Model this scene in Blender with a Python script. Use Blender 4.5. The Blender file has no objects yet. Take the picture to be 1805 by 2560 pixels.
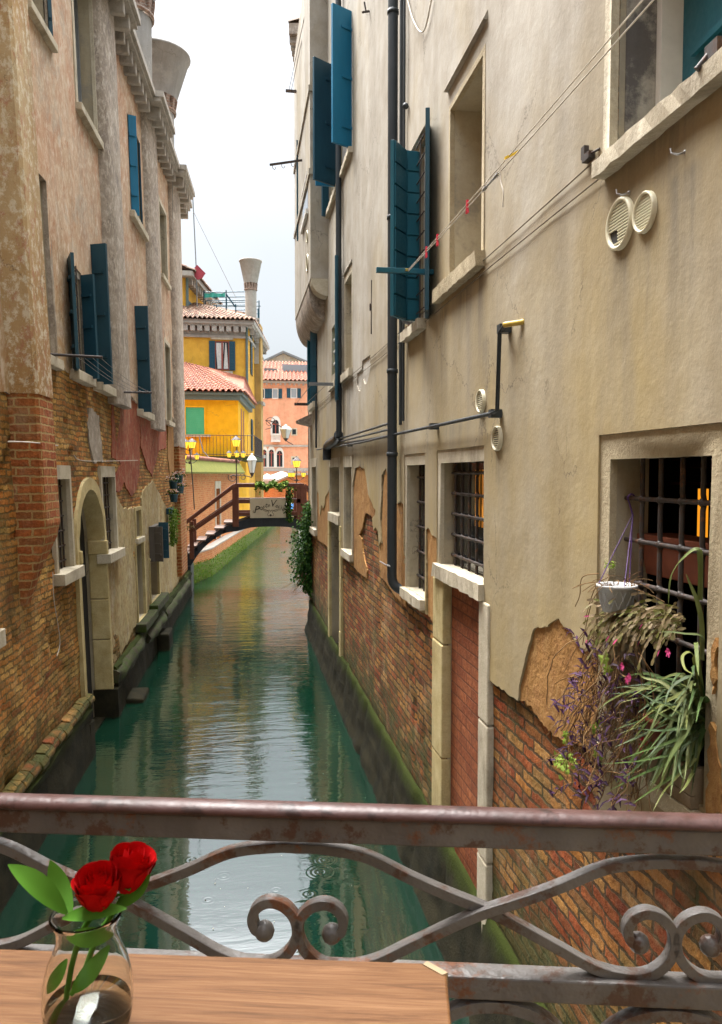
import bpy, bmesh, math, random
from mathutils import Vector, Matrix, noise as mnoise
from mathutils.geometry import delaunay_2d_cdt
random.seed(7)
SC = bpy.context.scene
COL = SC.collection

# ------------------------------------------------------------------ camera
# measured from the photograph (1805 x 2560 px): focal length, vanishing point and horizon
FPX, CX, CY = 1923.0, 902.5, 1280.0
YAW = math.atan((902.5 - 597) / FPX)
PIT = math.atan(96 / FPX)
EYE = Vector((0, 0, 3.6))                       # eye height above the water
FW = Vector((math.sin(YAW) * math.cos(PIT), math.cos(YAW) * math.cos(PIT), -math.sin(PIT)))
RT = Vector((math.cos(YAW), -math.sin(YAW), 0))
UP = RT.cross(FW)
cam_d = bpy.data.cameras.new('camera')
cam = bpy.data.objects.new('camera', cam_d)
COL.objects.link(cam)
cam.matrix_world = Matrix((RT, UP, -FW)).transposed().to_4x4()
cam.location = EYE
cam_d.sensor_fit = 'VERTICAL'
cam_d.sensor_height = 36
cam_d.lens = 36 * FPX / 2560
cam_d.clip_start = 0.05
cam_d.clip_end = 2000
cam_d.dof.use_dof = True
cam_d.dof.focus_distance = 6.0
cam_d.dof.aperture_fstop = 32
SC.camera = cam

# ------------------------------------------------------------------ world, sun, exposure
SUN_EL, SUN_AZ = math.radians(66), math.radians(335)      # azimuth clockwise from +Y
w = bpy.data.worlds.new('World')
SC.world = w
w.use_nodes = True
nt = w.node_tree
bg = nt.nodes['Background']
sky = nt.nodes.new('ShaderNodeTexSky')
sky.sky_type = 'NISHITA'
sky.sun_disc = False
sky.sun_elevation = SUN_EL
sky.sun_rotation = SUN_AZ
sky.air_density = 1.0
sky.dust_density = 4.0
hs = nt.nodes.new('ShaderNodeHueSaturation')
hs.inputs['Saturation'].default_value = 0.16
nt.links.new(sky.outputs[0], hs.inputs['Color'])
# an overcast sky is brighter overhead; steepened out of view to light the walls
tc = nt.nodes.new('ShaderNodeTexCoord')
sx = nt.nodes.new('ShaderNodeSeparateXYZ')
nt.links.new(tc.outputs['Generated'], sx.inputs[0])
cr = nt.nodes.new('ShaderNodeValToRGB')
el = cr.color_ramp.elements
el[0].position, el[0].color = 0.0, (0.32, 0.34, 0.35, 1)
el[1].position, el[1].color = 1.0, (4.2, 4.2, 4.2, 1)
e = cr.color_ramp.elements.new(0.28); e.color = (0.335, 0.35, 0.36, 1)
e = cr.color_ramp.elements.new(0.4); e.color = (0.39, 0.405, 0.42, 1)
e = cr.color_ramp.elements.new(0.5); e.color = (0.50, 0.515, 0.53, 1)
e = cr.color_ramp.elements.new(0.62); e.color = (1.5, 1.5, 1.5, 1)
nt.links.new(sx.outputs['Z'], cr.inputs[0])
cn = nt.nodes.new('ShaderNodeTexNoise')
cn.inputs['Scale'].default_value = 2.2
cn.inputs['Detail'].default_value = 3
nt.links.new(tc.outputs['Generated'], cn.inputs['Vector'])
mr = nt.nodes.new('ShaderNodeMapRange')
mr.inputs['From Min'].default_value = 0.3
mr.inputs['From Max'].default_value = 0.7
mr.inputs['To Min'].default_value = 0.94
mr.inputs['To Max'].default_value = 1.06
nt.links.new(cn.outputs['Fac'], mr.inputs['Value'])
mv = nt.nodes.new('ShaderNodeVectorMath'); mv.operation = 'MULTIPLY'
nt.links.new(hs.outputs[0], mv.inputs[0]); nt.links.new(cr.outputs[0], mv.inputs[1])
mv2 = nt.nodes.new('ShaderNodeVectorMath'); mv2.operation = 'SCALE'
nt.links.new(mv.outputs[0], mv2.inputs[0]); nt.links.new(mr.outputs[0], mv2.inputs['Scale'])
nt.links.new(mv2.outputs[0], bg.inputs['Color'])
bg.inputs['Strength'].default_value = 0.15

sun_d = bpy.data.lights.new('sun', 'SUN')
sun_d.energy = 1.5
sun_d.angle = math.radians(50)
sun_d.color = (1.0, 0.95, 0.87)
sun = bpy.data.objects.new('sun', sun_d)
COL.objects.link(sun)
sdir = Vector((math.sin(SUN_AZ) * math.cos(SUN_EL), math.cos(SUN_AZ) * math.cos(SUN_EL), math.sin(SUN_EL)))
sun.rotation_euler = sdir.to_track_quat('Z', 'Y').to_euler()
sun.location = (0, -4, 30)

SC.view_settings.view_transform = 'Standard'
SC.view_settings.look = 'None'
SC.view_settings.gamma = 1
SC.view_settings.exposure = 1.8
SC.cycles.max_bounces = 8
SC.cycles.diffuse_bounces = 5
SC.cycles.glossy_bounces = 4
SC.cycles.transmission_bounces = 8
SC.cycles.sample_clamp_indirect = 6
SC.cycles.use_denoising = True

# ------------------------------------------------------------------ where a photographed point stands
def ray(u, v):
    return FW + RT * ((u - CX) / FPX) - UP * ((v - CY) / FPX)

XR = 1.6                                          # the right-hand facade: the plane X = 1.6
def R(u, v, off=0.0):
    d = ray(u, v)
    return EYE + d * ((XR - off) / d.x)

LEAN = [(-2, .058), (6, .058), (10, .034), (14, .026), (22, .009), (30, .009)]
def lean(y):
    for (a, p), (b, q) in zip(LEAN, LEAN[1:]):
        if y <= b:
            return p + (q - p) * max(0, (y - a)) / (b - a)
    return LEAN[-1][1]
def XL(y, z):                                     # the left-hand facade leans back as it rises
    return -2.25 + .0325 * y - lean(y) * z
def L(u, v, off=0.0):
    d = ray(u, v)
    lo, hi = .5, 80.0
    for _ in range(50):
        t = (lo + hi) / 2
        p = EYE + d * t
        if p.x - XL(p.y, p.z) - off > 0: lo = t
        else: hi = t
    return EYE + d * lo
def YP(u, v, y):
    d = ray(u, v)
    return EYE + d * (y / d.y)
def ZP(u, v, z):
    d = ray(u, v)
    return EYE + d * ((z - EYE.z) / d.z)

# ------------------------------------------------------------------ scene helpers
def props(o, label=None, cat=None, group=None, kind=None):
    if label: o['label'] = label
    if cat: o['category'] = cat
    if group: o['group'] = group
    if kind: o['kind'] = kind
    return o

def thing(name, label, cat, loc, group=None):
    o = bpy.data.objects.new(name, None)
    o.empty_display_size = .2
    COL.objects.link(o)
    o.location = loc
    return props(o, label, cat, group)

def world_loc(o):
    p = Vector((0, 0, 0))
    while o is not None:
        p += o.location
        o = o.parent
    return p

def copy_tree(o, parent=None):
    c = o.copy()
    COL.objects.link(c)
    c.parent = parent
    for ch in list(o.children):
        copy_tree(ch, c)
    return c

class MB:
    """collects shapes into ONE mesh, in world coordinates"""
    def __init__(s):
        s.v, s.f, s.sm = [], [], []
    def add(s, vs, fs, smooth=False):
        o = len(s.v)
        s.v += [Vector(p) for p in vs]
        s.f += [tuple(i + o for i in f) for f in fs]
        s.sm += [smooth] * len(fs)
        return s
    def box(s, a, b):
        x0, y0, z0 = (min(a[i], b[i]) for i in range(3))
        x1, y1, z1 = (max(a[i], b[i]) for i in range(3))
        vs = [(x0,y0,z0),(x1,y0,z0),(x1,y1,z0),(x0,y1,z0),(x0,y0,z1),(x1,y0,z1),(x1,y1,z1),(x0,y1,z1)]
        return s.add(vs, [(3,2,1,0),(4,5,6,7),(0,1,5,4),(1,2,6,5),(2,3,7,6),(3,0,4,7)])
    def hexa(s, q0, q1):
        """two quads (4 points each) joined into a block"""
        return s.add(list(q0) + list(q1), [(3,2,1,0),(4,5,6,7),(0,1,5,4),(1,2,6,5),(2,3,7,6),(3,0,4,7)])
    def bar(s, a, b, w, h, up=(0, 0, 1)):
        a, b = Vector(a), Vector(b)
        d = (b - a).normalized()
        sd = d.cross(Vector(up))
        if sd.length < 1e-5: sd = d.cross(Vector((1, 0, 0)))
        sd.normalize()
        n = sd.cross(d)
        q = [sd * (i * w / 2) + n * (j * h / 2) for i, j in ((-1,-1),(1,-1),(1,1),(-1,1))]
        return s.hexa([a + p for p in q], [b + p for p in q])
    def tube(s, pts, r, n=8, cap=True, smooth=True):
        pts = [Vector(p) for p in pts]
        rs = r if isinstance(r, (list, tuple)) else [r] * len(pts)
        k = len(pts)
        vs, fs = [], []
        ref = None
        for i, p in enumerate(pts):
            t = (pts[min(i+1, k-1)] - pts[max(i-1, 0)])
            if t.length < 1e-9: t = Vector((0, 0, 1))
            t.normalize()
            if ref is None:
                ref = Vector((0, 0, 1)) if abs(t.z) < .9 else Vector((1, 0, 0))
            a = (ref - t * ref.dot(t))
            if a.length < 1e-6: a = t.orthogonal()
            a.normalize()
            ref = a
            b = t.cross(a)
            for j in range(n):
                an = 2 * math.pi * j / n
                vs.append(p + (a * math.cos(an) + b * math.sin(an)) * rs[i])
        for i in range(k - 1):
            for j in range(n):
                fs.append((i*n+j, i*n+(j+1)%n, (i+1)*n+(j+1)%n, (i+1)*n+j))
        s.add(vs, fs, smooth)
        if cap:
            s.add(vs[:n], [tuple(range(n))[::-1]]); s.add(vs[-n:], [tuple(range(n))])
        return s
    def strip(s, pts, nrm, w, t, closed_ends=True, ws=None):
        """flat iron strip: rectangular section swept along pts; nrm = width direction"""
        pts = [Vector(p) for p in pts]
        nrm = Vector(nrm).normalized()
        vs, fs = [], []
        k = len(pts)
        for i, p in enumerate(pts):
            tg = (pts[min(i+1, k-1)] - pts[max(i-1, 0)]).normalized()
            sd = tg.cross(nrm).normalized()
            hw = w/2 if ws is None else ws[i]/2
            for a, b in ((-1,-1),(1,-1),(1,1),(-1,1)):
                vs.append(p + nrm * (a * hw) + sd * (b * t/2))
        for i in range(k-1):
            for j in range(4):
                fs.append((i*4+j, i*4+(j+1)%4, (i+1)*4+(j+1)%4, (i+1)*4+j))
        fs += [(3,2,1,0), tuple(range(4*k-4, 4*k))]
        return s.add(vs, fs)
    def lathe(s, prof, c, n=20, smooth=True, axis=None, cap=False):
        c = Vector(c)
        M = Matrix.Identity(3) if axis is None else Vector(axis).normalized().to_track_quat('Z', 'Y').to_matrix()
        vs, fs = [], []
        for r, h in prof:
            for j in range(n):
                a = 2 * math.pi * j / n
                vs.append(c + M @ Vector((r*math.cos(a), r*math.sin(a), h)))
        for i in range(len(prof)-1):
            for j in range(n):
                fs.append((i*n+j, i*n+(j+1)%n, (i+1)*n+(j+1)%n, (i+1)*n+j))
        s.add(vs, fs, smooth)
        if cap:
            s.add(vs[:n], [tuple(range(n))[::-1]]); s.add(vs[-n:], [tuple(range(n))])
        return s
    def prism(s, poly, vec):
        vec = Vector(vec)
        n = len(poly)
        vs = [Vector(p) for p in poly] + [Vector(p) + vec for p in poly]
        fs = [tuple(range(n)), tuple(range(2*n-1, n-1, -1))]
        fs += [((i+1)%n, i, i+n, (i+1)%n+n) for i in range(n)]
        return s.add(vs, fs)
    def ball(s, c, r, n=10, sc=(1, 1, 1)):
        c = Vector(c)
        vs, fs = [], []
        m = n // 2 + 1
        for i in range(m + 1):
            th = math.pi * i / m
            for j in range(n):
                a = 2 * math.pi * j / n
                vs.append(c + Vector((r*sc[0]*math.sin(th)*math.cos(a), r*sc[1]*math.sin(th)*math.sin(a), r*sc[2]*math.cos(th))))
        for i in range(m):
            for j in range(n):
                fs.append((i*n+j, i*n+(j+1)%n, (i+1)*n+(j+1)%n, (i+1)*n+j))
        return s.add(vs, fs, True)
    def build(s, name, mat, parent=None, bevel=0, fix=True):
        me = bpy.data.meshes.new(name)
        if parent is None:
            xs = [p.x for p in s.v]; ys = [p.y for p in s.v]; zs = [p.z for p in s.v]
            o0 = Vector(((min(xs)+max(xs))/2, (min(ys)+max(ys))/2, min(zs)))
        else:
            o0 = world_loc(parent)
        me.from_pydata([p - o0 for p in s.v], [], s.f)
        me.polygons.foreach_set('use_smooth', s.sm)
        if fix:
            bm = bmesh.new(); bm.from_mesh(me)
            bmesh.ops.recalc_face_normals(bm, faces=bm.faces)
            bm.to_mesh(me); bm.free()
        me.materials.append(mat)
        me.update()
        o = bpy.data.objects.new(name, me)
        COL.objects.link(o)
        if parent is None: o.location = o0
        else: o.parent = parent
        if bevel:
            b = o.modifiers.new('bevel', 'BEVEL')
            b.width = bevel; b.segments = 2; b.limit_method = 'ANGLE'
        return o

def inside(poly, x, y):
    r = False
    n = len(poly)
    j = n - 1
    for i in range(n):
        xi, yi = poly[i]; xj, yj = poly[j]
        if (yi > y) != (yj > y) and x < (xj - xi) * (y - yi) / (yj - yi) + xi:
            r = not r
        j = i
    return r

def layer(mp, outers, holes, d0, depth, step=None, rough=0.0, nscale=1.2, seed=0.0, hole_depth=None, fine=None):
    """a slab laid on a wall: polygons in wall coordinates (s, t) minus the holes.
    mp(s, t, d) gives the 3D point d metres behind the face. Returns front MB, edge MB."""
    vs, es = [], []
    def loop(pl):
        b = len(vs)
        vs.extend(Vector((p[0], p[1])) for p in pl)
        es.extend((b+i, b+(i+1) % len(pl)) for i in range(len(pl)))
    for o in outers: loop(o)
    for h in holes: loop(h)
    if step:
        xs = [p[0] for o in outers for p in o]; ys = [p[1] for o in outers for p in o]
        rr = random.Random(3)
        nx = int((max(xs)-min(xs))/step); ny = int((max(ys)-min(ys))/step)
        for i in range(1, nx):
            for j in range(1, ny):
                vs.append(Vector((min(xs)+i*step+rr.uniform(-.2,.2)*step, min(ys)+j*step+rr.uniform(-.2,.2)*step)))
    if fine:
        fx0, fx1, fy0, fy1, fs, fa = fine
        rr = random.Random(5)
        for i in range(int((fx1-fx0)/fs)):
            for j in range(int((fy1-fy0)/fs)):
                vs.append(Vector((fx0+(i+rr.random()*.8)*fs, fy0+(j+rr.random()*.8)*fs)))
    V, E_, F_, *_ = delaunay_2d_cdt(vs, es, [], 0, 1e-6)
    keep = []
    for f in F_:
        cx = sum(V[i].x for i in f)/len(f); cy = sum(V[i].y for i in f)/len(f)
        if any(inside(o, cx, cy) for o in outers) and not any(inside(h, cx, cy) for h in holes):
            keep.append(f)
    def dd(p):
        if not rough: return 0.0
        q = Vector((p.x*nscale + seed, p.y*nscale, seed))
        r_ = rough * (mnoise.noise(q) + .5*mnoise.noise(q*2.7) + .3*mnoise.noise(q*6.1))
        if fine and fine[0] <= p.x <= fine[1] and fine[2] <= p.y <= fine[3]:
            g = Vector((p.x*4.2, p.y*9.5, seed+3))
            w_ = max(0.0, min(1.0, .5+1.6*mnoise.noise(Vector((p.x*.8, p.y*.9, seed+7)))))
            pit = max(0.0, mnoise.noise(g)+.45*mnoise.noise(g*2.3)-.05)
            r_ += fine[5]*w_*(2.6*pit - .25)
        return r_
    front, edge = MB(), MB()
    used = {}
    idx = []
    for f in keep:
        for i in f:
            if i not in used:
                used[i] = len(idx); idx.append(i)
    front.add([mp(V[i].x, V[i].y, d0 + dd(V[i])) for i in idx], [tuple(used[i] for i in f) for f in keep], True)
    cnt = {}
    for f in keep:
        for k in range(len(f)):
            a, b = f[k], f[(k+1) % len(f)]
            cnt.setdefault((min(a, b), max(a, b)), []).append((a, b))
    for key, l in cnt.items():
        if len(l) == 1:
            a, b = l[0]
            m = (V[a] + V[b]) / 2
            dp = depth
            if hole_depth is not None:
                for h, hd in hole_depth:
                    if min(p[0] for p in h)-.001 <= m.x <= max(p[0] for p in h)+.001 and min(p[1] for p in h)-.001 <= m.y <= max(p[1] for p in h)+.001:
                        dp = hd
            edge.add([mp(V[a].x, V[a].y, d0 + dd(V[a])), mp(V[b].x, V[b].y, d0 + dd(V[b])),
                      mp(V[b].x, V[b].y, d0 + dp), mp(V[a].x, V[a].y, d0 + dp)], [(0, 1, 2, 3)])
    return front, edge

def mR(s, t, d): return Vector((XR + d, s, t))
def mL(s, t, d): return Vector((XL(s, t) - d, s, t))
def rect(y0, y1, z0, z1): return [(y0, z0), (y1, z0), (y1, z1), (y0, z1)]
def rag(pts, amp=.01, step=.03, seed=1, closed=True):
    """make a traced edge ragged"""
    rr = random.Random(seed)
    out = []
    n = len(pts)
    for i in range(n if closed else n-1):
        a, b = Vector(pts[i]), Vector(pts[(i+1) % n])
        k = max(1, int((b-a).length/step))
        for j in range(k):
            p = a.lerp(b, j/k)
            if j: p += Vector((rr.uniform(-amp, amp), rr.uniform(-amp, amp)))
            out.append((p.x, p.y))
    if not closed: out.append(tuple(pts[-1]))
    return out
def rpts(px): return [(p.y, p.z) for p in (R(*q) for q in px)]
def lpts(px): return [(p.y, p.z) for p in (L(*q) for q in px)]
def spline(pts, k=6):
    pts = [Vector(p) for p in pts]
    out = []
    n = len(pts)
    for i in range(n-1):
        p0, p1, p2, p3 = pts[max(i-1,0)], pts[i], pts[i+1], pts[min(i+2,n-1)]
        for j in range(k):
            t = j/k
            out.append(.5*((2*p1)+(p2-p0)*t+(2*p0-5*p1+4*p2-p3)*t*t+(3*p1-p0-3*p2+p3)*t*t*t))
    out.append(pts[-1])
    return out

# ------------------------------------------------------------------ materials
class NT:
    def __init__(s, name):
        s.m = bpy.data.materials.new(name)
        s.m.use_nodes = True
        s.t = s.m.node_tree
        s.b = s.t.nodes['Principled BSDF']
        s._pos = None
    def n(s, typ, **kw):
        nd = s.t.nodes.new(typ)
        for k, v in kw.items(): setattr(nd, k, v)
        return nd
    def put(s, sock, v):
        if hasattr(v, 'links') or isinstance(v, bpy.types.NodeSocket): s.t.links.new(v, sock)
        elif isinstance(v, (tuple, list)): sock.default_value = (*v, 1) if len(v) == 3 and sock.type == 'RGBA' else v
        else: sock.default_value = v
    def pos(s):
        if s._pos is None: s._pos = s.n('ShaderNodeNewGeometry').outputs['Position']
        return s._pos
    def xyz(s, v=None):
        nd = s.n('ShaderNodeSeparateXYZ'); s.put(nd.inputs[0], v or s.pos()); return nd.outputs
    def math(s, op, a, b=0.0, c=None, clamp=False):
        nd = s.n('ShaderNodeMath', operation=op, use_clamp=clamp)
        s.put(nd.inputs[0], a); s.put(nd.inputs[1], b)
        if c is not None: s.put(nd.inputs[2], c)
        return nd.outputs[0]
    def vec(s, x, y, z):
        nd = s.n('ShaderNodeCombineXYZ')
        for i, q in enumerate((x, y, z)): s.put(nd.inputs[i], q)
        return nd.outputs[0]
    def vmath(s, op, a, b):
        nd = s.n('ShaderNodeVectorMath', operation=op)
        s.put(nd.inputs[0], a)
        if op == 'SCALE': s.put(nd.inputs['Scale'], b)
        else: s.put(nd.inputs[1], b)
        return nd.outputs[0]
    def noise(s, scale, detail=4, rough=.55, vec=None, out='Fac', dist=0):
        nd = s.n('ShaderNodeTexNoise')
        s.put(nd.inputs['Vector'], vec or s.pos())
        nd.inputs['Scale'].default_value = scale
        nd.inputs['Detail'].default_value = detail
        nd.inputs['Roughness'].default_value = rough
        nd.inputs['Distortion'].default_value = dist
        return nd.outputs[out]
    def stretch(s, kx, kz, off=0.0):
        """wall coordinates (along, up) scaled"""
        o = s.xyz()
        al = s.math('ADD', o[0], o[1])
        return s.vec(s.math('MULTIPLY_ADD', al, kx, off), s.math('MULTIPLY', o[2], kz), off)
    def ramp(s, fac, stops, interp='LINEAR'):
        nd = s.n('ShaderNodeValToRGB')
        cr = nd.color_ramp
        cr.interpolation = interp
        while len(cr.elements) < len(stops): cr.elements.new(.5)
        for e, (p, c) in zip(cr.elements, stops):
            e.position = p
            e.color = (*c, 1) if isinstance(c, (tuple, list)) else (c, c, c, 1)
        s.put(nd.inputs[0], fac)
        return nd.outputs[0]
    def mr(s, v, a, b, c=0.0, d=1.0):
        nd = s.n('ShaderNodeMapRange')
        s.put(nd.inputs['Value'], v)
        for k, q in (('From Min', a), ('From Max', b), ('To Min', c), ('To Max', d)): nd.inputs[k].default_value = q
        return nd.outputs[0]
    def mix(s, fac, a, b, mode='MIX'):
        nd = s.n('ShaderNodeMix', data_type='RGBA', blend_type=mode)
        s.put(nd.inputs['Factor'], fac); s.put(nd.inputs['A'] if False else nd.inputs[6], a); s.put(nd.inputs[7], b)
        return nd.outputs[2]
    def bump(s, h, strength=.5, dist=.01, normal=None):
        nd = s.n('ShaderNodeBump')
        nd.inputs['Strength'].default_value = strength
        nd.inputs['Distance'].default_value = dist
        s.put(nd.inputs['Height'], h)
        if normal is not None: s.put(nd.inputs['Normal'], normal)
        return nd.outputs[0]
    def done(s, col=None, rough=.8, normal=None, metal=None, spec=None):
        if col is not None: s.put(s.b.inputs['Base Color'], col)
        s.put(s.b.inputs['Roughness'], rough)
        if normal is not None: s.put(s.b.inputs['Normal'], normal)
        if metal is not None: s.put(s.b.inputs['Metallic'], metal)
        if spec is not None: s.put(s.b.inputs['Specular IOR Level'], spec)
        return s.m

def brick_mat(name, stops, mortar, bw=.25, bh=.066, wob=.012, moss=0.0, pale=0.0, palecol=(.5, .42, .3), bump=1.0, msize=.011, ero=.4, ochre=0.0, soot=0.0):
    t = NT(name)
    o = t.xyz()
    al = t.math('ADD', o[0], o[1])
    base = t.vec(al, o[2], 0.0)
    wn = t.noise(1.6, 3, out='Color')
    wn2 = t.noise(16, 3, .6, out='Color')
    w1 = t.vmath('SCALE', t.vmath('SUBTRACT', wn, (.5, .5, .5)), wob*4)
    w2 = t.vmath('SCALE', t.vmath('SUBTRACT', wn2, (.5, .5, .5)), wob*2.8)
    vec = t.vmath('ADD', t.vmath('ADD', base, w1), w2)
    br = t.n('ShaderNodeTexBrick')
    br.offset = .5
    t.put(br.inputs['Vector'], vec)
    br.inputs['Color1'].default_value = (0, 0, 0, 1)
    br.inputs['Color2'].default_value = (1, 1, 1, 1)
    br.inputs['Mortar'].default_value = (.5, .5, .5, 1)
    br.inputs['Scale'].default_value = 1
    br.inputs['Mortar Size'].default_value = msize
    br.inputs['Mortar Smooth'].default_value = .3
    br.inputs['Brick Width'].default_value = bw
    br.inputs['Row Height'].default_value = bh
    c = t.ramp(br.outputs['Color'], stops)
    fine = t.noise(34, 6, .7)
    mid = t.noise(11, 5, .68, vec=t.vmath('ADD', t.pos(), (9, 3, 1)))
    c = t.mix(t.mr(fine, .38, .68, 0, .75), c, t.mix(1.0, c, (.42, .32, .25), 'MULTIPLY'))
    c = t.mix(t.mr(mid, .5, .68, 0, .7), c, t.mix(1.0, c, (1.55, 1.5, 1.35), 'MULTIPLY'))
    big = t.noise(1.3, 4, .6)
    c = t.mix(t.mr(big, .42, .68, 0, .5), c, t.mix(1.0, c, (.55, .45, .42), 'MULTIPLY'))
    if ochre:
        on = t.noise(.9, 6, .66, vec=t.vmath('ADD', t.pos(), (7.3, 1.1, 4.2)))
        c = t.mix(t.mr(on, .44, .62, 0, ochre), c, t.mix(.45, c, (.36, .21, .055)))
    c = t.mix(t.math('MULTIPLY', br.outputs['Fac'], .92), c, mortar)
    if pale:
        pn = t.noise(2.3, 7, .74, vec=t.vmath('ADD', t.pos(), (3.1, 0, 1.7)))
        c = t.mix(t.mr(pn, .52, .64, 0, pale), c, palecol)
    if soot:
        sn = t.noise(1.1, 7, .7, vec=t.vmath('ADD', t.pos(), (1.1, 5, 2.7)))
        c = t.mix(t.mr(sn, .52, .66, 0, soot), c, (.035, .028, .018))
    if moss:
        mn = t.noise(3.5, 5, .6)
        hz = t.mr(o[2], .3, 1.5, 1, 0)
        c = t.mix(t.math('MULTIPLY', t.mr(t.math('ADD', mn, t.math('MULTIPLY', hz, .35)), .5, .75), moss), c, (.05, .06, .015))
    h = t.math('ADD', t.math('MULTIPLY', t.math('SUBTRACT', 1.0, br.outputs['Fac']), .9), t.math('MULTIPLY', fine, .5))
    h = t.math('ADD', h, t.math('MULTIPLY', mid, ero*2.0))
    h = t.math('ADD', h, t.math('MULTIPLY', br.outputs['Color'], .6))
    return t.done(c, .9, t.bump(h, bump, .03), spec=.2)

def plaster_mat(name, a, b, c3, streak=.35, streakcol=(.25, .22, .18), low=None, lowz=(2.0, 7.0), fleck=None, bump=.35, scale=1.0, lichen=None, blotch=.5, mottle=None, drips=None):
    t = NT(name)
    o = t.xyz()
    n1 = t.noise(.7*scale, 6, .62)
    n2 = t.noise(2.6*scale, 6, .66, vec=t.vmath('ADD', t.pos(), (5, 2, 9)))
    c = t.ramp(n1, [(.3, a), (.52, b), (.72, c3)])
    c = t.mix(t.mr(n2, .40, .66, 0, blotch), c, t.mix(1.0, c, (.74, .70, .64), 'MULTIPLY'))
    if low is not None:
        ln = t.math('ADD', t.mr(o[2], lowz[0], lowz[1], 1, 0), t.mr(t.noise(.6, 5, .66, vec=t.stretch(.8, .5, 8)), .3, .7, -.5, .5), clamp=True)
        c = t.mix(t.math('MULTIPLY', ln, .9), c, low)
    # patched repairs a shade apart, and hairline cracks
    wp_ = t.vmath('ADD', t.stretch(.55, .4, 2.2), t.vmath('SCALE', t.noise(1.8, 4, .6, out='Color'), .35))
    vo = t.n('ShaderNodeTexVoronoi'); t.put(vo.inputs['Vector'], wp_); vo.inputs['Scale'].default_value = 1.0
    vs_ = t.n('ShaderNodeSeparateColor'); t.put(vs_.inputs[0], vo.outputs['Color'])
    c = t.mix(t.mr(vs_.outputs[0], .3, 1, 0, .32), c, t.mix(1.0, c, (.78, .75, .70), 'MULTIPLY'))
    vc_ = t.n('ShaderNodeTexVoronoi', feature='DISTANCE_TO_EDGE')
    t.put(vc_.inputs['Vector'], t.vmath('ADD', t.stretch(.9, .7, 6.2), t.vmath('SCALE', t.noise(3.0, 5, .7, out='Color'), .3)))
    vc_.inputs['Scale'].default_value = 1.1
    crk = t.math('MULTIPLY', t.mr(vc_.outputs[0], 0, .006, 1, 0), t.mr(t.noise(1.1, 3, .6, vec=t.stretch(1, 1, 12)), .47, .53, 0, 1))
    c = t.mix(t.math('MULTIPLY', crk, .7), c, (.10, .08, .06))
    # broad rain runs and fine drips, both drawn out downwards
    run = t.noise(1.0, 5, .62, vec=t.stretch(1.1, .11, 5.5))
    c = t.mix(t.math('MULTIPLY', t.mr(run, .47, .66), streak*.75), c, t.mix(1.0, c, (.60, .56, .50), 'MULTIPLY'))
    st = t.noise(1.0, 6, .65, vec=t.stretch(2.6, .2))
    st2 = t.noise(1.0, 5, .6, vec=t.stretch(6.0, .5, 3.0))
    sf = t.math('MULTIPLY', t.mr(st, .46, .68), t.mr(st2, .38, .62, .15, 1))
    c = t.mix(t.math('MULTIPLY', sf, streak), c, streakcol)
    lt = t.noise(1.0, 5, .6, vec=t.stretch(4.0, .6, 11.0))
    c = t.mix(t.mr(lt, .55, .72, 0, .16), c, t.mix(1.0, c, (1.22, 1.2, 1.18), 'MULTIPLY'))
    if drips:
        msk = None
        ed = t.math('MULTIPLY', t.math('SUBTRACT', t.noise(1.0, 4, .6, vec=t.stretch(5, 1.2, 21)), .5), .18)
        for (yy, zz, wd, ln_) in drips:
            dx = t.math('ABSOLUTE', t.math('SUBTRACT', t.math('ADD', o[1], ed), yy))
            q = t.math('MULTIPLY', t.mr(dx, wd*.35, wd, 1, 0), t.math('MULTIPLY', t.mr(o[2], zz-ln_, zz, 0, 1), t.mr(o[2], zz-.06, zz, 1, 0)))
            msk = q if msk is None else t.math('MAXIMUM', msk, q)
        dn = t.noise(1.0, 6, .7, vec=t.stretch(9, .7, 31))
        c = t.mix(t.math('MULTIPLY', msk, t.mr(dn, .36, .62, .1, .75)), c, (.13, .115, .095))
    if fleck is not None:
        fn = t.noise(6.0, 8, .75, vec=t.stretch(1.0, .45, 1.3))
        c = t.mix(t.mr(fn, .54, .63, 0, .8), c, fleck)
    if lichen is not None:
        fn = t.noise(2.0, 9, .72, vec=t.vmath('ADD', t.pos(), (2, 4, 6)))
        c = t.mix(t.mr(fn, .53, .62, 0, .75), c, lichen)
    if mottle is not None:
        mo = t.noise(11, 9, .8, vec=t.vmath('ADD', t.stretch(1.0, .7, 4.1), (3, 3, 3)))
        c = t.mix(t.mr(mo, .50, .57, 0, mottle[1]), c, mottle[0])
        mo2 = t.noise(6.5, 9, .8, vec=t.stretch(1.0, .6, 9.7))
        c = t.mix(t.mr(mo2, .53, .60, 0, mottle[1]), c, mottle[2])
    g = t.noise(60, 4, .7)
    c = t.mix(t.mr(g, .4, .7, 0, .18), c, t.mix(1.0, c, (.6, .58, .55), 'MULTIPLY'))
    h = t.math('ADD', t.math('MULTIPLY', n2, 1.2), t.math('MULTIPLY', g, .12))
    h = t.math('ADD', h, t.math('MULTIPLY', t.noise(11, 5, .6), .22))
    return t.done(c, .9, t.bump(h, bump, .02), spec=.2)

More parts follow.
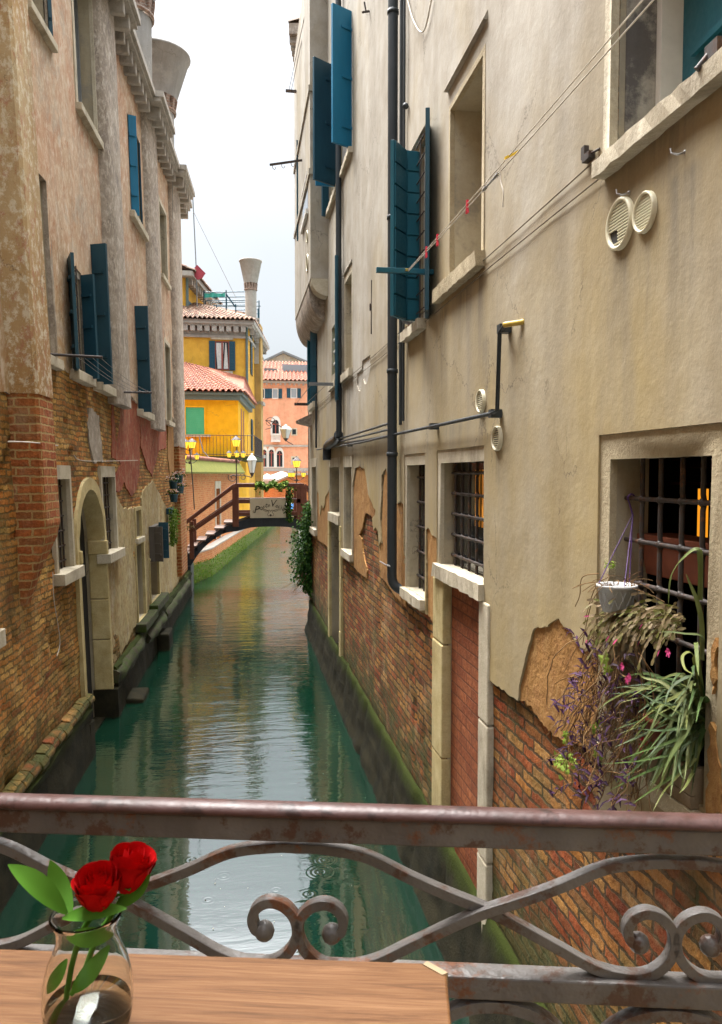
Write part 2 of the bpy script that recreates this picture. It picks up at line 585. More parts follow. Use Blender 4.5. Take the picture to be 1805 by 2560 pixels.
def stone_mat(name, a, b, dirt=(.06, .055, .05), dirtamt=.5, moss=None, bump=.5, mossz=None, spec=.25):
    t = NT(name)
    n1 = t.noise(5, 6, .65)
    c = t.ramp(n1, [(.3, a), (.7, b)])
    d = t.noise(2.2, 8, .72, vec=t.stretch(1.0, .35, .7))
    c = t.mix(t.mr(d, .52, .7, 0, dirtamt), c, dirt)
    g = t.noise(55, 6, .7)
    c = t.mix(t.mr(g, .45, .75, 0, .4), c, t.mix(1.0, c, (.5, .46, .4), 'MULTIPLY'))
    if moss is not None:
        mn = t.noise(6, 6, .65)
        if mossz:
            z = t.mr(t.xyz()[2], mossz[0], mossz[1], 1, 0)
            f = t.mr(t.math('ADD', t.math('MULTIPLY', mn, .6), t.math('MULTIPLY', z, .7)), .55, .85)
        else: f = t.mr(mn, .42, .6)
        c = t.mix(f, c, moss)
    h = t.math('ADD', t.math('MULTIPLY', n1, .8), t.math('MULTIPLY', g, .6))
    return t.done(c, .85, t.bump(h, bump, .015), spec=spec)

def paint_mat(name, c1, c2, rough=.5, bump=.15, wear=None, scale=3):
    t = NT(name)
    n1 = t.noise(1.0*scale, 5, .6, vec=t.stretch(1.4, .5))
    c = t.ramp(n1, [(.3, c1), (.7, c2)])
    if wear is not None:
        wn = t.noise(11, 8, .75)
        c = t.mix(t.mr(wn, .56, .62, 0, .9), c, wear)
        wb = t.noise(26, 6, .7, vec=t.vmath('ADD', t.pos(), (3, 1, 2)))
        c = t.mix(t.mr(wb, .53, .6, 0, .8), c, tuple(x*.45 for x in wear))
    g = t.noise(40, 3, .6)
    return t.done(c, t.mr(g, .3, .7, rough-.1, rough+.12), t.bump(g, bump, .006), spec=.3)

def plain(name, c, rough=.6, metal=0.0, var=.25, scale=12):
    t = NT(name)
    n1 = t.noise(scale, 5, .6)
    c2 = tuple(x*(1-var) for x in c)
    col = t.ramp(n1, [(.3, c2), (.7, c)])
    return t.done(col, rough, t.bump(n1, .2, .006), metal=metal)

def leaf_mat(name, cols, rough=.45, trans=.25):
    t = NT(name)
    oi = t.n('ShaderNodeNewGeometry').outputs['Random Per Island']
    c = t.ramp(oi, [(i/(len(cols)-1), q) for i, q in enumerate(cols)])
    n1 = t.noise(30, 3)
    c = t.mix(t.mr(n1, .3, .7, 0, .35), c, t.mix(1.0, c, (.55, .6, .5), 'MULTIPLY'))
    t.put(t.b.inputs['Subsurface Weight'], 0.0)
    m = t.done(c, rough+.15, spec=.15)
    tr = t.n('ShaderNodeBsdfTranslucent')
    t.put(tr.inputs['Color'], c)
    mx = t.n('ShaderNodeMixShader')
    mx.inputs[0].default_value = trans
    t.t.links.new(t.b.outputs[0], mx.inputs[1]); t.t.links.new(tr.outputs[0], mx.inputs[2])
    t.t.links.new(mx.outputs[0], t.t.nodes['Material Output'].inputs['Surface'])
    return m

M = {}
def _dr(u, v, wd, ln_):
    p = R(u, v); return (p.y, p.z, wd, ln_)
DRIPS = [_dr(1552, 620, .10, .55), _dr(1614, 580, .08, .5), _dr(1715, 390, .14, 1.0), _dr(1203, 1035, .07, .5), _dr(1243, 1125, .07, .3), _dr(1110, 762, .16, 1.3),
         _dr(1205, 668, .14, .9), _dr(1160, 712, .3, .5), _dr(1020, 838, .1, 1.4), _dr(1060, 800, .1, .9), _dr(872, 955, .2, 1.5), _dr(1215, 830, .12, .7), _dr(1600, 330, .3, .45), _dr(1680, 265, .25, .7), _dr(1130, 1050, .5, .35), _dr(930, 1110, .8, .5), _dr(905, 1150, .3, .7)]
M['brick_right'] = brick_mat('old red brick', [(0, (.19, .036, .012)), (.25, (.35, .085, .026)), (.45, (.25, .08, .024)), (.62, (.42, .18, .04)), (.8, (.46, .25, .08)), (1, (.14, .045, .018))], (.07, .046, .022), bw=.26, bh=.07, moss=.85, pale=.3, palecol=(.46, .35, .19), bump=1.0, ochre=.6, soot=.45, ero=.55)
M['brick_left'] = brick_mat('weathered ochre brick', [(0, (.30, .09, .02)), (.3, (.60, .24, .05)), (.55, (.48, .21, .045)), (.78, (.72, .44, .12)), (1, (.24, .10, .03))], (.17, .11, .04), moss=.6, pale=.35, palecol=(.62, .46, .17), bump=1.0, ero=.8, wob=.018, ochre=.9, soot=.5)
M['brick_infill'] = brick_mat('plain brown brick infill', [(0, (.27, .085, .036)), (1, (.34, .12, .05))], (.13, .046, .022), bw=.25, bh=.085, wob=.003, bump=.6, msize=.007, ero=.1)
M['brick_pier'] = brick_mat('broad red brick of the pier', [(0, (.34, .085, .025)), (.5, (.44, .15, .045)), (1, (.28, .10, .034))], (.42, .28, .11), bw=.27, bh=.085, wob=.012, bump=1.0, ero=.5, pale=.3, palecol=(.42, .33, .2), ochre=.4)
M['brick_far'] = brick_mat('orange garden brick', [(0, (.52, .16, .045)), (1, (.58, .26, .10))], (.46, .25, .12), bw=.26, bh=.075, wob=.01, bump=.5, ochre=.5, ero=.2)
M['cream'] = plaster_mat('cream lime plaster', (.345, .318, .268), (.405, .378, .325), (.29, .263, .215), streak=.6, streakcol=(.22, .19, .145), blotch=.75, low=(.345, .262, .112), lowz=(2.4, 6.2), bump=.34, drips=DRIPS)
M['render'] = plaster_mat('brown undercoat render', (.33, .165, .05), (.39, .21, .07), (.26, .12, .04), streak=.35, streakcol=(.19, .10, .04), bump=1.0, scale=2, mottle=((.22, .10, .035), .5, (.44, .27, .11)))
M['salmon'] = plaster_mat('worn salmon plaster', (.46, .235, .13), (.52, .38, .26), (.34, .14, .07), streak=.62, streakcol=(.20, .15, .115), fleck=(.62, .53, .42), low=(.38, .25, .11), lowz=(4.0, 6.5), bump=.6, lichen=(.36, .3, .23), mottle=((.58, .48, .35), .6, (.35, .145, .06)))
M['grey_flue'] = plaster_mat('grey weathered plaster', (.30, .25, .195), (.38, .325, .265), (.225, .185, .14), streak=.5, streakcol=(.16, .13, .11), fleck=(.56, .5, .42), bump=.7, lichen=(.2, .165, .14), mottle=((.55, .49, .41), .5, (.17, .14, .115)))
M['red_plaster'] = plaster_mat('faded red plaster', (.26, .042, .022), (.32, .075, .035), (.20, .05, .025), streak=.3, streakcol=(.26, .17, .09), bump=.6, fleck=(.40, .24, .14), mottle=((.36, .19, .09), .55, (.11, .03, .015)))
M['low_plaster'] = plaster_mat('damp ochre plaster', (.46, .34, .14), (.52, .43, .23), (.40, .26, .09), streak=.5, streakcol=(.13, .11, .045), bump=.8, lichen=(.46, .40, .28), mottle=((.24, .12, .05), .6, (.16, .14, .05)))
M['niche'] = plaster_mat('grey stained reveal plaster', (.46, .44, .40), (.54, .51, .45), (.38, .365, .33), streak=.45, streakcol=(.14, .135, .12), lichen=(.24, .235, .22), bump=.5)
M['reveal'] = plaster_mat('ochre grey jamb plaster', (.40, .34, .23), (.46, .41, .3), (.33, .28, .19), streak=.5, streakcol=(.13, .115, .09), lichen=(.24, .22, .18), bump=.5)
M['stone'] = stone_mat('pale istrian stone', (.40, .35, .25), (.53, .475, .365), dirt=(.10, .08, .05), dirtamt=.65)
M['stone_rough'] = stone_mat('rough pitted concrete', (.34, .28, .175), (.45, .38, .25), dirt=(.2, .16, .1), dirtamt=.4, bump=1.0)
M['stone_ochre'] = stone_mat('ochre stained stone', (.40, .31, .13), (.54, .45, .24), dirt=(.15, .115, .035), dirtamt=.5, bump=.7)
M['foundation'] = stone_mat('wet algae covered foundation', (.012, .012, .007), (.035, .03, .016), dirt=(.006, .007, .005), dirtamt=.8, moss=(.026, .034, .006), bump=1.0, mossz=(.74, .38), spec=.08)
M['ledge'] = stone_mat('mossy waterside ledge', (.03, .026, .014), (.06, .05, .028), dirt=(.008, .010, .005), dirtamt=.9, moss=(.032, .052, .005), bump=1.0)
M['moss_quay'] = stone_mat('mossy quay wall', (.11, .13, .02), (.16, .15, .05), dirt=(.05, .075, .012), dirtamt=.6, moss=(.075, .15, .010), bump=1.0)
M['moss_roof'] = stone_mat('moss grown coping', (.10, .115, .012), (.165, .16, .024), dirt=(.12, .13, .03), dirtamt=.4, bump=.8)
M['teal'] = paint_mat('teal shutter paint', (.010, .085, .12), (.016, .11, .15), .42)
M['blue'] = paint_mat('bright blue shutter paint', (.008, .13, .24), (.012, .16, .29), .42)
M['navy'] = paint_mat('dark blue green shutter paint', (.012, .05, .075), (.018, .07, .10), .45)
M['pipe'] = paint_mat('dark grey downpipe paint', (.025, .032, .036), (.04, .047, .052), .45)
M['iron'] = paint_mat('dark wrought iron', (.035, .03, .028), (.06, .05, .045), .55, wear=(.13, .06, .03))
M['rail_iron'] = paint_mat('rusty painted railing iron', (.055, .050, .047), (.105, .097, .09), .42, bump=.6, wear=(.10, .035, .013), scale=9)
M['rail_cap'] = paint_mat('brown painted handrail', (.042, .018, .015), (.065, .031, .027), .4, bump=.25, wear=(.035, .016, .012), scale=8)
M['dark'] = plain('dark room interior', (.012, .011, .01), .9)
M['white'] = plain('white painted frame', (.62, .60, .55), .5, var=.12)
M['ivory'] = plain('ivory vent plastic', (.62, .58, .42), .45, var=.12)
M['black'] = plain('flat black', (.02, .02, .02), .6)
M['foam'] = plain('pale floating specks', (.24, .24, .17), .8)
M['cupboard'] = paint_mat('dull brown grey metal door', (.07, .06, .05), (.11, .095, .08), .5)
M['zinc'] = plain('grey metal sheet', (.22, .23, .23), .45, metal=.3)
M['woodbr'] = paint_mat('dark red brown bridge timber', (.085, .028, .018), (.13, .05, .03), .35, scale=6)
M['deck'] = paint_mat('weathered step boards', (.10, .065, .05), (.15, .10, .08), .45, scale=6)
M['beam'] = paint_mat('tarred bridge beam', (.015, .02, .028), (.03, .036, .045), .4)
M['sign'] = paint_mat('cream sign board', (.36, .32, .23), (.43, .39, .29), .6)
M['ink'] = plain('brown sign lettering', (.05, .035, .02), .6)
M['tile_new'] = None
M['yellow_hot'] = plaster_mat('bright yellow plaster', (.76, .40, .010), (.80, .43, .014), (.70, .36, .010), streak=.15, streakcol=(.62, .3, .03), bump=.15)
M['yellow'] = plaster_mat('golden yellow plaster', (.64, .34, .04), (.70, .39, .055), (.57, .29, .035), streak=.3, streakcol=(.5, .3, .08), bump=.2)
M['yellow_old'] = plaster_mat('faded yellow plaster', (.42, .27, .08), (.46, .3, .1), (.36, .24, .09), streak=.5, streakcol=(.36, .28, .14), bump=.3)
M['pink'] = plaster_mat('salmon pink plaster', (.66, .31, .185), (.70, .35, .215), (.62, .33, .20), streak=.25, streakcol=(.68, .46, .33), bump=.2)
M['pale_wall'] = plaster_mat('pale cream wall', (.45, .4, .31), (.48, .43, .34), (.42, .37, .28), streak=.2, bump=.2)
M['cornice'] = stone_mat('cornice stone', (.31, .285, .245), (.39, .365, .32), dirt=(.2, .18, .16), dirtamt=.5)
M['cornice_l'] = stone_mat('grey cornice stone', (.30, .27, .225), (.41, .37, .315), dirt=(.11, .095, .08), dirtamt=.7)
M['green_blind'] = paint_mat('green roller blind', (.06, .36, .18), (.08, .40, .21), .45)
M['curtain'] = plain('white curtain', (.62, .6, .55), .8)
M['redwood'] = plain('red brown window timber', (.26, .05, .03), .5)
M['terracotta'] = plain('terracotta pot', (.19, .048, .018), .85)
M['zincgreen'] = plain('verdigris gutter', (.10, .14, .12), .6)
M['canvas'] = plain('white umbrella canvas', (.38, .38, .38), .8, var=.06)
M['bluetarp'] = plain('blue tarpaulin', (.02, .2, .55), .5)
M['red_sign'] = plain('dark red metal plate', (.32, .03, .045), .5)
M['greennet'] = plain('green netting', (.05, .38, .3), .8)
M['rope'] = plain('pale rope', (.55, .5, .42), .8)
M['wire'] = plain('grey wire', (.16, .14, .12), .6)
M['redpeg'] = plain('red plastic peg', (.6, .02, .05), .35, var=.1)
M['yellowpeg'] = plain('yellow plastic peg', (.75, .5, .02), .35, var=.1)
M['yhose'] = plain('yellow corrugated hose', (.55, .38, .06), .45)
M['potwhite'] = plain('white plastic pot', (.46, .46, .45), .4, var=.1)
M['purple'] = plain('purple plastic cord', (.06, .015, .12), .5)
M['oldwood'] = paint_mat('weathered grey planks', (.16, .11, .06), (.27, .2, .12), .8, bump=.6, scale=8)
M['dirty'] = plaster_mat('peeling grime on a white jamb', (.45, .44, .40), (.4, .38, .34), (.34, .32, .3), streak=.7, streakcol=(.06, .055, .06), lichen=(.035, .032, .04), scale=3, bump=.5)
M['breast'] = plaster_mat('mottled ochre plaster', (.40, .25, .10), (.46, .35, .20), (.34, .155, .07), streak=.4, streakcol=(.2, .15, .1), low=(.33, .18, .06), lowz=(4.2, 6.5), bump=.7, mottle=((.60, .54, .41), .75, (.34, .15, .085)))
M['neck'] = brick_mat('pale brick of the chimney neck', [(0, (.30, .2, .15)), (1, (.36, .26, .2))], (.3, .26, .22), bump=.6)
M['wallcable'] = plain('wall cable', (.2, .16, .11), .7)
M['leaf'] = leaf_mat('ivy leaf', [(.02, .055, .006), (.04, .09, .01), (.08, .15, .018), (.03, .07, .008)], .6, .2)
M['leaf_dark'] = leaf_mat('dark ivy leaf', [(.006, .03, .003), (.014, .055, .005), (.035, .095, .009)], .6, .15)
M['leaf_lime'] = leaf_mat('lime leaf', [(.16, .24, .03), (.24, .34, .05), (.30, .38, .08)])
M['blade'] = leaf_mat('strap leaf', [(.04, .08, .02), (.07, .11, .03), (.14, .15, .05), (.05, .075, .035), (.14, .15, .04), (.035, .07, .025)], .42, .12)
M['cactus_leaf'] = leaf_mat('hanging cactus leaf', [(.08, .085, .015), (.14, .10, .045), (.20, .14, .08), (.10, .11, .02)])
M['purple_leaf'] = leaf_mat('purple trailing leaf', [(.018, .005, .016), (.035, .010, .035), (.075, .03, .08), (.018, .007, .010)])
M['dry'] = leaf_mat('dry stem', [(.14, .07, .03), (.22, .13, .06), (.09, .05, .02)], .8, .1)
M['flower_pink'] = leaf_mat('pink blossom', [(.6, .05, .2), (.7, .12, .3)], .5, .3)
M['flower_white'] = leaf_mat('white blossom', [(.7, .6, .55), (.75, .5, .5)], .5, .3)
M['moss_leaf'] = leaf_mat('yellow green trailing leaf', [(.10, .16, .015), (.10, .19, .012), (.18, .26, .02)])
M['rose_leaf'] = leaf_mat('rose leaf', [(.045, .14, .012), (.085, .21, .022)], .38, .2)
M['steel'] = plain('galvanised fitting', (.4, .4, .4), .35, metal=.8)
M['algae'] = plain('green stain', (.1, .3, .15), .8)

def tile_mat(name, cols):
    t = NT(name)
    ri = t.n('ShaderNodeNewGeometry').outputs['Random Per Island']
    c = t.ramp(ri, [(i/(len(cols)-1), q) for i, q in enumerate(cols)])
    n1 = t.noise(6, 5, .65)
    c = t.mix(t.mr(n1, .4, .7, 0, .5), c, t.mix(1.0, c, (.5, .45, .4), 'MULTIPLY'))
    return t.done(c, .85, t.bump(n1, .3, .01))
M['tile_new'] = tile_mat('new terracotta tiles', [(.17, .045, .016), (.21, .062, .024), (.14, .036, .014), (.25, .09, .042)])
M['tile_old'] = tile_mat('old mottled tiles', [(.12, .05, .025), (.18, .095, .055), (.06, .034, .02), (.25, .17, .11), (.10, .038, .02)])

def emit_mat(name, c, s):
    t = NT(name)
    t.put(t.b.inputs['Emission Color'], c); t.b.inputs['Emission Strength'].default_value = s
    return t.done(c, .3)
M['lampglass'] = emit_mat('lit yellow lamp glass', (1.0, .62, .05), .42)
M['litcurtain'] = emit_mat('lit orange room', (1.0, .36, .02), .30)
M['litroom'] = emit_mat('dim lit room', (1.0, .42, .06), .035)
M['frost'] = plain('unlit frosted lantern glass', (.58, .56, .5), .3, var=.08)

def glass_pane():
    t = NT('dark window glass')
    return t.done((.02, .025, .028), .08, t.bump(t.noise(1.5, 2), .05, .02), spec=.6)
M['pane'] = glass_pane()
def pale_pane():
    t = NT('pale window glass')
    return t.done((.25, .28, .3), .1, spec=.6)
M['pane_pale'] = pale_pane()

def vase_glass():
    t = NT('clear vase glass')
    t.b.inputs['Transmission Weight'].default_value = 1
    t.b.inputs['IOR'].default_value = 1.22
    return t.done((.96, .98, .96), .01)
M['glass'] = vase_glass()
def vase_water():
    t = NT('vase water')
    t.b.inputs['Transmission Weight'].default_value = 1
    t.b.inputs['IOR'].default_value = 1.33
    return t.done((.95, .96, .9), .0)
M['vwater'] = vase_water()

def rose_mat():
    t = NT('red rose petal')
    n1 = t.noise(60, 3)
    c = t.ramp(n1, [(.3, (.26, .001, .0015)), (.7, (.42, .002, .003))])
    return t.done(c, .75, spec=.08)
M['rose'] = rose_mat()

def table_mat():
    t = NT('oak table board')
    al = t.n('ShaderNodeTexCoord').outputs['Object']
    sp = t.n('ShaderNodeSeparateXYZ'); t.put(sp.inputs[0], al)
    ca, sa = math.cos(.219), math.sin(.219)            # the grain runs along the board
    gu = t.math('ADD', t.math('MULTIPLY', sp.outputs[0], ca), t.math('MULTIPLY', sp.outputs[1], -sa))
    gv = t.math('ADD', t.math('MULTIPLY', sp.outputs[0], sa), t.math('MULTIPLY', sp.outputs[1], ca))
    v = t.vec(t.math('MULTIPLY', gu, 1.0), t.math('MULTIPLY', gv, 22.0), 0.0)
    g1 = t.noise(6.0, 8, .7, vec=v, dist=.9)
    v2 = t.vec(t.math('MULTIPLY', gu, 2.5), t.math('MULTIPLY', gv, 160.0), 0.0)
    g2 = t.noise(6.0, 5, .6, vec=v2)
    c = t.ramp(g1, [(.32, (.058, .025, .009)), (.5, (.105, .049, .019)), (.68, (.150, .076, .034))])
    c = t.mix(t.mr(g2, .5, .72, 0, .5), c, (.045, .015, .0035))
    return t.done(c, t.mr(g2, .3, .7, .5, .65), t.bump(g2, .2, .002), spec=.12)
M['table'] = table_mat()

def water_mat():
    t = NT('green canal water')
    p = t.pos()
    big = t.noise(.55, 2, .5)
    # wind ripples: longer across the canal than along it, stronger away from the bridge
    v1 = t.vmath('MULTIPLY', p, (.5, 1.9, 1.0))
    n1 = t.noise(2.0, 3, .55, vec=v1, dist=.4)
    n2 = t.noise(6.5, 3, .6, vec=v1, dist=.6)
    n3 = t.noise(20, 2, .5, vec=v1)
    o = t.xyz()
    amp = t.math('ADD', t.mr(o[1], 5.0, 11.0, .05, .5), t.mr(o[1], 14.0, 34.0, 0, .7))
    patch = t.mr(t.noise(.45, 3, .6, vec=t.vmath('ADD', p, (4, 9, 0))), .35, .62, .45, 1.0)
    h = t.math('ADD', t.math('MULTIPLY', n1, 1.0), t.math('MULTIPLY', n2, .36))
    h = t.math('ADD', h, t.math('MULTIPLY', n3, .08))
    h = t.math('MULTIPLY', h, t.math('MULTIPLY', amp, patch))
    # rings where the first raindrops fall
    rr = random.Random(5)
    rings = None
    px = [(505, 2165, .16), (560, 2190, .10), (840, 2120, .17), (815, 2150, .12), (800, 2180, .15), (690, 2225, .08),
          (660, 2250, .12), (845, 2205, .05), (430, 2200, .10), (480, 2150, .08), (770, 2235, .09), (520, 2250, .07)]
    for (u, v, rad) in px:
        c = ZP(u, v, 0)
        d = t.n('ShaderNodeVectorMath', operation='DISTANCE')
        t.put(d.inputs[0], p); d.inputs[1].default_value = c
        dist = d.outputs['Value']
        wv = t.math('SINE', t.math('MULTIPLY', dist, 2*math.pi/.042))
        fall = t.mr(dist, rad*.4, rad*1.15, 1, 0)
        q = t.math('MULTIPLY', wv, fall)
        rings = q if rings is None else t.math('ADD', rings, q)
    h = t.math('ADD', h, t.math('MULTIPLY', rings, .011))
    c = t.ramp(big, [(.3, (.0024, .0165, .0095)), (.7, (.005, .027, .0145))])
    t.b.inputs['IOR'].default_value = 3.0
    return t.done(c, .012, t.bump(h, .5, .05), spec=.5)
M['water'] = water_mat()

# ------------------------------------------------------------------ the setting: water, quay, terrace
def grid_sheet(x0, x1, y0, y1, z, nx, ny):
    m = MB()
    vs = [(x0+(x1-x0)*i/nx, y0+(y1-y0)*j/ny, z) for j in range(ny+1) for i in range(nx+1)]
    fs = [(j*(nx+1)+i, j*(nx+1)+i+1, (j+1)*(nx+1)+i+1, (j+1)*(nx+1)+i) for j in range(ny) for i in range(nx)]
    return m.add(vs, fs)
o = grid_sheet(-120, 120, -40, 400, 0, 1, 1).build('canal_water', M['water'])
props(o, 'green canal water with ripples, raindrop rings and bright reflections', 'water', kind='structure')

# ------------------------------------------------------------------ right-hand house
YF = 17.6                                   # its far corner
HT = 12.8                                   # its wall top
def rectR(pf, pn, pt, pb):
    y1 = R(*pf).y; y0 = R(*pn).y
    z1 = R(*pt).z if isinstance(pt, tuple) else pt
    z0 = R(*pb).z if isinstance(pb, tuple) else pb
    return (y0, y1, z0, z1)

W = {
 'plants':  rectR((1512,1500), (1764,1500), (1640,1141), (1745,2030)),
 'grille':  rectR((1098,1300), (1206,1300), (1206,1151), (1200,1458)),
 'narrow':  rectR((1014,1300), (1061,1300), (1061,1160), (1061,1500)),
 'door':    rectR((1109,1650), (1201,1650), (1201,1503), -.3),
 'w4':      rectR((860,1250), (880,1250), (880,1166), (880,1386)),
 'w5':      rectR((824.5,1220), (849,1220), (849,1166), (849,1290)),
 'door2':   rectR((824.5,1450), (849,1450), (849,1313), -.3),
 'w6':      rectR((780,1250), (791,1250), (791,1166), (791,1325)),
 'u1':      rectR((1530,200), (1530,200), (1530,-260), (1530,392)),
 'u2':      rectR((1126,500), (1206,500), (1206,140), (1206,652)),
 'u3':      rectR((1049,600), (1071,600), (1066,338), (1064,797)),
 'u4':      rectR((862,800), (880,800), (880,678), (880,921)),
 'u5':      rectR((829,870), (843,870), (843,800), (843,926)),
 'sa':      rectR((846,200), (879,200), (879,30), (879,372)),
 'sb':      rectR((822,300), (843,300), (843,162), (843,472)),
 'far':     rectR((781,900), (793,900), (793,820), (793,1000)),
}
a = W['u1']; W['u1'] = (a[0]-1.15, a[1], a[2], a[3])
HD = {'plants': .20, 'grille': .14, 'narrow': .14, 'door': .075, 'w4': .2, 'w5': .2, 'door2': .45, 'w6': .2, 'u1': .34, 'u2': .45, 'u3': .3, 'u4': .3, 'u5': .12, 'sa': .25, 'sb': .25, 'far': .25}
holes = {k: rect(*v) for k, v in W.items()}
HL = list(holes.values())

house = thing('canal_house', 'tall cream plastered house over bare brick with teal shutters, along the right side', 'house', (XR+2, 8, 0))

f, e = layer(mR, [rect(-9, YF, -.6, HT-.05)], [h for h in HL], .032, .3, step=.5, rough=.012, fine=(1.9, 9.0, .7, 2.9, .07, .018), hole_depth=[(holes[k], HD[k]-.032) for k in W])
f.build('brick_wall', M['brick_right'], house)
e.build('window_reveal', M['reveal'], house)

# cream plaster, its ragged lower edge traced along the wall
def c4(*p): return [(740+x/5.738, 1130+y/5.738) for x, y in p]
def c5(*p): return [(700+x/1.7655, 800+y/1.7655) for x, y in p]
def c7(*p): return [(1200+x/2.187, 1050+y/2.187) for x, y in p]
low = (c4((210, 1180), (285, 1215), (300, 560), (322, 600), (330, 880), (345, 900), (360, 750), (385, 810), (410, 760), (418, 640), (475, 540), (480, 980), (625, 1060), (640, 1500), (800, 1600), (802, 560), (848, 228), (910, 203), (985, 250), (1010, 400), (1036, 615), (1085, 720), (1105, 790), (1138, 830), (1130, 900), (1088, 960), (1112, 1130), (1140, 1080), (1172, 1140), (1185, 1350), (1205, 1280), (1224, 1310), (1212, 1100), (1204, 950), (1222, 690), (1230, 330), (1285, 235))
       + c5((512, 790), (518, 812), (530, 800), (545, 812), (548, 1235), (645, 1300), (643, 925), (655, 918), (668, 950), (688, 962), (690, 1140), (890, 1232), (898, 1560))
       + c7((15, 1390), (110, 1465), (205, 1535), (216, 1440), (248, 1300), (285, 1160), (303, 1135), (365, 1132), (400, 1100), (425, 1084), (440, 1108), (470, 1135), (495, 1148), (520, 1210), (560, 1250), (600, 1260), (640, 1280))
       + [(1500, 1640), (1500, 2040), (1790, 2100), (1800, 1950)])
lowp = rpts(low)
cream_poly = [(YF, HT)] + [(YF, lowp[0][1])] + rag(lowp, .008, .028, closed=False) + [(1.9, 2.2), (1.2, 2.0), (.4, 2.15), (-1.5, 2.0), (-9, 2.0), (-9, HT)]
missing = rpts([(740+x/5.738, 780+y/5.738) for x, y in ((948, 700), (1062, 612), (1060, 730), (1075, 745), (1050, 880), (1030, 960), (1010, 1035), (985, 1030), (960, 960), (945, 975), (940, 1090), (920, 1140), (890, 1120), (877, 1050), (877, 880), (945, 832))])
OUT = {'plants': (R(1800,1500).y, R(1491,1500).y, W['plants'][2]-.03, R(1600,1077).z),
       'grille': (W['grille'][0]-.035, R(1091,1300).y, W['grille'][2], R(1210,1113).z),
       'narrow': (W['narrow'][0]-.03, R(1010,1300).y, W['narrow'][2], R(1063,1131).z)}
f, e = layer(mR, [cream_poly], [rect(*OUT[k]) if k in OUT else holes[k] for k in W] + [missing], 0.0, .03, step=.4, rough=.010, nscale=.8, hole_depth=None)
cr_o = f.build('plaster', M['cream'], house)
e.build('plaster_edge', M['cream'], house)
f, e = layer(mR, [missing], [], .018, .012, step=None)
f.add(e.v, e.f); f.build('grey_patch', M['niche'], house)

# brown undercoat where the cream coat has fallen off
ren = [c4((212, 1190), (296, 540), (480, 520), (475, 1388), (360, 1300), (235, 1200)),
       c4((806, 560), (846, 190), (985, 190), (1045, 600), (1150, 800), (1100, 960), (1050, 905), (985, 870), (955, 960), (940, 1080), (890, 1190), (930, 1250), (935, 1380), (965, 1560), (1003, 1690), (995, 1810), (900, 1740), (806, 1640)),
       c5((437, 970), (446, 860), (455, 690), (475, 600), (552, 640), (548, 1268), (500, 1215), (440, 1130), (430, 1050)),
       c5((640, 900), (690, 900), (688, 1060), (680, 1120), (672, 1335), (648, 1310)),
       c7((200, 1525), (205, 1400), (280, 1110), (420, 1070), (560, 1200), (650, 1200), (650, 1900), (560, 1790), (500, 1770), (440, 1758), (400, 1735), (350, 1680), (290, 1610), (268, 1560)),
       c7((1268, 1250), (1292, 1190), (1303, 1240), (1282, 1320), (1296, 1420), (1270, 1500)),
       c7((1262, 1650), (1292, 1700), (1306, 1850), (1330, 2150), (1245, 2150))]
for i, q in enumerate(ren):
    f, e = layer(mR, [rag(rpts(q), .011, .026, i)], HL, .014 if i < 5 else -.004, .02, step=.3, rough=.004, nscale=3)
    f.add(e.v, e.f).build('undercoat', M['render'], house)

# foundation ledge at the water
m = MB()
pr = [(1.62, .70), (1.58, .66), (1.555, .42), (1.545, .36), (1.525, .16), (1.49, .06), (1.475, -.1), (1.62, -.5)]
ys = [-9 + i*.35 for i in range(int((YF+9)/.35)+1)] + [YF]
rows = []
pq = spline([Vector((x, 0, z)) for x, z in pr], 3)
ys = [-9+i*.5 for i in range(14)] + [-2+.11*i for i in range(179)]
for y in ys:
    joint = .02 if (y % .95) < .1 else 0
    rows.append([(q.x + joint*.8 + (.022*mnoise.noise(Vector((y*3.1, q.z*5, 1)))+.012*mnoise.noise(Vector((y*11, q.z*13, 4))) if 0 < k < len(pq)-1 else 0), y, q.z+.03*mnoise.noise(Vector((y*1.7, q.z*3, 9)))) for k, q in enumerate(pq)])
n = len(pq)
m.add([p for r_ in rows for p in r_], [(i*n+j, i*n+j+1, (i+1)*n+j+1, (i+1)*n+j) for i in range(len(rows)-1) for j in range(n-1)], True)
m.build('foundation_ledge', M['foundation'], house)

def pane(k, mat, name='window', depth=None, parent=house):
    y0, y1, z0, z1 = W[k]
    d = HD[k] if depth is None else depth
    m = MB().box((XR+d, y0-.02, z0-.02), (XR+d+.02, y1+.02, z1+.02))
    return m.build(name, mat, parent)
def ring(k, outer, parent, mat, proud=.006, depth=.03, name='frame', rough=.0):
    f, e = layer(mR, [rect(*outer)], [rect(W[k][0]+.004, W[k][1]-.004, W[k][2]+.004, W[k][3]-.004)], -proud, depth, step=.12, rough=rough, nscale=5)
    f.add(e.v, e.f)
    return f.build(name, mat, parent)
def sill(y0, y1, ztop, th, proj, parent, mat=M['stone'], name='sill', inner=.1, seed=0):
    m = MB()
    rr = random.Random(seed)
    k = max(3, int((y1-y0)/.06))
    vs, fs = [], []
    for i in range(k+1):
        y = y0+(y1-y0)*i/k
        j = lambda: rr.uniform(-.006, .006)
        vs += [(XR+inner, y, ztop-th), (XR-proj+j(), y, ztop-th+j()), (XR-proj+j(), y, ztop+j()*.6), (XR+inner, y, ztop)]
    for i in range(k):
        for j in range(4): fs.append((i*4+j, i*4+(j+1) % 4, (i+1)*4+(j+1) % 4, (i+1)*4+j))
    fs += [(3, 2, 1, 0), tuple(range(4*k, 4*k+4))]
    m.add(vs, fs)
    return m.build(name, mat, parent)
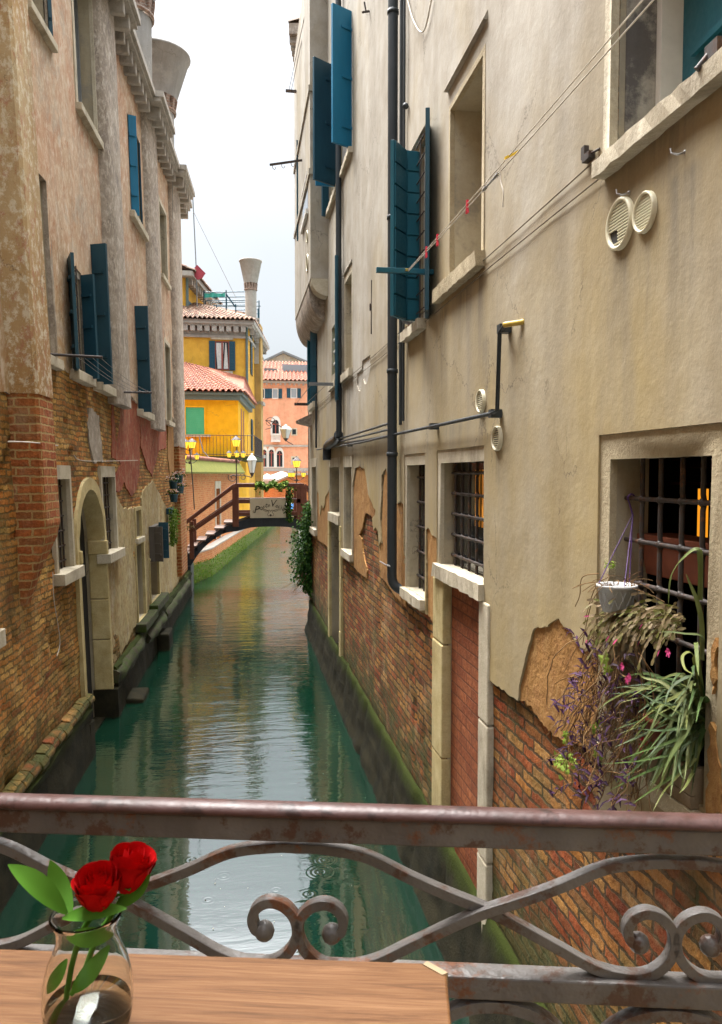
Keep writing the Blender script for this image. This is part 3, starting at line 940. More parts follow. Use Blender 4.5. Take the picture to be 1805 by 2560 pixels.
def grille(k, nv, nh, dep, r, parent, knob=True, mat=M['iron'], ext=.05, ylist=None, zlist=None, wave=0.0):
    y0, y1, z0, z1 = W[k]
    m = MB()
    yl = ylist or [y0+(y1-y0)*(i+.5)/nv for i in range(nv)]
    zl = zlist or [z0+(z1-z0)*(i+.5)/nh for i in range(nh)]
    for y in yl:
        pts = [(XR+dep, y, z0-.01)]
        for z in sorted(zl):
            pts += [(XR+dep, y, z-.03), (XR+dep+wave, y, z), (XR+dep, y, z+.03)]
        pts.append((XR+dep, y, z1+.01))
        m.tube(pts, r, 7)
    for z in zl:
        pts = [(XR+dep, y0-ext, z)]
        for y in sorted(yl):
            pts += [(XR+dep, y-.03, z), (XR+dep-wave, y, z), (XR+dep, y+.03, z)]
        pts.append((XR+dep, y1+ext, z))
        m.tube(pts, r, 7)
    if knob:
        for y in yl:
            for z in zl: m.ball((XR+dep, y, z), r*1.75, 8)
    return m.build('grille', mat, parent)
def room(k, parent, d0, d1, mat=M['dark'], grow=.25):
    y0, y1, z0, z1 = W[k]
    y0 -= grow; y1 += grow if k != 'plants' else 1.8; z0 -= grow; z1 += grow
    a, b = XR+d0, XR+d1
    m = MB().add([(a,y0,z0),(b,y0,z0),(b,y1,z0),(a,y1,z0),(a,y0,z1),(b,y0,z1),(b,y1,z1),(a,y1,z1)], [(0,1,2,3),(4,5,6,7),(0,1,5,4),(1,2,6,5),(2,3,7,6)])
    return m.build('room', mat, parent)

# the window full of plants
wp = thing('window', None, None, (XR, 2.8, 2.4)); wp.parent = house; wp.location = Vector((XR, 2.8, 2.4)) - house.location
y0, y1, z0, z1 = W['plants']
f, e = layer(mR, [rect(*OUT['plants'])], [rect(y0+.004, y1-.004, z0+.02, z1-.004)], .012, .035, step=.08, rough=.008, nscale=7)
f.add(e.v, e.f).build('frame', M['stone_rough'], wp)
grille('plants', 4, 3, .095, .0105, wp, knob=True, ylist=[YP(1605,1300,1).x and (XR+.095)*ray(u,1300).y/ray(u,1300).x for u in (1605,1651,1705,1757)], zlist=[R(1650,v,-.095).z for v in (1250,1362,1474,1586,1700)], wave=.006)
room('plants', wp, .205, 2.2)
m = MB()
p = R(1757, 1222, -1.2); q = R(1757, 1345, -1.2)
m.box((p.x, p.y-.03, q.z), (p.x+.02, p.y+.05, p.z)).build('lit_lamp_strip', M['litcurtain'], wp)
MB().box((XR+1.1, y0-.2, R(1700,1212,-1.1).z), (XR+1.14, R(1672,1212,-1.1).y, R(1700,1205,-1.1).z)).box((XR+1.1, y0-.2, R(1700,1170,-1.1).z), (XR+1.14, R(1680,1170,-1.1).y, R(1700,1148,-1.1).z)).build('shelf', M['redwood'], wp)

# barred window over the bricked-up door
wg = pane('grille', M['pane'])
y0, y1, z0, z1 = W['grille']
ring('grille', OUT['grille'], wg, M['stone'], -.010, .03, rough=.004)
grille('grille', 6, 5, YP(1128,1300,y1).x-XR+.01, .0115, wg, wave=.012)
m = MB()
for i, (a, b) in enumerate(((.08, .2), (.3, .36), (.42, .5))):
    m.box((XR+.125, y0+(y1-y0)*a, z0+.35), (XR+.135, y0+(y1-y0)*b, z1-.06))
m.build('lit_room', M['litroom'], wg)
zb = R(1204,1498).z
sill(y0-.05, R(1091,1400).y, z0+.005, z0+.005-zb, .04, wg, seed=4)

dd = pane('door', M['brick_infill'], 'bricked_door', .065)
y0, y1, z0, z1 = W['door']
def pier(u0, u1, v, ztop, proud, parent, name='door_jamb', mat=M['stone_ochre']):
    m = MB()
    ya, yb = R(u1, v).y-.006, R(u0, v).y+.006
    z = -.3
    rr = random.Random(int(u0))
    while z < ztop-.01:
        h = min(rr.uniform(.55, .95), ztop-z)
        if ztop-z-h < .2: h = ztop-z
        m.box((XR-proud-rr.uniform(0, .006), ya, z), (XR+.064, yb, z+h-.006))
        z += h
    return m.build(name, mat, parent, bevel=.012)
pier(1085, 1109, 1650, zb-.002, .012, dd)
pier(1201, 1224, 1650, zb-.002, .014, dd, mat=M['stone'])

wn = pane('narrow', M['pane'])
y0, y1, z0, z1 = W['narrow']
ring('narrow', OUT['narrow'], wn, M['stone'], -.010, .03, rough=.004)
grille('narrow', 4, 5, YP(1044,1300,y1).x-XR, .011, wn, wave=.012)
sill(y0-.04, y1+.06, z0, .09, .05, wn, seed=5)

w4 = pane('w4', M['dark'], depth=.19); y0, y1, z0, z1 = W['w4']
ring('w4', (y0-.05, y1+.05, z0, z1+.16), w4, M['stone'], .006, .04)
sill(y0-.06, y1+.06, z0, .1, .05, w4, seed=6)
w5 = pane('w5', M['pane'], depth=.19); y0, y1, z0, z1 = W['w5']
ring('w5', (y0-.06, y1+.02, z0, z1+.15), w5, M['stone'], .006, .04)
m = MB()
vs, fs = [], []
for i in range(13):
    y = y0+.05+(y1-y0)*.55*i/12
    for j in range(9):
        z = z0+.05+(z1-z0-.1)*j/8
        vs.append((XR+.12+.03*math.sin(i*1.3), y - .12*math.sin(j*.5)*(1-i/12), z))
for i in range(12):
    for j in range(8): fs.append((i*9+j, (i+1)*9+j, (i+1)*9+j+1, i*9+j+1))
m.add(vs, fs, True).build('curtain', M['teal'], w5)
d2 = pane('door2', M['dark'], 'water_door', .43); y0, y1, z0, z1 = W['door2']
sill(y0-.04, y1+.08, W['w5'][2], W['w5'][2]-z1, .03, d2, name='lintel', seed=8)
pier(821, 824.3, 1450, z1-.002, .01, d2); pier(849.3, 853, 1450, z1-.002, .01, d2)
MB().box((XR+.1, y0, -.3), (XR+.43, y1, .55)).build('door_step', M['foundation'], d2)
w6 = pane('w6', M['dark'], depth=.19); y0, y1, z0, z1 = W['w6']
ring('w6', (y0-.05, y1+.3, z0, z1+.18), w6, M['stone'], .006, .04)
sill(y0-.05, y1+.3, z0, .12, .05, w6, seed=9)

# upper windows
def hood(k, parent, up=.16, proj=.03, grow=.1):
    y0, y1, z0, z1 = W[k]
    return MB().prism([(XR-proj, y0-grow, z1+up), (XR+.05, y0-grow, z1+up), (XR+.05, y0-grow, z1+up+.06), (XR-.004, y0-grow, z1+up+.06)], (0, y1-y0+2*grow, 0)).build('hood', M['cream'], parent)
u1 = pane('u1', M['teal'], 'window', .3); y0, y1, z0, z1 = W['u1']
ring('u1', (y0-.05, y1+.05, z0, z1+.05), u1, M['stone'], .012, .04, rough=.008)
MB().box((XR+.2, y1-.045, z0), (XR+.3, y1+.01, z1)).build('inner_frame', M['white'], u1)
MB().box((XR+.06, y1-.007, z0+.003), (XR+.198, y1-.002, z1-.003)).build('painted_jamb', M['dirty'], u1)
m = MB()
p = R(1740, 110, -.28)
m.bar((XR+.285, p.y+.03, p.z-.02), (XR+.285, y0, p.z+.02), .02, .03)
m.build('hinge_bar', M['teal'], u1)
sill(y0-.1, y1+.06, z0, .075, .06, u1, M['stone'], inner=.28, seed=1)
m = MB(); p = R(1800, 118, .02)
m.box((p.x-.03, p.y-.03, z0+.002), (p.x+.05, p.y+.04, z0+.06)).tube([(p.x-.02, p.y+.03, z0+.03), (p.x-.05, p.y+.05, z0-.01)], .012)
m.build('shutter_catch', M['iron'], u1)

u2 = pane('u2', M['niche'], 'blind_window'); y0, y1, z0, z1 = W['u2']
ring('u2', (y0-.05, y1+.05, z0, z1+.04), u2, M['stone_rough'], .004, .035, rough=.006)
hood('u2', u2, .17, .035, .09)
sill(R(1213,662).y, R(1101,760).y, R(1101,760).z+.105, .105, .07, u2, M['stone_rough'], seed=2)

u3 = pane('u3', M['pane'], depth=.12); y0, y1, z0, z1 = W['u3']
MB().prism([(XR-.04, R(1071,318).y, R(1071,318).z), (XR+.03, R(1071,318).y, R(1071,318).z), (XR+.03, R(1071,318).y, R(1071,318).z+.06), (XR-.004, R(1071,318).y, R(1071,318).z+.06)], (0, R(1020,416).y-R(1071,318).y, 0)).build('hood', M['cream'], u3)
sill(R(1066,800).y, R(1018,830).y, z0, .085, .075, u3, M['stone'], seed=3)
m = MB()
for a in (0, 1): m.box((XR+.035, (y0+.004, y1-.16)[a], z0+.003), (XR+.075, (y0+.04, y1-.004)[a], z1-.003))
m.box((XR+.035, y0+.04, z1-.063), (XR+.075, y1-.16, z1-.003))
m.build('frame', M['white'], u3)

def leaf(hinge, out, z0, z1, th, parent, mat, boards=0, name='shutter', battens=3):
    """a shutter leaf: vertical board from the hinge point to the outer point (x, y)"""
    h = Vector((hinge[0], hinge[1], 0)); q = Vector((out[0], out[1], 0))
    d = (q-h).normalized(); nn = Vector((-d.y, d.x, 0))
    if nn.y > 0: nn = -nn                      # the side that faces the camera
    m = MB()
    def slab(a, b, za, zb, t0, t1):
        qd = [h+d*a+nn*t0, h+d*b+nn*t0, h+d*b+nn*t1, h+d*a+nn*t1]
        m.hexa([p+Vector((0, 0, za)) for p in qd], [p+Vector((0, 0, zb)) for p in qd])
    Lh = (q-h).length
    slab(0, Lh, z0, z1, -th/2, th/2)
    if boards:
        k = boards
        for i in range(k):
            slab(.012, Lh-.012, z0+(z1-z0)*i/k+.008, z0+(z1-z0)*(i+1)/k-.008, th/2, th/2+.012)
    for i in range(battens):
        z = z0+(z1-z0)*(.14+.36*i)
        slab(.0, Lh*.55, z-.02, z+.02, th/2, th/2+.014)
    return m.build(name, mat, parent, bevel=.003)

# the near pair of the plank shutters, opened out from the wall
yb = R(1055,600).y
leaf((XR-.005, W['u3'][1]-.005), (YP(1013, 600, W['u3'][1]-.02).x, W['u3'][1]-.02), z0+.02, z1-.05, .035, u3, M['teal'], 8, battens=0)
pA = YP(1010.5, 600, W['u3'][1]-.03); pB = YP(980, 600, W['u3'][1]-.22)
leaf((pA.x, pA.y), (pB.x, pB.y), z0+.02, z1-.05, .035, u3, M['teal'], 8, battens=0)
leaf((XR-.01, y0-.01), (XR-.10, y0-.36), z0-.02, z1+.02, .035, u3, M['navy'], 0, battens=0)
m = MB()
gx = XR-.035
for zz in [z0+.08+(z1-z0-.1)*i/9 for i in range(10)]:
    m.tube([(gx, y0+.01, zz), (gx, y1-.01, zz)], .006, 6)
for yy in (y0+.15,): m.tube([(gx, yy, z0), (gx, yy, z1)], .006, 6)
m.build('guard_rail', M['iron'], u3)

# big blue shutters higher up
sa = pane('sa', M['pane'], depth=.15); y0, y1, z0, z1 = W['sa']
sill(y0-.08, y1+.06, z0, .08, .06, sa, seed=11)
MB().box((XR+.06, y1-.09, z0), (XR+.14, y1, z1)).box((XR+.06, y0, z0), (XR+.14, y0+.06, z1)).build('frame', M['white'], sa)
pa = YP(830, 200, y0-.16)
leaf((XR-.01, y0-.01), (pa.x, y0-.16), z0, z1, .04, sa, M['blue'])
leaf((XR-.01, y1+.02), (XR-.42, y1-.25), z0-.01, z1-.02, .04, sa, M['navy'])
sb = pane('sb', M['pane'], depth=.15); y0, y1, z0, z1 = W['sb']
sill(y0-.08, y1+.08, z0, .09, .06, sb, seed=12)
pb = YP(788, 300, y0-.02)
leaf((XR-.01, y0-.01), (pb.x, y0-.02), z0+.02, z1, .04, sb, M['blue'])
pc = YP(804, 480, y1)
leaf((XR-.01, y1), (pc.x, y1-.05), z0-.08, z1, .04, sb, M['navy'])

u4 = pane('u4', M['niche'], 'blind_window'); y0, y1, z0, z1 = W['u4']
ring('u4', (y0-.05, y1+.05, z0, z1+.1), u4, M['stone'], .004, .03)
sill(y0-.06, y1+.12, z0, .11, .06, u4, seed=13)
hood('u4', u4, .12, .03, .05)
u5 = pane('u5', M['green_blind'], depth=.06); y0, y1, z0, z1 = W['u5']
m = MB()
for i in range(1, 4): m.box((XR+.03, y0, z0+(z1-z0)*i/4-.02), (XR+.06, y1, z0+(z1-z0)*i/4+.02))
m.build('frame', M['white'], u5)
sill(y0-.05, y1+.12, z0-.16, .1, .06, u5, seed=14)
uf = pane('far', M['pane'], depth=.15); y0, y1, z0, z1 = W['far']
pf = YP(768, 900, y1)
leaf((XR-.01, y1), (pf.x, y1-.03), z0, z1+.15, .04, uf, M['teal'])
pf = YP(778, 900, y0)
leaf((XR-.01, y0), (pf.x, y0+.1), z0-.05, z1, .04, uf, M['navy'])
sill(y0-.1, y1+.1, z0-.03, .12, .1, uf, seed=15)

# bay on corbels near the far corner
yb = R(820, 600).y
xb = YP(776, 600, yb).x
zb0 = YP(800, 696, yb).z
bay = MB()
bay.box((xb, yb, zb0), (XR+.02, YF, HT))
bayo = bay.build('bay', M['cream'], house)
m = MB()
for za in (YP(770, 228, yb).z, YP(775, 436, yb).z):
    m.prism([(xb-.03, yb-.03, za), (xb-.03, yb-.03, za+.1), (XR-.002, yb-.03, za+.1), (XR-.002, yb-.03, za)], (0, YF-yb+.03, 0))
m.build('string_course', M['cream'], bayo)
pj = XR-xb
def qround(pj, h, n=10):
    return [(XR, 0)] + [(XR-pj*math.cos(math.pi/2*i/n)*1.0, -h*math.sin(math.pi/2*i/n)) for i in range(n+1)]
m = MB().prism([(x, yb+.001, zb0-.002+z) for x, z in qround(pj-.01, .30)], (0, .32, 0))
m.build('corbel', M['stone'], bayo)
m = MB().prism([(x, yb+.5, zb0-.002+z) for x, z in qround(pj-.012, .62)], (0, YF-yb-.52, 0))
m.build('soffit', M['grey_flue'], bayo)
yw = yb+2.0
m = MB().box((xb-.004, R(770,550,pj).y, YP(763,593,yw).z), (xb+.004, R(757,550,pj).y, YP(763,511,yw).z))
q = m.build('bay_window', M['pane'], bayo)
ya, ybb = R(771,550,pj).y, R(756.5,550,pj).y
MB().box((xb-.05, ya, YP(763,600,yw).z), (xb-.006, ybb, YP(763,590,yw).z)).box((xb-.03, ya, YP(763,511,yw).z), (xb-.006, ybb, YP(763,506,yw).z)).build('frame', M['white'], q)
def vent(c, r, parent, broken=False, n=9):
    c = Vector(c)
    rim = MB().lathe([(r*.84, -.0), (r*.84, -.012), (r*.93, -.018), (r, -.012), (r, .01)], c, 28, axis=(1, 0, 0))
    o = rim.build('vent', M['ivory'], parent)
    MB().lathe([(0.0005, 0), (r*.84, 0)], c + Vector((-.001, 0, 0)), 24, axis=(1, 0, 0)).build('vent_hole', M['black'], o)  # flat black disc paints in the unlit hollow behind the louvres
    m = MB()
    for i in range(n):
        z = -r*.78 + 2*r*.78*(i+.5)/n
        hw = math.sqrt(max(0, (r*.84)**2 - z*z))
        ya, yb_ = -hw, hw
        if broken and z < -r*.15: yb_ = hw*(.15 if z > -r*.62 else .9); 
        m.hexa([(c.x-.003, c.y+ya, c.z+z-.003), (c.x-.003, c.y+yb_, c.z+z-.003), (c.x-.009, c.y+yb_, c.z+z-.001), (c.x-.009, c.y+ya, c.z+z-.001)],
               [(c.x-.003, c.y+ya, c.z+z+.002), (c.x-.003, c.y+yb_, c.z+z+.002), (c.x-.009, c.y+yb_, c.z+z+.004), (c.x-.009, c.y+ya, c.z+z+.004)])
    m.build('louvre', M['ivory'], o)
    return o
vent(R(1551.5, 560, .006), .107, house, True, 13)
vent(R(1614, 531, .006), .080, house, False, 11)
vent(R(1243.5, 1096, .006), .077, house, False, 9)
vent(R(1203, 1003, .006), .077, house, False, 9)
vent(R(768.5, 592, pj+.005), .11, bayo); vent(R(768.5, 658, pj+.005), .16, bayo)

# pipes
m = MB()
p = R(981, 800, .075)
zt, zl = HT-.2, R(976, 1440, .075).z
pts = [(p.x, p.y, zt), (p.x, p.y, zl)]
for i in range(1, 7):
    a = math.pi/2*i/6*.9
    pts.append((p.x+.12*(1-math.cos(a)), p.y-.06*(1-math.cos(a)), zl-.13*math.sin(a)))
m.tube(pts, .05, 14)
dp = m.build('downpipe', M['pipe'], house)
for v in (44, 550, 1136, 930): MB().lathe([(.051, -.02), (.058, -.018), (.058, .018), (.051, .02)], (p.x, p.y, R(978, v, .075).z), 14).build('pipe_collar', M['pipe'], dp)
m = MB()
zc = R(976, 1410, .075).z
m.tube([(p.x-.03, p.y+.5, zc-.02), (p.x-.06, p.y, zc), (p.x-.05, p.y-.15, zc+.005)], .008, 6)
m.build('pipe_clip', M['steel'], dp)
m = MB(); p2 = R(1002, 700, .03)
m.tube([(p2.x, p2.y, HT-.3), (p2.x, p2.y, R(1002, 1062, .03).z)], .017, 8)
p2 = R(1009, 700, .03)
m.tube([(p2.x, p2.y, HT-.3), (p2.x, p2.y, R(1009, 1052, .03).z)], .013, 8)
p2 = R(1014, 265, .03); m.ball(p2, .03)
m.build('thin_pipe', M['pipe'], house)
m = MB(); p = R(847, 900, .07)
za = R(846, 1092, .07).z
pl = R(817, 1095, .07)
m.tube([(p.x, p.y, HT-.4), (p.x, p.y, za)], .045, 10)
m.tube(spline([(p.x, p.y+.02, za+.03), (p.x, p.y+.3, za-.03), (p.x, pl.y-.15, za-.08), (p.x, pl.y, za-.15), (p.x, pl.y, R(817, 1150, .07).z)], 5), .075, 10)
m.build('downpipe', M['pipe'], house)
m = MB(); p = R(845, 760, .09)
rr = random.Random(9)
for i in range(5):
    m.tube([(p.x-.02+.015*i, p.y+.1*i, R(845, 640+rr.uniform(-8, 6), .09).z), (p.x-.02+.015*i, p.y+.1*i, R(845, 1000, .09).z)], .03, 6)
m.build('pipe_bundle', M['navy'], house)
p = R(790, 1000, .05)
MB().tube([(p.x, p.y, R(790, 985, .05).z), (p.x, p.y, R(790, 1120, .05).z)], .02, 6).build('thin_pipe', M['pipe'], house)
gas = [R(*q) for q in ((1262, 812, .06), (1249, 832, .06), (1243, 1026, .06), (1228, 1034, .06), (1110, 1060, .06), (992, 1085, .06), (900, 1107, .06), (792, 1124, .05))]
m = MB().tube(gas, .0135, 8)
for q in ((1232, 1034, .05), (1254, 822, .05), (1080, 1066, .05), (872, 1112, .05)):
    c = R(*q); m.box((c.x-.02, c.y-.03, c.z-.025), (XR+.0, c.y+.03, c.z+.025))
m.tube([R(975, 1058, .05), R(848, 1097, .05)], .014, 6).tube([R(975, 1073, .05), R(825, 1110, .05)], .012, 6).tube([R(974, 1090, .04), R(848, 1110, .04)], .013, 6)
m.build('gas_pipe', M['pipe'], house)
m = MB()
a, b = R(1263, 812, .06), R(1307, 805, .0)
for i in range(14):
    c = a.lerp(b, i/13); m.ball(c, .017, 8)
m.build('yellow_hose', M['yhose'], house)
# cables, hooks
m = MB()
for q, y_end in ((R(1505, 391), 16.0), (R(1500, 445), 16.0)):
    y = q.y if q.z > R(1500, 445).z+.02 else -1.4
    pts = [(XR-.012, y+(y_end-y)*i/20, q.z - .03*math.sin(math.pi*((i*3) % 20)/20)*.5) for i in range(21)]
    m.tube(pts, .004, 5)
m.build('wall_cable', M['wallcable'], house)
for q in ((1573, 482), (1714, 380)):
    c = R(*q)
    m = MB().tube([c, c+Vector((-.03, 0, -.01)), c+Vector((-.045, .02, 0)), c+Vector((-.045, .025, .02))], .0035, 6).ball(c, .009)
    m.build('screw_hook', M['steel'], house)
c = R(1487, 383)
MB().tube([c+Vector((0, -.05, 0)), c+Vector((-.02, .02, 0))], .006, 6).box(c+Vector((-.03, .0, -.02)), c+Vector((0, .07, .012))).box(c+Vector((-.028, .05, 0)), c+Vector((-.005, .085, .055))).build('iron_peg', M['iron'], house)
m = MB()
m.tube(spline([R(1017, -8, .02), R(1031, 45, .02), R(1050, 79, .03), R(1064, 66, .02), R(1080, -8, .02)], 6), .007, 6)
m.build('loose_cable', M['rope'], house)
c = R(925, 28); MB().bar(c, c+Vector((-.1, -.05, -.05)), .02, .02).bar(c+Vector((-.05, 0, 0)), c+Vector((-.07, 0, .1)), .02, .015).build('iron_peg', M['iron'], house)
c = R(817, 520); MB().bar(c, c+Vector((-.16, 0, 0)), .02, .03).bar(c+Vector((-.16, 0, .0)), c+Vector((-.16, 0, -.08)), .02, .02).build('iron_peg', M['iron'], house)
p, q = R(929, 700, .006), R(928, 835, .006)
MB().bar(p, q, .012, .012).box(q+Vector((-.02, -.02, .28)), q+Vector((.0, .02, .36))).build('wall_clip', M['iron'], house)
# small canopy and eave beyond
q = YP(772, 1053, YF-.3)
MB().prism([(XR, YF-.6, q.z+.15), (XR-.32, YF-.6, q.z-.0), (XR-.3, YF-.6, q.z-.05), (XR, YF-.6, q.z-.12)], (0, .5, 0)).build('canopy', M['grey_flue'], house)
# roof and hidden faces that close the block
MB().add([(XR+.3, -9, -.6), (XR+6, -9, -.6), (XR+6, YF, -.6), (XR+.3, YF, -.6), (XR+.3, -9, HT), (XR+6, -9, HT), (XR+6, YF, HT), (XR+.3, YF, HT)],
         [(1,2,6,5), (3,2,6,7), (0,1,5,4)]).add([(XR-.25, -9.1, HT), (XR+6.2, -9.1, HT), (XR+6.2, YF+.1, HT), (XR-.25, YF+.1, HT)], [(0,1,2,3)]).add([(XR, YF, -.6), (XR+.35, YF, -.6), (XR+.35, YF, HT), (XR, YF, HT)], [(0,1,2,3)]).build('roof', M['tile_old'], house, fix=False)

# ------------------------------------------------------------------ left-hand house
YE, ZT = 23.2, 11.3
lh = thing('canal_house', 'old leaning house of worn salmon plaster and brick with an arched water door', 'house', (-5, 10, 0))
def rectL(pf, pn, pt, pb):
    y1 = L(*pf).y; y0 = L(*pn).y
    return (y0, y1, pb if not isinstance(pb, tuple) else L(*pb).z, pt if not isinstance(pt, tuple) else L(*pt).z)
LW = {
 'la':  rectL((178,1300), (139,1300), (150,1197), (142,1436)),
 'lb':  rectL((290,1290), (259,1290), (266,1192), (266,1384)),
 'lc':  rectL((354,1315), (340,1315), (345,1275), (345,1345)),
 'ld':  rectL((362,1450), (343,1450), (345,1362), (350,1552)),
 'le':  rectL((398,1440), (376,1440), (385,1395), (385,1502)),
 'u1':  rectL((127,700), (98,700), (98,436), (110,885)),
 'w1':  rectL((210,800), (176,800), (176,655), (185,926)),
 'w2':  rectL((266,800), (236,800), (236,620), (245,957)),
 'u3':  rectL((118,20), (68,20), (90,-250), (90,45)),
 'u4':  rectL((237,200), (192,200), (200,-120), (215,300)),
 'u5':  rectL((352,420), (322,420), (325,300), (335,545)),
 'u6':  rectL((368,900), (342,900), (345,775), (350,1025)),
 'u7':  rectL((416,600), (400,600), (402,512), (405,690)),
 'u8':  rectL((426,950), (414,950), (416,860), (418,1052)),
 'ln':  (6.35, 6.85, 2.25, 3.3),
}
AY0, AY1 = L(197,1400).y, L(262,1400).y
AZ = L(258,1352).z
AR = (AY1-AY0)/2
def arch(y0, y1, zs, zb, n=16, up=1.0):
    r = (y1-y0)/2; c = (y0+y1)/2
    return [(y0, zb), (y1, zb)] + [(c+r*math.cos(math.pi*i/n), zs+r*up*math.sin(math.pi*i/n)) for i in range(n+1)]
archp = arch(AY0, AY1, AZ, -.6)
LH = {k: rect(*v) for k, v in LW.items()}
LD = {k: .25 for k in LW}; LD.update(u1=.3, u4=.3, ln=.2, ld=.2, le=.2)
LHL = list(LH.values()) + [archp]
f, e = layer(mL, [rect(-9, YE, -.6, ZT)], LHL, .03, .25, step=.4, rough=.03, nscale=1.1, seed=4, fine=(6.4, 12.6, .75, 4.7, .065, .032), hole_depth=[(archp, .30)]+[(LH[k], LD[k]) for k in LW])
f.build('brick_wall', M['brick_left'], lh)
e.build('window_reveal', M['reveal'], lh)
cl = lpts([(20,985),(88,978),(126,892),(150,900),(152,918),(180,935),(212,955),(225,950),(240,968),(283,965),(300,990),(318,985),(330,995),(345,1010),(375,1030),(400,1045),(415,1050),(440,1044)])
f, e = layer(mL, [[(YE, ZT), (-9, ZT), (-9, 4.5)] + rag([(5, 4.7)] + cl, .03, .08, 4, closed=False) + [(YE, 4.6)]], LHL, 0, .045, step=.35, rough=.022, nscale=1.0, seed=4)
f.build('plaster', M['salmon'], lh)
e.build('plaster_edge', M['grey_flue'], lh)
def l2(*p): return [(x/2.088, 1000+y/2.088) for x, y in p]
def patch(px, mat, name, seed, off=.012):
    f, e = layer(mL, [rag(lpts(l2(*px)), .025, .07, seed)], LHL, off, .03, step=.3, rough=.012, nscale=2, seed=seed)
    f.add(e.v, e.f)
    return f.build(name, mat, lh)
patch(((588, -60), (735, -40), (738, 110), (732, 380), (715, 470), (690, 500), (650, 430), (640, 470), (615, 480), (600, 400), (640, 330), (590, 300)), M['red_plaster'], 'red_plaster', 2)
patch(((737, 90), (800, 75), (868, 60), (872, 250), (832, 262), (815, 330), (797, 400), (770, 350), (737, 240)), M['red_plaster'], 'red_plaster', 3)
patch(((470, 40), (520, 80), (530, 180), (545, 320), (500, 330), (478, 250), (462, 130)), M['grey_flue'], 'pale_plaster', 5)
patch(((548, 500), (600, 480), (650, 570), (712, 560), (720, 700), (716, 1165), (640, 1330), (560, 1420), (552, 1000), (546, 800)), M['low_plaster'], 'damp_plaster', 6)
patch(((742, 480), (800, 420), (870, 560), (934, 600), (938, 985), (850, 1075), (770, 1140), (745, 1165), (740, 800)), M['low_plaster'], 'damp_plaster', 7)
patch(((878, 120), (968, 120), (970, 480), (900, 520), (880, 300)), M['render'], 'brown_plaster', 8)

def paneL(k, mat, name='window', parent=lh, depth=None):
    y0, y1, z0, z1 = LW[k]
    d = LD[k] if depth is None else depth
    q = [mL(y0-.03, z0-.03, d), mL(y1+.03, z0-.03, d), mL(y1+.03, z1+.03, d), mL(y0-.03, z1+.03, d)]
    return MB().prism(q, (-.03, 0, 0)).build(name, mat, parent)
def boxL(m, y0, y1, z0, z1, d0, d1, jit=0):
    rr = random.Random(int(y0*100)); j = lambda: rr.uniform(-jit, jit)
    q0 = [mL(y0, z0, d1), mL(y1, z0, d1), mL(y1, z0+j(), d0), mL(y0, z0+j(), d0)]
    q1 = [mL(y0, z1, d1), mL(y1, z1, d1), mL(y1, z1+j(), d0), mL(y0, z1+j(), d0)]
    return m.hexa(q0, q1)
def ringL(k, parent, mat, g=.08, top=.12, proud=.008, bottom=0.0, near=None):
    y0, y1, z0, z1 = LW[k]
    f, e = layer(mL, [rect(y0-(g if near is None else near), y1+g, z0-bottom, z1+top)], [rect(y0+.004, y1-.004, z0+.004, z1-.004)], -proud, .05, step=.12, rough=.006, nscale=6)
    f.add(e.v, e.f)
    return f.build('frame', mat, parent)
def sillL(k, parent, th=.1, proj=.08, g=.1, mat=M['stone']):
    y0, y1, z0, z1 = LW[k]
    return boxL(MB(), y0-g, y1+g, z0-th, z0+.004, -proj, .1, .008).build('sill', mat, parent, bevel=.008)
def grilleL(k, parent, nv, nh, dep=.09, r=.011):
    y0, y1, z0, z1 = LW[k]
    m = MB()
    for i in range(nv):
        y = y0+(y1-y0)*(i+.5)/nv
        m.tube([mL(y, z0, dep), mL(y, (z0+z1)/2, dep), mL(y, z1, dep)], r, 6)
    for i in range(nh):
        z = z0+(z1-z0)*(i+.5)/nh
        m.tube([mL(y0, z, dep), mL(y1, z, dep)], r*1.1, 6)
    return m.build('grille', M['iron'], parent)

# low barred windows
for k in ('la', 'lb'):
    p = paneL(k, M['pane'])
    ringL(k, p, M['stone'], .07, .16)
    sillL(k, p, .13, .10, .12)
    grilleL(k, p, 5, 6)
p = paneL('ln', M['pane']); ringL('ln', p, M['stone']); sillL('ln', p, .14, .12, .2); grilleL('ln', p, 4, 6)
p = paneL('lc', M['pane']); ringL('lc', p, M['stone_ochre'], .06, .06); sillL('lc', p, .1, .05, .08)
p = paneL('ld', M['dark'], 'water_door'); ringL('ld', p, M['stone_ochre'], .12, .05, near=.05); boxL(MB(), LW['ld'][0]-.2, LW['ld'][1]+.5, LW['ld'][2]-.16, LW['ld'][2]-.003, -.16, .1).build('door_step', M['ledge'], p, bevel=.02)
p = paneL('le', M['woodbr'], 'water_door'); ringL('le', p, M['stone_ochre'], .12, .04, near=.05); boxL(MB(), LW['le'][0]-.2, LW['le'][1]+.3, LW['le'][2]-.16, LW['le'][2]-.003, -.16, .1).build('door_step', M['ledge'], p, bevel=.02)

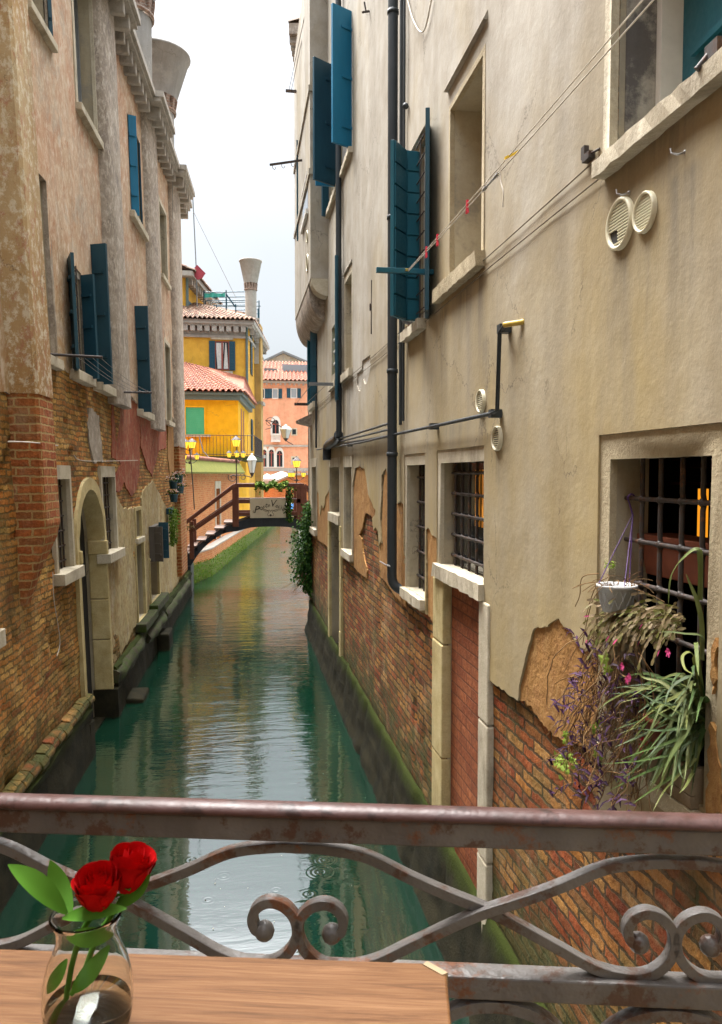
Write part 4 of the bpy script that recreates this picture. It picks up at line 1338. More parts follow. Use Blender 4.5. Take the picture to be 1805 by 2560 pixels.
# arched water door
q = [mL(y, z, .27) for y, z in arch(AY0-.03, AY1+.03, AZ, -.5)]
door = MB().prism(q, (-.04, 0, 0)).build('arched_door', M['dark'], lh)
f, e = layer(mL, [arch(AY0-.14, AY1+.15, AZ, .45, up=1.02)], [archp], -.02, .06, step=.1, rough=.012, nscale=6)
f.add(e.v, e.f).build('arch_stone', M['stone_ochre'], door)
m = MB()
rr = random.Random(4)
z = .42
while z < AZ-.05:
    h = min(rr.choice((.75, .95, .6)), AZ-z)
    boxL(m, AY1-.012-rr.uniform(0, .012), AY1+.05, z, z+h-.010, -.035, .228, .006)
    z += h
boxL(m, AY1-.05, AY1+.06, AZ-.2, AZ, -.05, .225)
m.build('door_jamb', M['stone_ochre'], door, bevel=.015)
boxL(MB(), AY0-.05, AY0+.03, AZ-.17, AZ, -.05, .2).build('impost', M['stone_ochre'], door, bevel=.015)
n = 14
vs, fs = [], []
for i in range(n+1):
    a = math.pi*i/n
    for d in (.001, .225):
        vs.append(mL((AY0+AY1)/2+(AR-.004)*math.cos(a), AZ+(AR-.004)*math.sin(a), d))
for i in range(n): fs.append((2*i, 2*i+1, 2*i+3, 2*i+2))
MB().add(vs, fs, True).build('arch_soffit', M['stone_ochre'], door)
m = MB(); boxL(m, AY1-.02, AY1+.2, -.5, .42, -.10, .25); boxL(m, AY0-.2, AY0+.02, -.5, .45, -.08, .25); boxL(m, AY0, AY1, -.5, .02, .1, .26)
m.build('door_base', M['foundation'], door)

# foundation and curb
for (ya, yb_, nm) in ((-9, AY0-.1, 0), (AY1+.15, YE+.2, 1)):
    m = MB()
    pr = [(.0, .74), (-.05, .70), (-.075, .62), (-.06, .5), (-.07, .2), (-.09, -.5), (.1, -.5)]
    ys = [ya+(yb_-ya)*i/40 for i in range(41)]
    rr = random.Random(nm)
    rows = [[mL(y, z+rr.uniform(-.015, .015), d-rr.uniform(0, .025)) for d, z in pr] for y in ys]
    n = len(pr)
    m.add([p for r_ in rows for p in r_], [(i*n+j, i*n+j+1, (i+1)*n+j+1, (i+1)*n+j) for i in range(40) for j in range(n-1)])
    m.add(rows[-1], [tuple(range(n))]); m.add(rows[0], [tuple(range(n))])
    m.build('foundation_ledge', M['foundation'], lh)
m = MB()
y = 4.0
rr = random.Random(8)
while y < AY0-.2:
    l = rr.uniform(.2, .27)
    c = [(-.02, .66), (-.075, .66), (-.105, .70), (-.105, .74), (-.07, .785), (.02, .8)]
    j = rr.uniform(-.015, .015)
    m.prism([mL(y, z+j, d+j) for d, z in c], mL(y+l-.012, .7, 0)-mL(y, .7, 0))
    y += l
m.build('curb', M['brick_right'], lh, bevel=.01)
def rough_ledge(y0, y1, z0, z1, d0, d1, jit=0):
    m = MB(); k = max(4, int((y1-y0)/.12)); rows = []
    for i in range(k+1):
        y = y0+(y1-y0)*i/k
        nz = lambda s: mnoise.noise(Vector((y*2.1, s, z0*7)))
        e_ = 1-.5*(max(0, 1-i/2)+max(0, 1-(k-i)/2))*.6
        rows.append([mL(y, z0+.03*nz(1), d1), mL(y, z0+.05*nz(2), d0*e_*.8+.03*nz(3)), mL(y, z0+(z1-z0)*.5+.03*nz(4), d0*e_+.05*nz(5)), mL(y, z1-.02+.035*nz(6), d0*e_*.82+.04*nz(7)), mL(y, z1+.03*nz(8)+.02, d0*.4), mL(y, z1+.03*nz(9)+.03, d1)])
    m.add([p for r_ in rows for p in r_], [(i*6+j, i*6+j+1, (i+1)*6+j+1, (i+1)*6+j) for i in range(k) for j in range(5)], True)
    m.add(rows[0], [tuple(range(6))]); m.add(rows[-1], [tuple(range(6))])
    return m
for q in ((AY1+.1, 14.2, .5, .66, -.16, .02, .02), (14.6, 17.0, .44, .62, -.2, .02, .02), (17.3, 22.6, .38, .58, -.16, .02, .02)): rough_ledge(*q).build('mossy_ledge', M['ledge'], lh)
for q in ((12.3, 12.9, -.5, .1, -.35, .02, .05), (15.9, 16.5, -.5, .35, -.32, .02, .04)): boxL(MB(), *q).build('mooring_block', M['foundation'], lh, bevel=.03)

# the chimney breast at the left edge and the flat rounded flues
yn, yf, pj = 7.95, 8.60, .26
zt0 = 3.1
q = []
zs = [ZT] + [ZT-(ZT-zt0)*i/24 for i in range(1, 25)]
m = MB(); mu = MB()
def cols(zl, mm):
    rows = []
    for z, pp, ya, yb_ in zl:
        prof = [(ya, .05), (ya, -pp*.9), (ya+.04, -pp), (yb_-.16, -pp), (yb_-.05, -pp*.8), (yb_, -pp*.35), (yb_, .05)]
        rows.append([mL(y, z, d) for y, d in prof])
    n = len(rows[0])
    mm.add([p for r_ in rows for p in r_], [(i*n+j, i*n+j+1, (i+1)*n+j+1, (i+1)*n+j) for i in range(len(rows)-1) for j in range(n-1)])
zm = L(80,985,.2).z
cols([(ZT-(ZT-zm)*i/20, pj+.008, yn-.008, yf+.008) for i in range(21)], mu)
cols([(zm+.05-(zm+.05-zt0)*i/16, pj, yn, yf) for i in range(17)] + [(zt0-.15, pj*.9, yn, yf-.05), (zt0-.5, pj*.45, yn, yf-.32), (zt0-.8, pj*.02, yn, yn+.2)], m)
cb = m.build('chimney_breast', M['brick_pier'], lh)
mu.build('breast_plaster', M['breast'], cb)
def flue(yc, hw, pj, z0, z1, parent, mat=M['grey_flue'], n=12):
    rows = []
    rr = random.Random(int(yc*10))
    k = int((z1-z0)/.25)
    for i in range(k+1):
        z = z0+(z1-z0)*i/k
        row = []
        for j in range(n+1):
            a = math.pi*j/n
            cx = math.copysign(abs(math.cos(a))**.6, math.cos(a))
            row.append(mL(yc-hw*cx, z, .03-(pj+.03)*(math.sin(a)**.55)+.012*mnoise.noise(Vector((yc+j*.5, z*1.5, j*.2)))))
        rows.append(row)
    m = MB()
    n += 1
    m.add([p for r_ in rows for p in r_], [(i*n+j, i*n+j+1, (i+1)*n+j+1, (i+1)*n+j) for i in range(k) for j in range(n-1)], True)
    m.add(rows[0], [tuple(range(n))])
    return m.build('flue', mat, parent)
FL = [(13.15, .6, .16), (17.35, .65, .16), (21.2, .75, .16)]
for i, (yc, hw, pj_) in enumerate(FL):
    flue(yc, hw, pj_, (4.7, 4.55, 4.3)[i], ZT, lh)
m = MB(); boxL(m, 20.5, 21.9, .9, 4.32, -.12, .05, .02); m.build('brick_pier', M['brick_pier'], lh, bevel=.03)

# cornice with modillions, stepping out round each flue
segs = [(-9, 12.5, 0), (12.5, 13.8, .16), (13.8, 16.65, 0), (16.65, 18.05, .16), (18.05, 20.4, 0), (20.4, 22.0, .16), (22.0, YE+.1, 0)]
m = MB(); mods = []
for ya, yb_, ex in segs:
    zz = ZT
    g = .18 if ex else -.18
    boxL(m, ya-g, yb_+g, zz-.05, zz+.07, -(.34+ex), .1)
    boxL(m, ya-g*.9, yb_+g*.9, zz-.13, zz-.052, -(.28+ex), .1)
    k = max(2, int((yb_-ya)/.34))
    for i in range(k):
        y = ya+(yb_-ya)*(i+.5)/k
        mods.append(boxL(MB(), y-.065, y+.065, zz-.36, zz-.132, -(.22+ex), .02))
co = m.build('cornice', M['cornice_l'], lh)
for q in mods: q.build('modillion', M['cornice_l'], co, bevel=.02)

# chimneys
def chimney(c, zb, zs, zn, zc, zt, rs, rn, rt, base, mat, parent, th=.05):
    c = Vector(c)
    b = base/2
    m = MB().box((c.x-b, c.y-b, zb-1.6), (c.x+b, c.y+b, zs-.12)).box((c.x-b-.05, c.y-b-.05, zs-.12), (c.x+b+.05, c.y+b+.05, zs))
    o = m.build('chimney', mat, parent)
    m = MB().lathe([(rs*.98, zs), (rs, zn)], (c.x, c.y, 0), 24)
    m.lathe([(rn, zc), (rt, zt), (rt+.035, zt+.01), (rt+.03, zt+.07), (rt-.06, zt+.07), (rn-.05, zc+.1)], (c.x, c.y, 0), 28)
    m.build('chimney_pot', mat, o)
    m = MB().lathe([(rs+.02, zn), (rs+.06, zn+.03), (rs+.06, zn+.08), (rs, zn+.1), (rs-.03, zc), (rn, zc)], (c.x, c.y, 0), 24)
    k = 14
    for i in range(k):
        a = 2*math.pi*i/k
        d = Vector((math.cos(a), math.sin(a), 0))
        m.bar(Vector((c.x, c.y, zn+.1))+d*(rs-.01), Vector((c.x, c.y, zc))+d*(rn-.03), .09, .1, up=d)
    m.build('chimney_neck', M['neck'], o)
    return o
M['chim'] = plaster_mat('grey chimney plaster', (.29, .285, .265), (.34, .335, .315), (.23, .225, .21), streak=.6, streakcol=(.17, .16, .15), lichen=(.38, .365, .33), bump=.4)
pa = YP(322, 200, 17.35)
chimney(pa, 11.4, 11.75, 13.2, 13.6, 15.2, .49, .55, .95, .72, M['chim'], lh)
pb = YP(393, 300, 20.9)
chimney(pb, 11.4, 11.5, 12.85, 13.22, 14.25, .43, .50, .83, .8, M['chim'], lh)

# upper windows and shutters
def leafL(yh, off0, yo, xo, z0, z1, parent, mat, th=.04, boards=0):
    """shutter hinged on the wall at yh, its free edge at (xo, yo)"""
    rows = []
    m = MB()
    def P(a, z, t):
        h = Vector((XL(yh, z)+off0, yh, z)); q = Vector((xo-(XL(yh, z0)-XL(yh, z)), yo, z))
        d = (q-h); d.z = 0; d.normalize()
        return h.lerp(q, a) + Vector((-d.y, d.x, 0))*t
    m.hexa([P(0, z0, -th/2), P(1, z0, -th/2), P(1, z0, th/2), P(0, z0, th/2)], [P(0, z1, -th/2), P(1, z1, -th/2), P(1, z1, th/2), P(0, z1, th/2)])
    for i in range(boards):
        za, zb_ = z0+(z1-z0)*i/boards+.01, z0+(z1-z0)*(i+1)/boards-.01
        m.hexa([P(.04, za, -th/2-.01), P(.96, za, -th/2-.01), P(.96, za, -th/2), P(.04, za, -th/2)], [P(.04, zb_, -th/2-.01), P(.96, zb_, -th/2-.01), P(.96, zb_, -th/2), P(.04, zb_, -th/2)])
    for f_ in (.2, .5, .8):
        z = z0+(z1-z0)*f_
        m.hexa([P(.05, z-.02, -th/2-.022), P(.8, z-.02, -th/2-.022), P(.8, z-.02, -th/2), P(.05, z-.02, -th/2)], [P(.05, z+.02, -th/2-.022), P(.8, z+.02, -th/2-.022), P(.8, z+.02, -th/2), P(.05, z+.02, -th/2)])
    return m.build('shutter', mat, parent)
p = paneL('u1', M['dark']); sillL('u1', p, .12, .07, .1); ringL('u1', p, M['grey_flue'], .1, .05)
p = paneL('w1', M['pane'], depth=.12); sillL('w1', p, .12, .1, .1)
y0, y1, z0, z1 = LW['w1']
boxL(boxL(MB(), y0, y0+.1, z0, z1, .03, .11), y0, y1, z1-.08, z1, .03, .11).build('inner_frame', M['white'], p)
m = MB()
for i in range(9): m.tube([mL(y0, z0+(z1-z0)*(i+.5)/9, -.02), mL(y0+.35, z0+(z1-z0)*(i+.5)/9, -.02)], .008, 5)
for yy in (y0+.02, y0+.18, y0+.34): m.tube([mL(yy, z0, -.02), mL(yy, z1, -.02)], .01, 5)
m.build('guard_rail', M['iron'], p)
leafL(y0, .02, y0-.3, XL(y0, z0)+.12, z0-.02, z1, p, M['navy'])
leafL(y1-.02, .0, y1-.12, YP(244, 800, y1-.12).x, z0-.03, z1-.03, p, M['navy'])
p = paneL('w2', M['pane'], depth=.12); sillL('w2', p, .12, .1, .1)
y0, y1, z0, z1 = LW['w2']
leafL(y0, .0, y0-.1, YP(281, 930, y0-.1).x, z0-.03, z1-.02, p, M['navy'])
p = paneL('u3', M['pane']); sillL('u3', p, .1, .08, .1)
y0, y1, z0, z1 = LW['u3']
leafL(y1, .0, y1+.02, YP(131, 60, y1).x, z0-.03, z1, p, M['navy'], boards=6)
p = paneL('u4', M['pane_pale']); sillL('u4', p, .1, .08, .12); ringL('u4', p, M['stone'], .1, .1)
y0, y1, z0, z1 = LW['u4']
boxL(boxL(MB(), y0+.004, y0+.05, z0, z1, .2, .28), y1-.05, y1-.004, z0, z1, .2, .28).build('inner_frame', M['zinc'], p)
p = paneL('u5', M['pane']); sillL('u5', p, .12, .1, .12)
y0, y1, z0, z1 = LW['u5']
leafL(y0+.1, .0, y0+.15, YP(347, 420, y0+.15).x, z0-.02, z1, p, M['blue'])
leafL(y1, .0, y1, YP(352, 420, y1).x, z0, z1, p, M['navy'])
p = paneL('u6', M['pane']); sillL('u6', p, .12, .1, .12)
y0, y1, z0, z1 = LW['u6']
leafL(y0, .0, y0-.05, YP(379, 1020, y0-.05).x, z0-.05, z1, p, M['navy'])
for k in ('u7', 'u8'):
    p = paneL(k, M['pane']); sillL(k, p, .1, .08, .12); ringL(k, p, M['stone'], .1, .1)
# meter cupboard with open metal doors
c = L(384, 1360)
cb = boxL(MB(), c.y-.5, c.y+.5, L(384,1398).z, L(384,1312).z, -.10, .05).build('meter_box', M['cupboard'], lh)
z0, z1 = L(384,1398).z, L(384,1312).z
leafL(c.y-.5, .10, c.y-.55, XL(c.y, z0)+.24, z0, z1, cb, M['cupboard'], .03)
leafL(c.y+.1, .10, c.y+.1, XL(c.y, z0)+.30, z0, z1+.05, cb, M['navy'], .03)
# loose wires and a hole
m = MB()
m.tube(spline([L(20,1104,.3), L(80,1106,.3), L(145,1114,.05)], 5), .006, 5)
m.tube(spline([L(185,1138,.03), L(200,1150,.03), L(250,1153,.03), L(345,1151,.03)], 5), .005, 5)
m.tube(spline([L(132,1430,.02), L(135,1500,.03), L(150,1600,.03), L(142,1640,.03)], 5), .004, 5)
m.build('loose_wire', M['rope'], lh)
# faces that close the block
MB().add([(-9, -9, -.6), (-9, YE, -.6), (-9, YE, ZT), (-9, -9, ZT), mL(-9, -.6, .1), mL(YE, -.6, .1), mL(YE, ZT, .1), mL(-9, ZT, .1)], [(0,1,2,3), (1,5,6,2), (4,0,3,7)]).add([mL(-9, ZT+.05, -.2), mL(YE, ZT+.05, -.2), (-5.5, YE, ZT+1.2), (-5.5, -9, ZT+1.2), (-9, YE, ZT+.05), (-9, -9, ZT+.05)], [(0,1,2,3), (3,2,4,5)]).build('roof', M['tile_old'], lh, fix=False)

# ------------------------------------------------------------------ quay beyond the bridge
YB = 23.4
quay = [(-1.75, 24.6), (-.95, 27.5), (.30, 37.5), (1.75, 49), (3.2, 61), (3.2, 75), (-12, 75), (-12, 24.6)]
m = MB().prism([(x, y, -.5) for x, y in quay], (0, 0, 1.1))
q_ = MB().prism([(x, y, .602) for x, y in quay], (0, 0, .347)).build('quay', M['brick_far']); props(q_, 'brick top courses of the quay along the left bank', 'quay', kind='structure')
o = m.build('quay', M['moss_quay']); props(o, 'mossy stone quay along the left bank beyond the footbridge', 'quay', kind='structure')
m = MB()
for (a, b), (c, d) in zip(quay[:4], quay[1:5]):
    A, B = Vector((a, b, .95)), Vector((c, d, .95))
    n = Vector((-(B-A).y, (B-A).x, 0)).normalized()
    m.prism([A+n*-.02, B+n*-.02, B+n*.32, A+n*.32], (0, 0, .05))
o = m.build('quay_path', M['cornice']); props(o, 'pale stone kerb strip along the top of the quay', 'path', kind='structure')
# moss tufts on the quay face
def leafcard(m, c, s, nrm=None, asp=.6, rr=random):
    n = Vector((rr.gauss(0, 1), rr.gauss(0, 1), rr.gauss(0, 1))) if nrm is None else Vector(nrm) + Vector((rr.gauss(0, .5), rr.gauss(0, .5), rr.gauss(0, .5)))
    n.normalize()
    a = n.orthogonal().normalized()
    a = Matrix.Rotation(rr.uniform(0, 6.28), 3, n) @ a
    b = n.cross(a)
    c = Vector(c)
    m.add([c-a*s, c+b*s*asp+n*s*.15, c+a*s, c-b*s*asp+n*s*.15], [(0, 1, 2, 3)])
rr = random.Random(11)
m = MB()
for i in range(3200):
    k = rr.choice((0, 0, 1, 1, 1, 2))
    A, B = Vector((*quay[k], 0)), Vector((*quay[k+1], 0))
    p = A.lerp(B, rr.random())
    n = Vector(((B-A).y, -(B-A).x, 0)).normalized()
    leafcard(m, p + n*rr.uniform(0, .08) + Vector((0, 0, rr.uniform(.05, .75)**1.3)), rr.uniform(.012, .034), rr=rr)
o = m.build('quay_moss', M['moss_leaf']); props(o, 'bright moss and weeds growing on the quay wall', 'moss', kind='stuff')

m = MB()
for i in range(130):
    p = ZP(rr.uniform(330, 960), rr.uniform(1560, 2330), .006)
    if not (XL(p.y, .1)+.25 < p.x < 1.42): continue
    s_ = rr.uniform(.002, .006)*(1+p.y*.05); a_ = rr.uniform(0, 3.14)
    m.add([p+Vector((math.cos(a_+k*1.2566)*s_*rr.uniform(.5, 1.3), math.sin(a_+k*1.2566)*s_*rr.uniform(.5, 1.3), .002*rr.random())) for k in range(5)], [(0, 1, 2, 3, 4)])
o = m.build('floating_debris', M['foam'], fix=False); props(o, 'pale specks of foam and leaf litter floating on the canal', 'debris', kind='stuff')

# ------------------------------------------------------------------ garden wall
gw = thing('garden_wall', 'orange brick garden wall with a mossy sloping coping behind the footbridge steps', 'wall', (-.8, 31, 1))
A, B = Vector((-1.95, 24.9, 0)), Vector((.02, 36.5, 0))
d = (B-A).normalized(); n = Vector((d.y, -d.x, 0))
LN = (B-A).length
mG = lambda s, t, q: A + d*s - n*q + Vector((0, 0, t))
def gx(u):                                       # distance along the wall for a photographed column
    r_ = ray(u, 1185); t = (A.x*d.y-A.y*d.x)/(r_.x*d.y-r_.y*d.x)
    return (Vector((r_.x*t, r_.y*t, 0))-A).dot(d)
ga, gb = gx(539), gx(549)
dz0, dz1 = 1.0, 3.0
f, e = layer(mG, [rect(0, LN, .95, 3.62)], [rect(ga, gb, dz0, dz1)], 0, .3, step=.6, rough=.02)
f.add(e.v, e.f).build('brick_face', M['brick_far'], gw)
dr = MB().box((0, 0, 0), (0, 0, 0)); dr = MB().prism([mG(ga-.02, dz0-.02, .15), mG(gb+.02, dz0-.02, .15), mG(gb+.02, dz1+.02, .15), mG(ga-.02, dz1+.02, .15)], -n*.03).build('door', M['redwood'], gw)
f, e = layer(mG, [rect(ga-.16, gb+.16, dz0, dz1+.3)], [rect(ga, gb, dz0, dz1)], -.02, .05)
f.add(e.v, e.f).build('door_frame', M['stone'], dr)
m = MB().prism([mG(0, 3.60, -.28), mG(0, 3.60, .35), mG(0, 4.14, .35), mG(0, 4.14, .0), mG(0, 3.66, -.28)], d*LN)
m.build('coping', M['moss_roof'], gw)
m = MB()
s = 0
while s < LN-.3:
    m.tube([mG(s, 4.14, .02), mG(s+.42, 4.14, .02)], .09, 8)
    s += .40
m.build('ridge_tile', M['tile_new'], gw)

# ------------------------------------------------------------------ footbridge
fb = thing('footbridge', 'dark timber footbridge arching over the canal with steps and double handrails', 'bridge', YP(650, 1320, YB))
def b5(*p): return [(380+x/5.738, 1040+y/5.738) for x, y in p]
def b6(*p): return [(560+x/6.379, 1040+y/6.379) for x, y in p]
upc = b5((400, 2140), (590, 1920), (760, 1780), (900, 1680), (1050, 1590)) + b6((230, 1690), (400, 1632), (600, 1610), (800, 1603), (980, 1618), (1120, 1645), (1290, 1692))
loc = b5((420, 2296), (545, 2130), (640, 1975), (760, 1835), (900, 1720), (1050, 1640)) + b6((230, 1790), (400, 1742), (600, 1725), (780, 1730), (1000, 1748), (1150, 1775), (1290, 1812))
up3 = [YP(u, v, YB) for u, v in upc]; lo3 = [YP(u, v, YB) for u, v in loc]
xc = YP(674.5, 1300, YB).x                          # crown of the arch
up3 = [p for p in up3 if p.x < xc]; lo3 = [p for p in lo3 if p.x < xc]
up3 = spline(up3 + [Vector((2*xc-p.x, p.y, p.z)) for p in reversed(up3)], 4)
lo3 = spline(lo3 + [Vector((2*xc-p.x, p.y, p.z)) for p in reversed(lo3)], 4)
def zat(ps, x):
    for a_, b_ in zip(ps, ps[1:]):
        if a_.x <= x <= b_.x: return a_.z+(b_.z-a_.z)*(x-a_.x)/max(1e-6, b_.x-a_.x)
    return ps[0].z if x < ps[0].x else ps[-1].z
xa_ = max(up3[0].x, lo3[0].x)
xs_ = [xa_+(2*xc-2*xa_)*i/48 for i in range(49)]
up3, lo3 = [Vector((x, YB, zat(up3, x))) for x in xs_], [Vector((x, YB, zat(lo3, x)-.08)) for x in xs_]
BW = 1.35
for yy in (0, BW-.12):
    m = MB()
    n_ = len(up3)
    lr = lo3
    off = Vector((0, yy, 0))
    for i in range(n_-1):
        m.hexa([lr[i]+off, lr[i+1]+off, up3[i+1]+off, up3[i]+off], [p+Vector((0, .12, 0))+off for p in (lr[i], lr[i+1], up3[i+1], up3[i])])
    m.build('arch_beam', M['beam'], fb)
m = MB()
for i in range(n_-1): m.hexa([up3[i]+Vector((0, .12, -.14)), up3[i+1]+Vector((0, .12, -.14)), up3[i+1]+Vector((0, .12, -.03)), up3[i]+Vector((0, .12, -.03))], [p+Vector((0, BW-.12, 0)) for p in (up3[i]+Vector((0, 0, -.14)), up3[i+1]+Vector((0, 0, -.14)), up3[i+1]+Vector((0, 0, -.03)), up3[i]+Vector((0, 0, -.03)))])
m.build('underside', M['beam'], fb)
def X5(x, y): return YP(380+x/5.738, 1040+y/5.738, YB)
def X6(x, y): return YP(560+x/6.379, 1040+y/6.379, YB)
def mir(p): return Vector((2*xc-p.x, p.y, p.z))
treads = [((378, 515), 1945), ((510, 640), 1862), ((636, 772), 1775), ((765, 902), 1692), ((893, 1035), 1605), ((1028, 1165), 1520)]
for (xa, xb_), yv in treads:
    a_, b_ = X5(xa, yv), X5(xb_, yv)
    for f_ in (lambda p: p, mir):
        p, q = f_(a_), f_(b_)
        MB().box((p.x, YB-.06, p.z-.05), (q.x, YB+BW+.02, p.z+.0)).build('step', M['deck'], fb, bevel=.006)
    for f_ in (lambda p: p, mir):
        q = f_(b_)
        MB().box((q.x-.03, YB+.0, q.z-.16), (q.x+.03, YB+.1, q.z-.052)).build('step_bracket', M['beam'], fb)
p, q = X6(230, 1570), X6(1270, 1550)
MB().box((p.x-.1, YB-.05, p.z-.06), (q.x+.1, YB+BW+.02, p.z)).build('deck', M['deck'], fb)
zr, zm2 = X6(700, 1080).z, X6(700, 1330).z        # top and middle rail heights
zd = p.z
def rails(yy):
    xs0, xs1 = X5(1185, 1000).x, X6(1290, 1000).x
    xs1 = 2*xc-xs0
    lowp_ = X5(548, 1465)
    for i, (ztop, zlow, w_, h_) in enumerate(((zr, lowp_.z, .16, .11), (zm2, X5(590, 1640).z, .10, .13))):
        MB().bar((xs0, yy, ztop-.05), (xs1, yy, ztop-.05), w_, h_).build('handrail', M['woodbr'], fb, bevel=.008)
        for sg in (0, 1):
            a_ = Vector((xs0, yy, ztop-.05)); b_ = Vector((lowp_.x-.02, yy, zlow-.05))
            b_ = a_ + (b_-a_)*(1.28 if i == 0 else 1.0)
            if sg: a_, b_ = mir(a_), mir(b_)
            MB().bar(a_, b_, w_, h_).build('handrail', M['woodbr'], fb, bevel=.008)
    for x0, wd, zt_, zb_ in ((X5(1188, 0).x, .19, zr-.1, X5(0, 1600).z), (X5(552, 0).x, .13, lowp_.z-.1, X5(0, 2060).z)):
        for sg in (0, 1):
            x = 2*xc-x0 if sg else x0
            MB().box((x-wd/2, yy-.06, zb_), (x+wd/2, yy+.05, zt_)).build('post', M['woodbr'], fb, bevel=.008)
    x = X6(1187, 0).x
    MB().box((x-.07, yy-.05, zd-.2), (x+.07, yy+.05, zr-.1)).build('post', M['woodbr'], fb, bevel=.008)
    MB().bar((xs0, yy, X6(0, 1560).z), (xs1, yy, X6(0, 1560).z), .08, .09).build('kick_board', M['woodbr'], fb)
rails(YB-.02); rails(YB+BW-.02)
p = X5(470, 2150)
MB().box((p.x-.35, YB-.1, -.4), (p.x+.18, YB+BW, p.z)).build('abutment', M['beam'], fb)
p = mir(p); MB().box((p.x-.18, YB-.1, -.4), (p.x+.35, YB+BW, p.z)).build('abutment', M['beam'], fb)
m = MB().box((X5(380, 0).x-1.2, YB-.05, X5(0, 1950).z-.08), (X5(385, 0).x, YB+BW, X5(0, 1950).z)); m.build('landing', M['deck'], fb)

# sign with the restaurant's lettering
a_, b_ = X6(413, 1312), X6(985, 1618)
sg = thing('restaurant_sign', 'cream board with brown restaurant lettering hung on the footbridge railing', 'sign', ((a_.x+b_.x)/2, YB-.14, b_.z))
MB().box((a_.x, YB-.15, b_.z), (b_.x, YB-.105, a_.z)).build('board', M['sign'], sg, bevel=.006)
def letter(ch, cx, base, h, shear=.25):
    cu = bpy.data.curves.new('lettering', 'FONT')
    cu.body = ch
    cu.shear = shear
    cu.extrude = .004
    cu.align_x = 'CENTER'
    ob = bpy.data.objects.new('tmp', cu)
    p = X6(cx, base)
    cap = .7 if ch.isupper() else .52
    sz = h/6.379/FPX*YB/cap
    me = bpy.data.meshes.new_from_object(ob)
    vs = [Vector((p.x+v.co.x*sz, YB-.153-abs(v.co.z), p.z+v.co.y*sz)) for v in me.vertices]
    fs = [tuple(q.vertices) for q in me.polygons]
    bpy.data.objects.remove(ob); bpy.data.curves.remove(cu)
    return vs, fs
for ch, cx, base, h in (('P', 512, 1535, 105), ('o', 585, 1487, 48), ('s', 626, 1470, 48), ('t', 666, 1455, 62), ('e', 706, 1448, 46), ('V', 770, 1442, 110), ('e', 832, 1456, 46), ('c', 868, 1468, 46), ('i', 903, 1486, 50), ('e', 938, 1508, 46)):
    m = MB(); m.add(*letter(ch, cx, base, h)); m.build('letter', M['ink'], sg, fix=False)
m = MB()
def S6(x, y): return X6(x, y) + Vector((0, -.155, 0))
for fl in (1, -1):
    g = lambda x, y: S6(740+fl*(x-740), y)
    m.tube(spline([g(585, 1498), g(630, 1484), g(680, 1500), g(715, 1530), g(690, 1560), g(705, 1590), g(735, 1578)], 5), .006, 5)
    m.tube(spline([g(620, 1500), g(660, 1515), g(690, 1510), g(720, 1495), g(738, 1520)], 5), .006, 5)
    m.tube(spline([g(470, 1500), g(462, 1520), g(480, 1538), g(505, 1532)], 5), .006, 5) if fl == 1 else None
m.ball(S6(740, 1580), .028, 8, (1, .3, 1.3))
m.build('emblem', M['ink'], sg)

# ivy on the railing
def ivy_cluster(m, fn, n, s0, s1, rr, asp=.75, nrm=None):
    for i in range(n):
        c = fn(rr)
        leafcard(m, c, rr.uniform(s0, s1), nrm, asp, rr)
rr = random.Random(21)
m = MB(); md = MB()
def top_f(rr):
    x = rr.uniform(500, 1015)
    y = 1105 + rr.gauss(0, 26) + 25*math.sin(x*.03)
    if rr.random() < .25: y += abs(rr.gauss(0, 45))*(1.2 if x < 640 else .7)
    p = X6(x, y); p.y = YB + rr.gauss(-.06, .1); return p
def casc(rr):
    y = rr.uniform(1130, 1690)
    w_ = 70*(1-.35*(y-1130)/560)
    p = X6(1032+16*math.sin(y*.012)+rr.gauss(0, w_*.5), y); p.y = YB + rr.gauss(-.2, .06); return p
iv = thing('ivy_garland', 'leafy ivy garland draped over the footbridge handrail and down past the sign', 'ivy', X6(900, 1100))
ivy_cluster(m, top_f, 600, .03, .06, rr); m.build('foliage', M['leaf'], iv)
m = MB(); ivy_cluster(m, top_f, 260, .02, .05, rr); ivy_cluster(m, casc, 110, .02, .045, rr); m.build('young_leaves', M['leaf_lime'], iv)
ivy_cluster(md, casc, 430, .025, .05, rr); md.build('hanging_foliage', M['leaf_dark'], iv)
m = MB()
for k in range(5):
    m.tube(spline([X6(960+15*k, 1100)+Vector((0, -.1, 0)), X6(990+12*k, 1300)+Vector((0, -.2, 0)), X6(1000+14*k, 1600)+Vector((0, -.2, 0))], 5), .006, 4)
m.build('stem', M['dry'], iv)

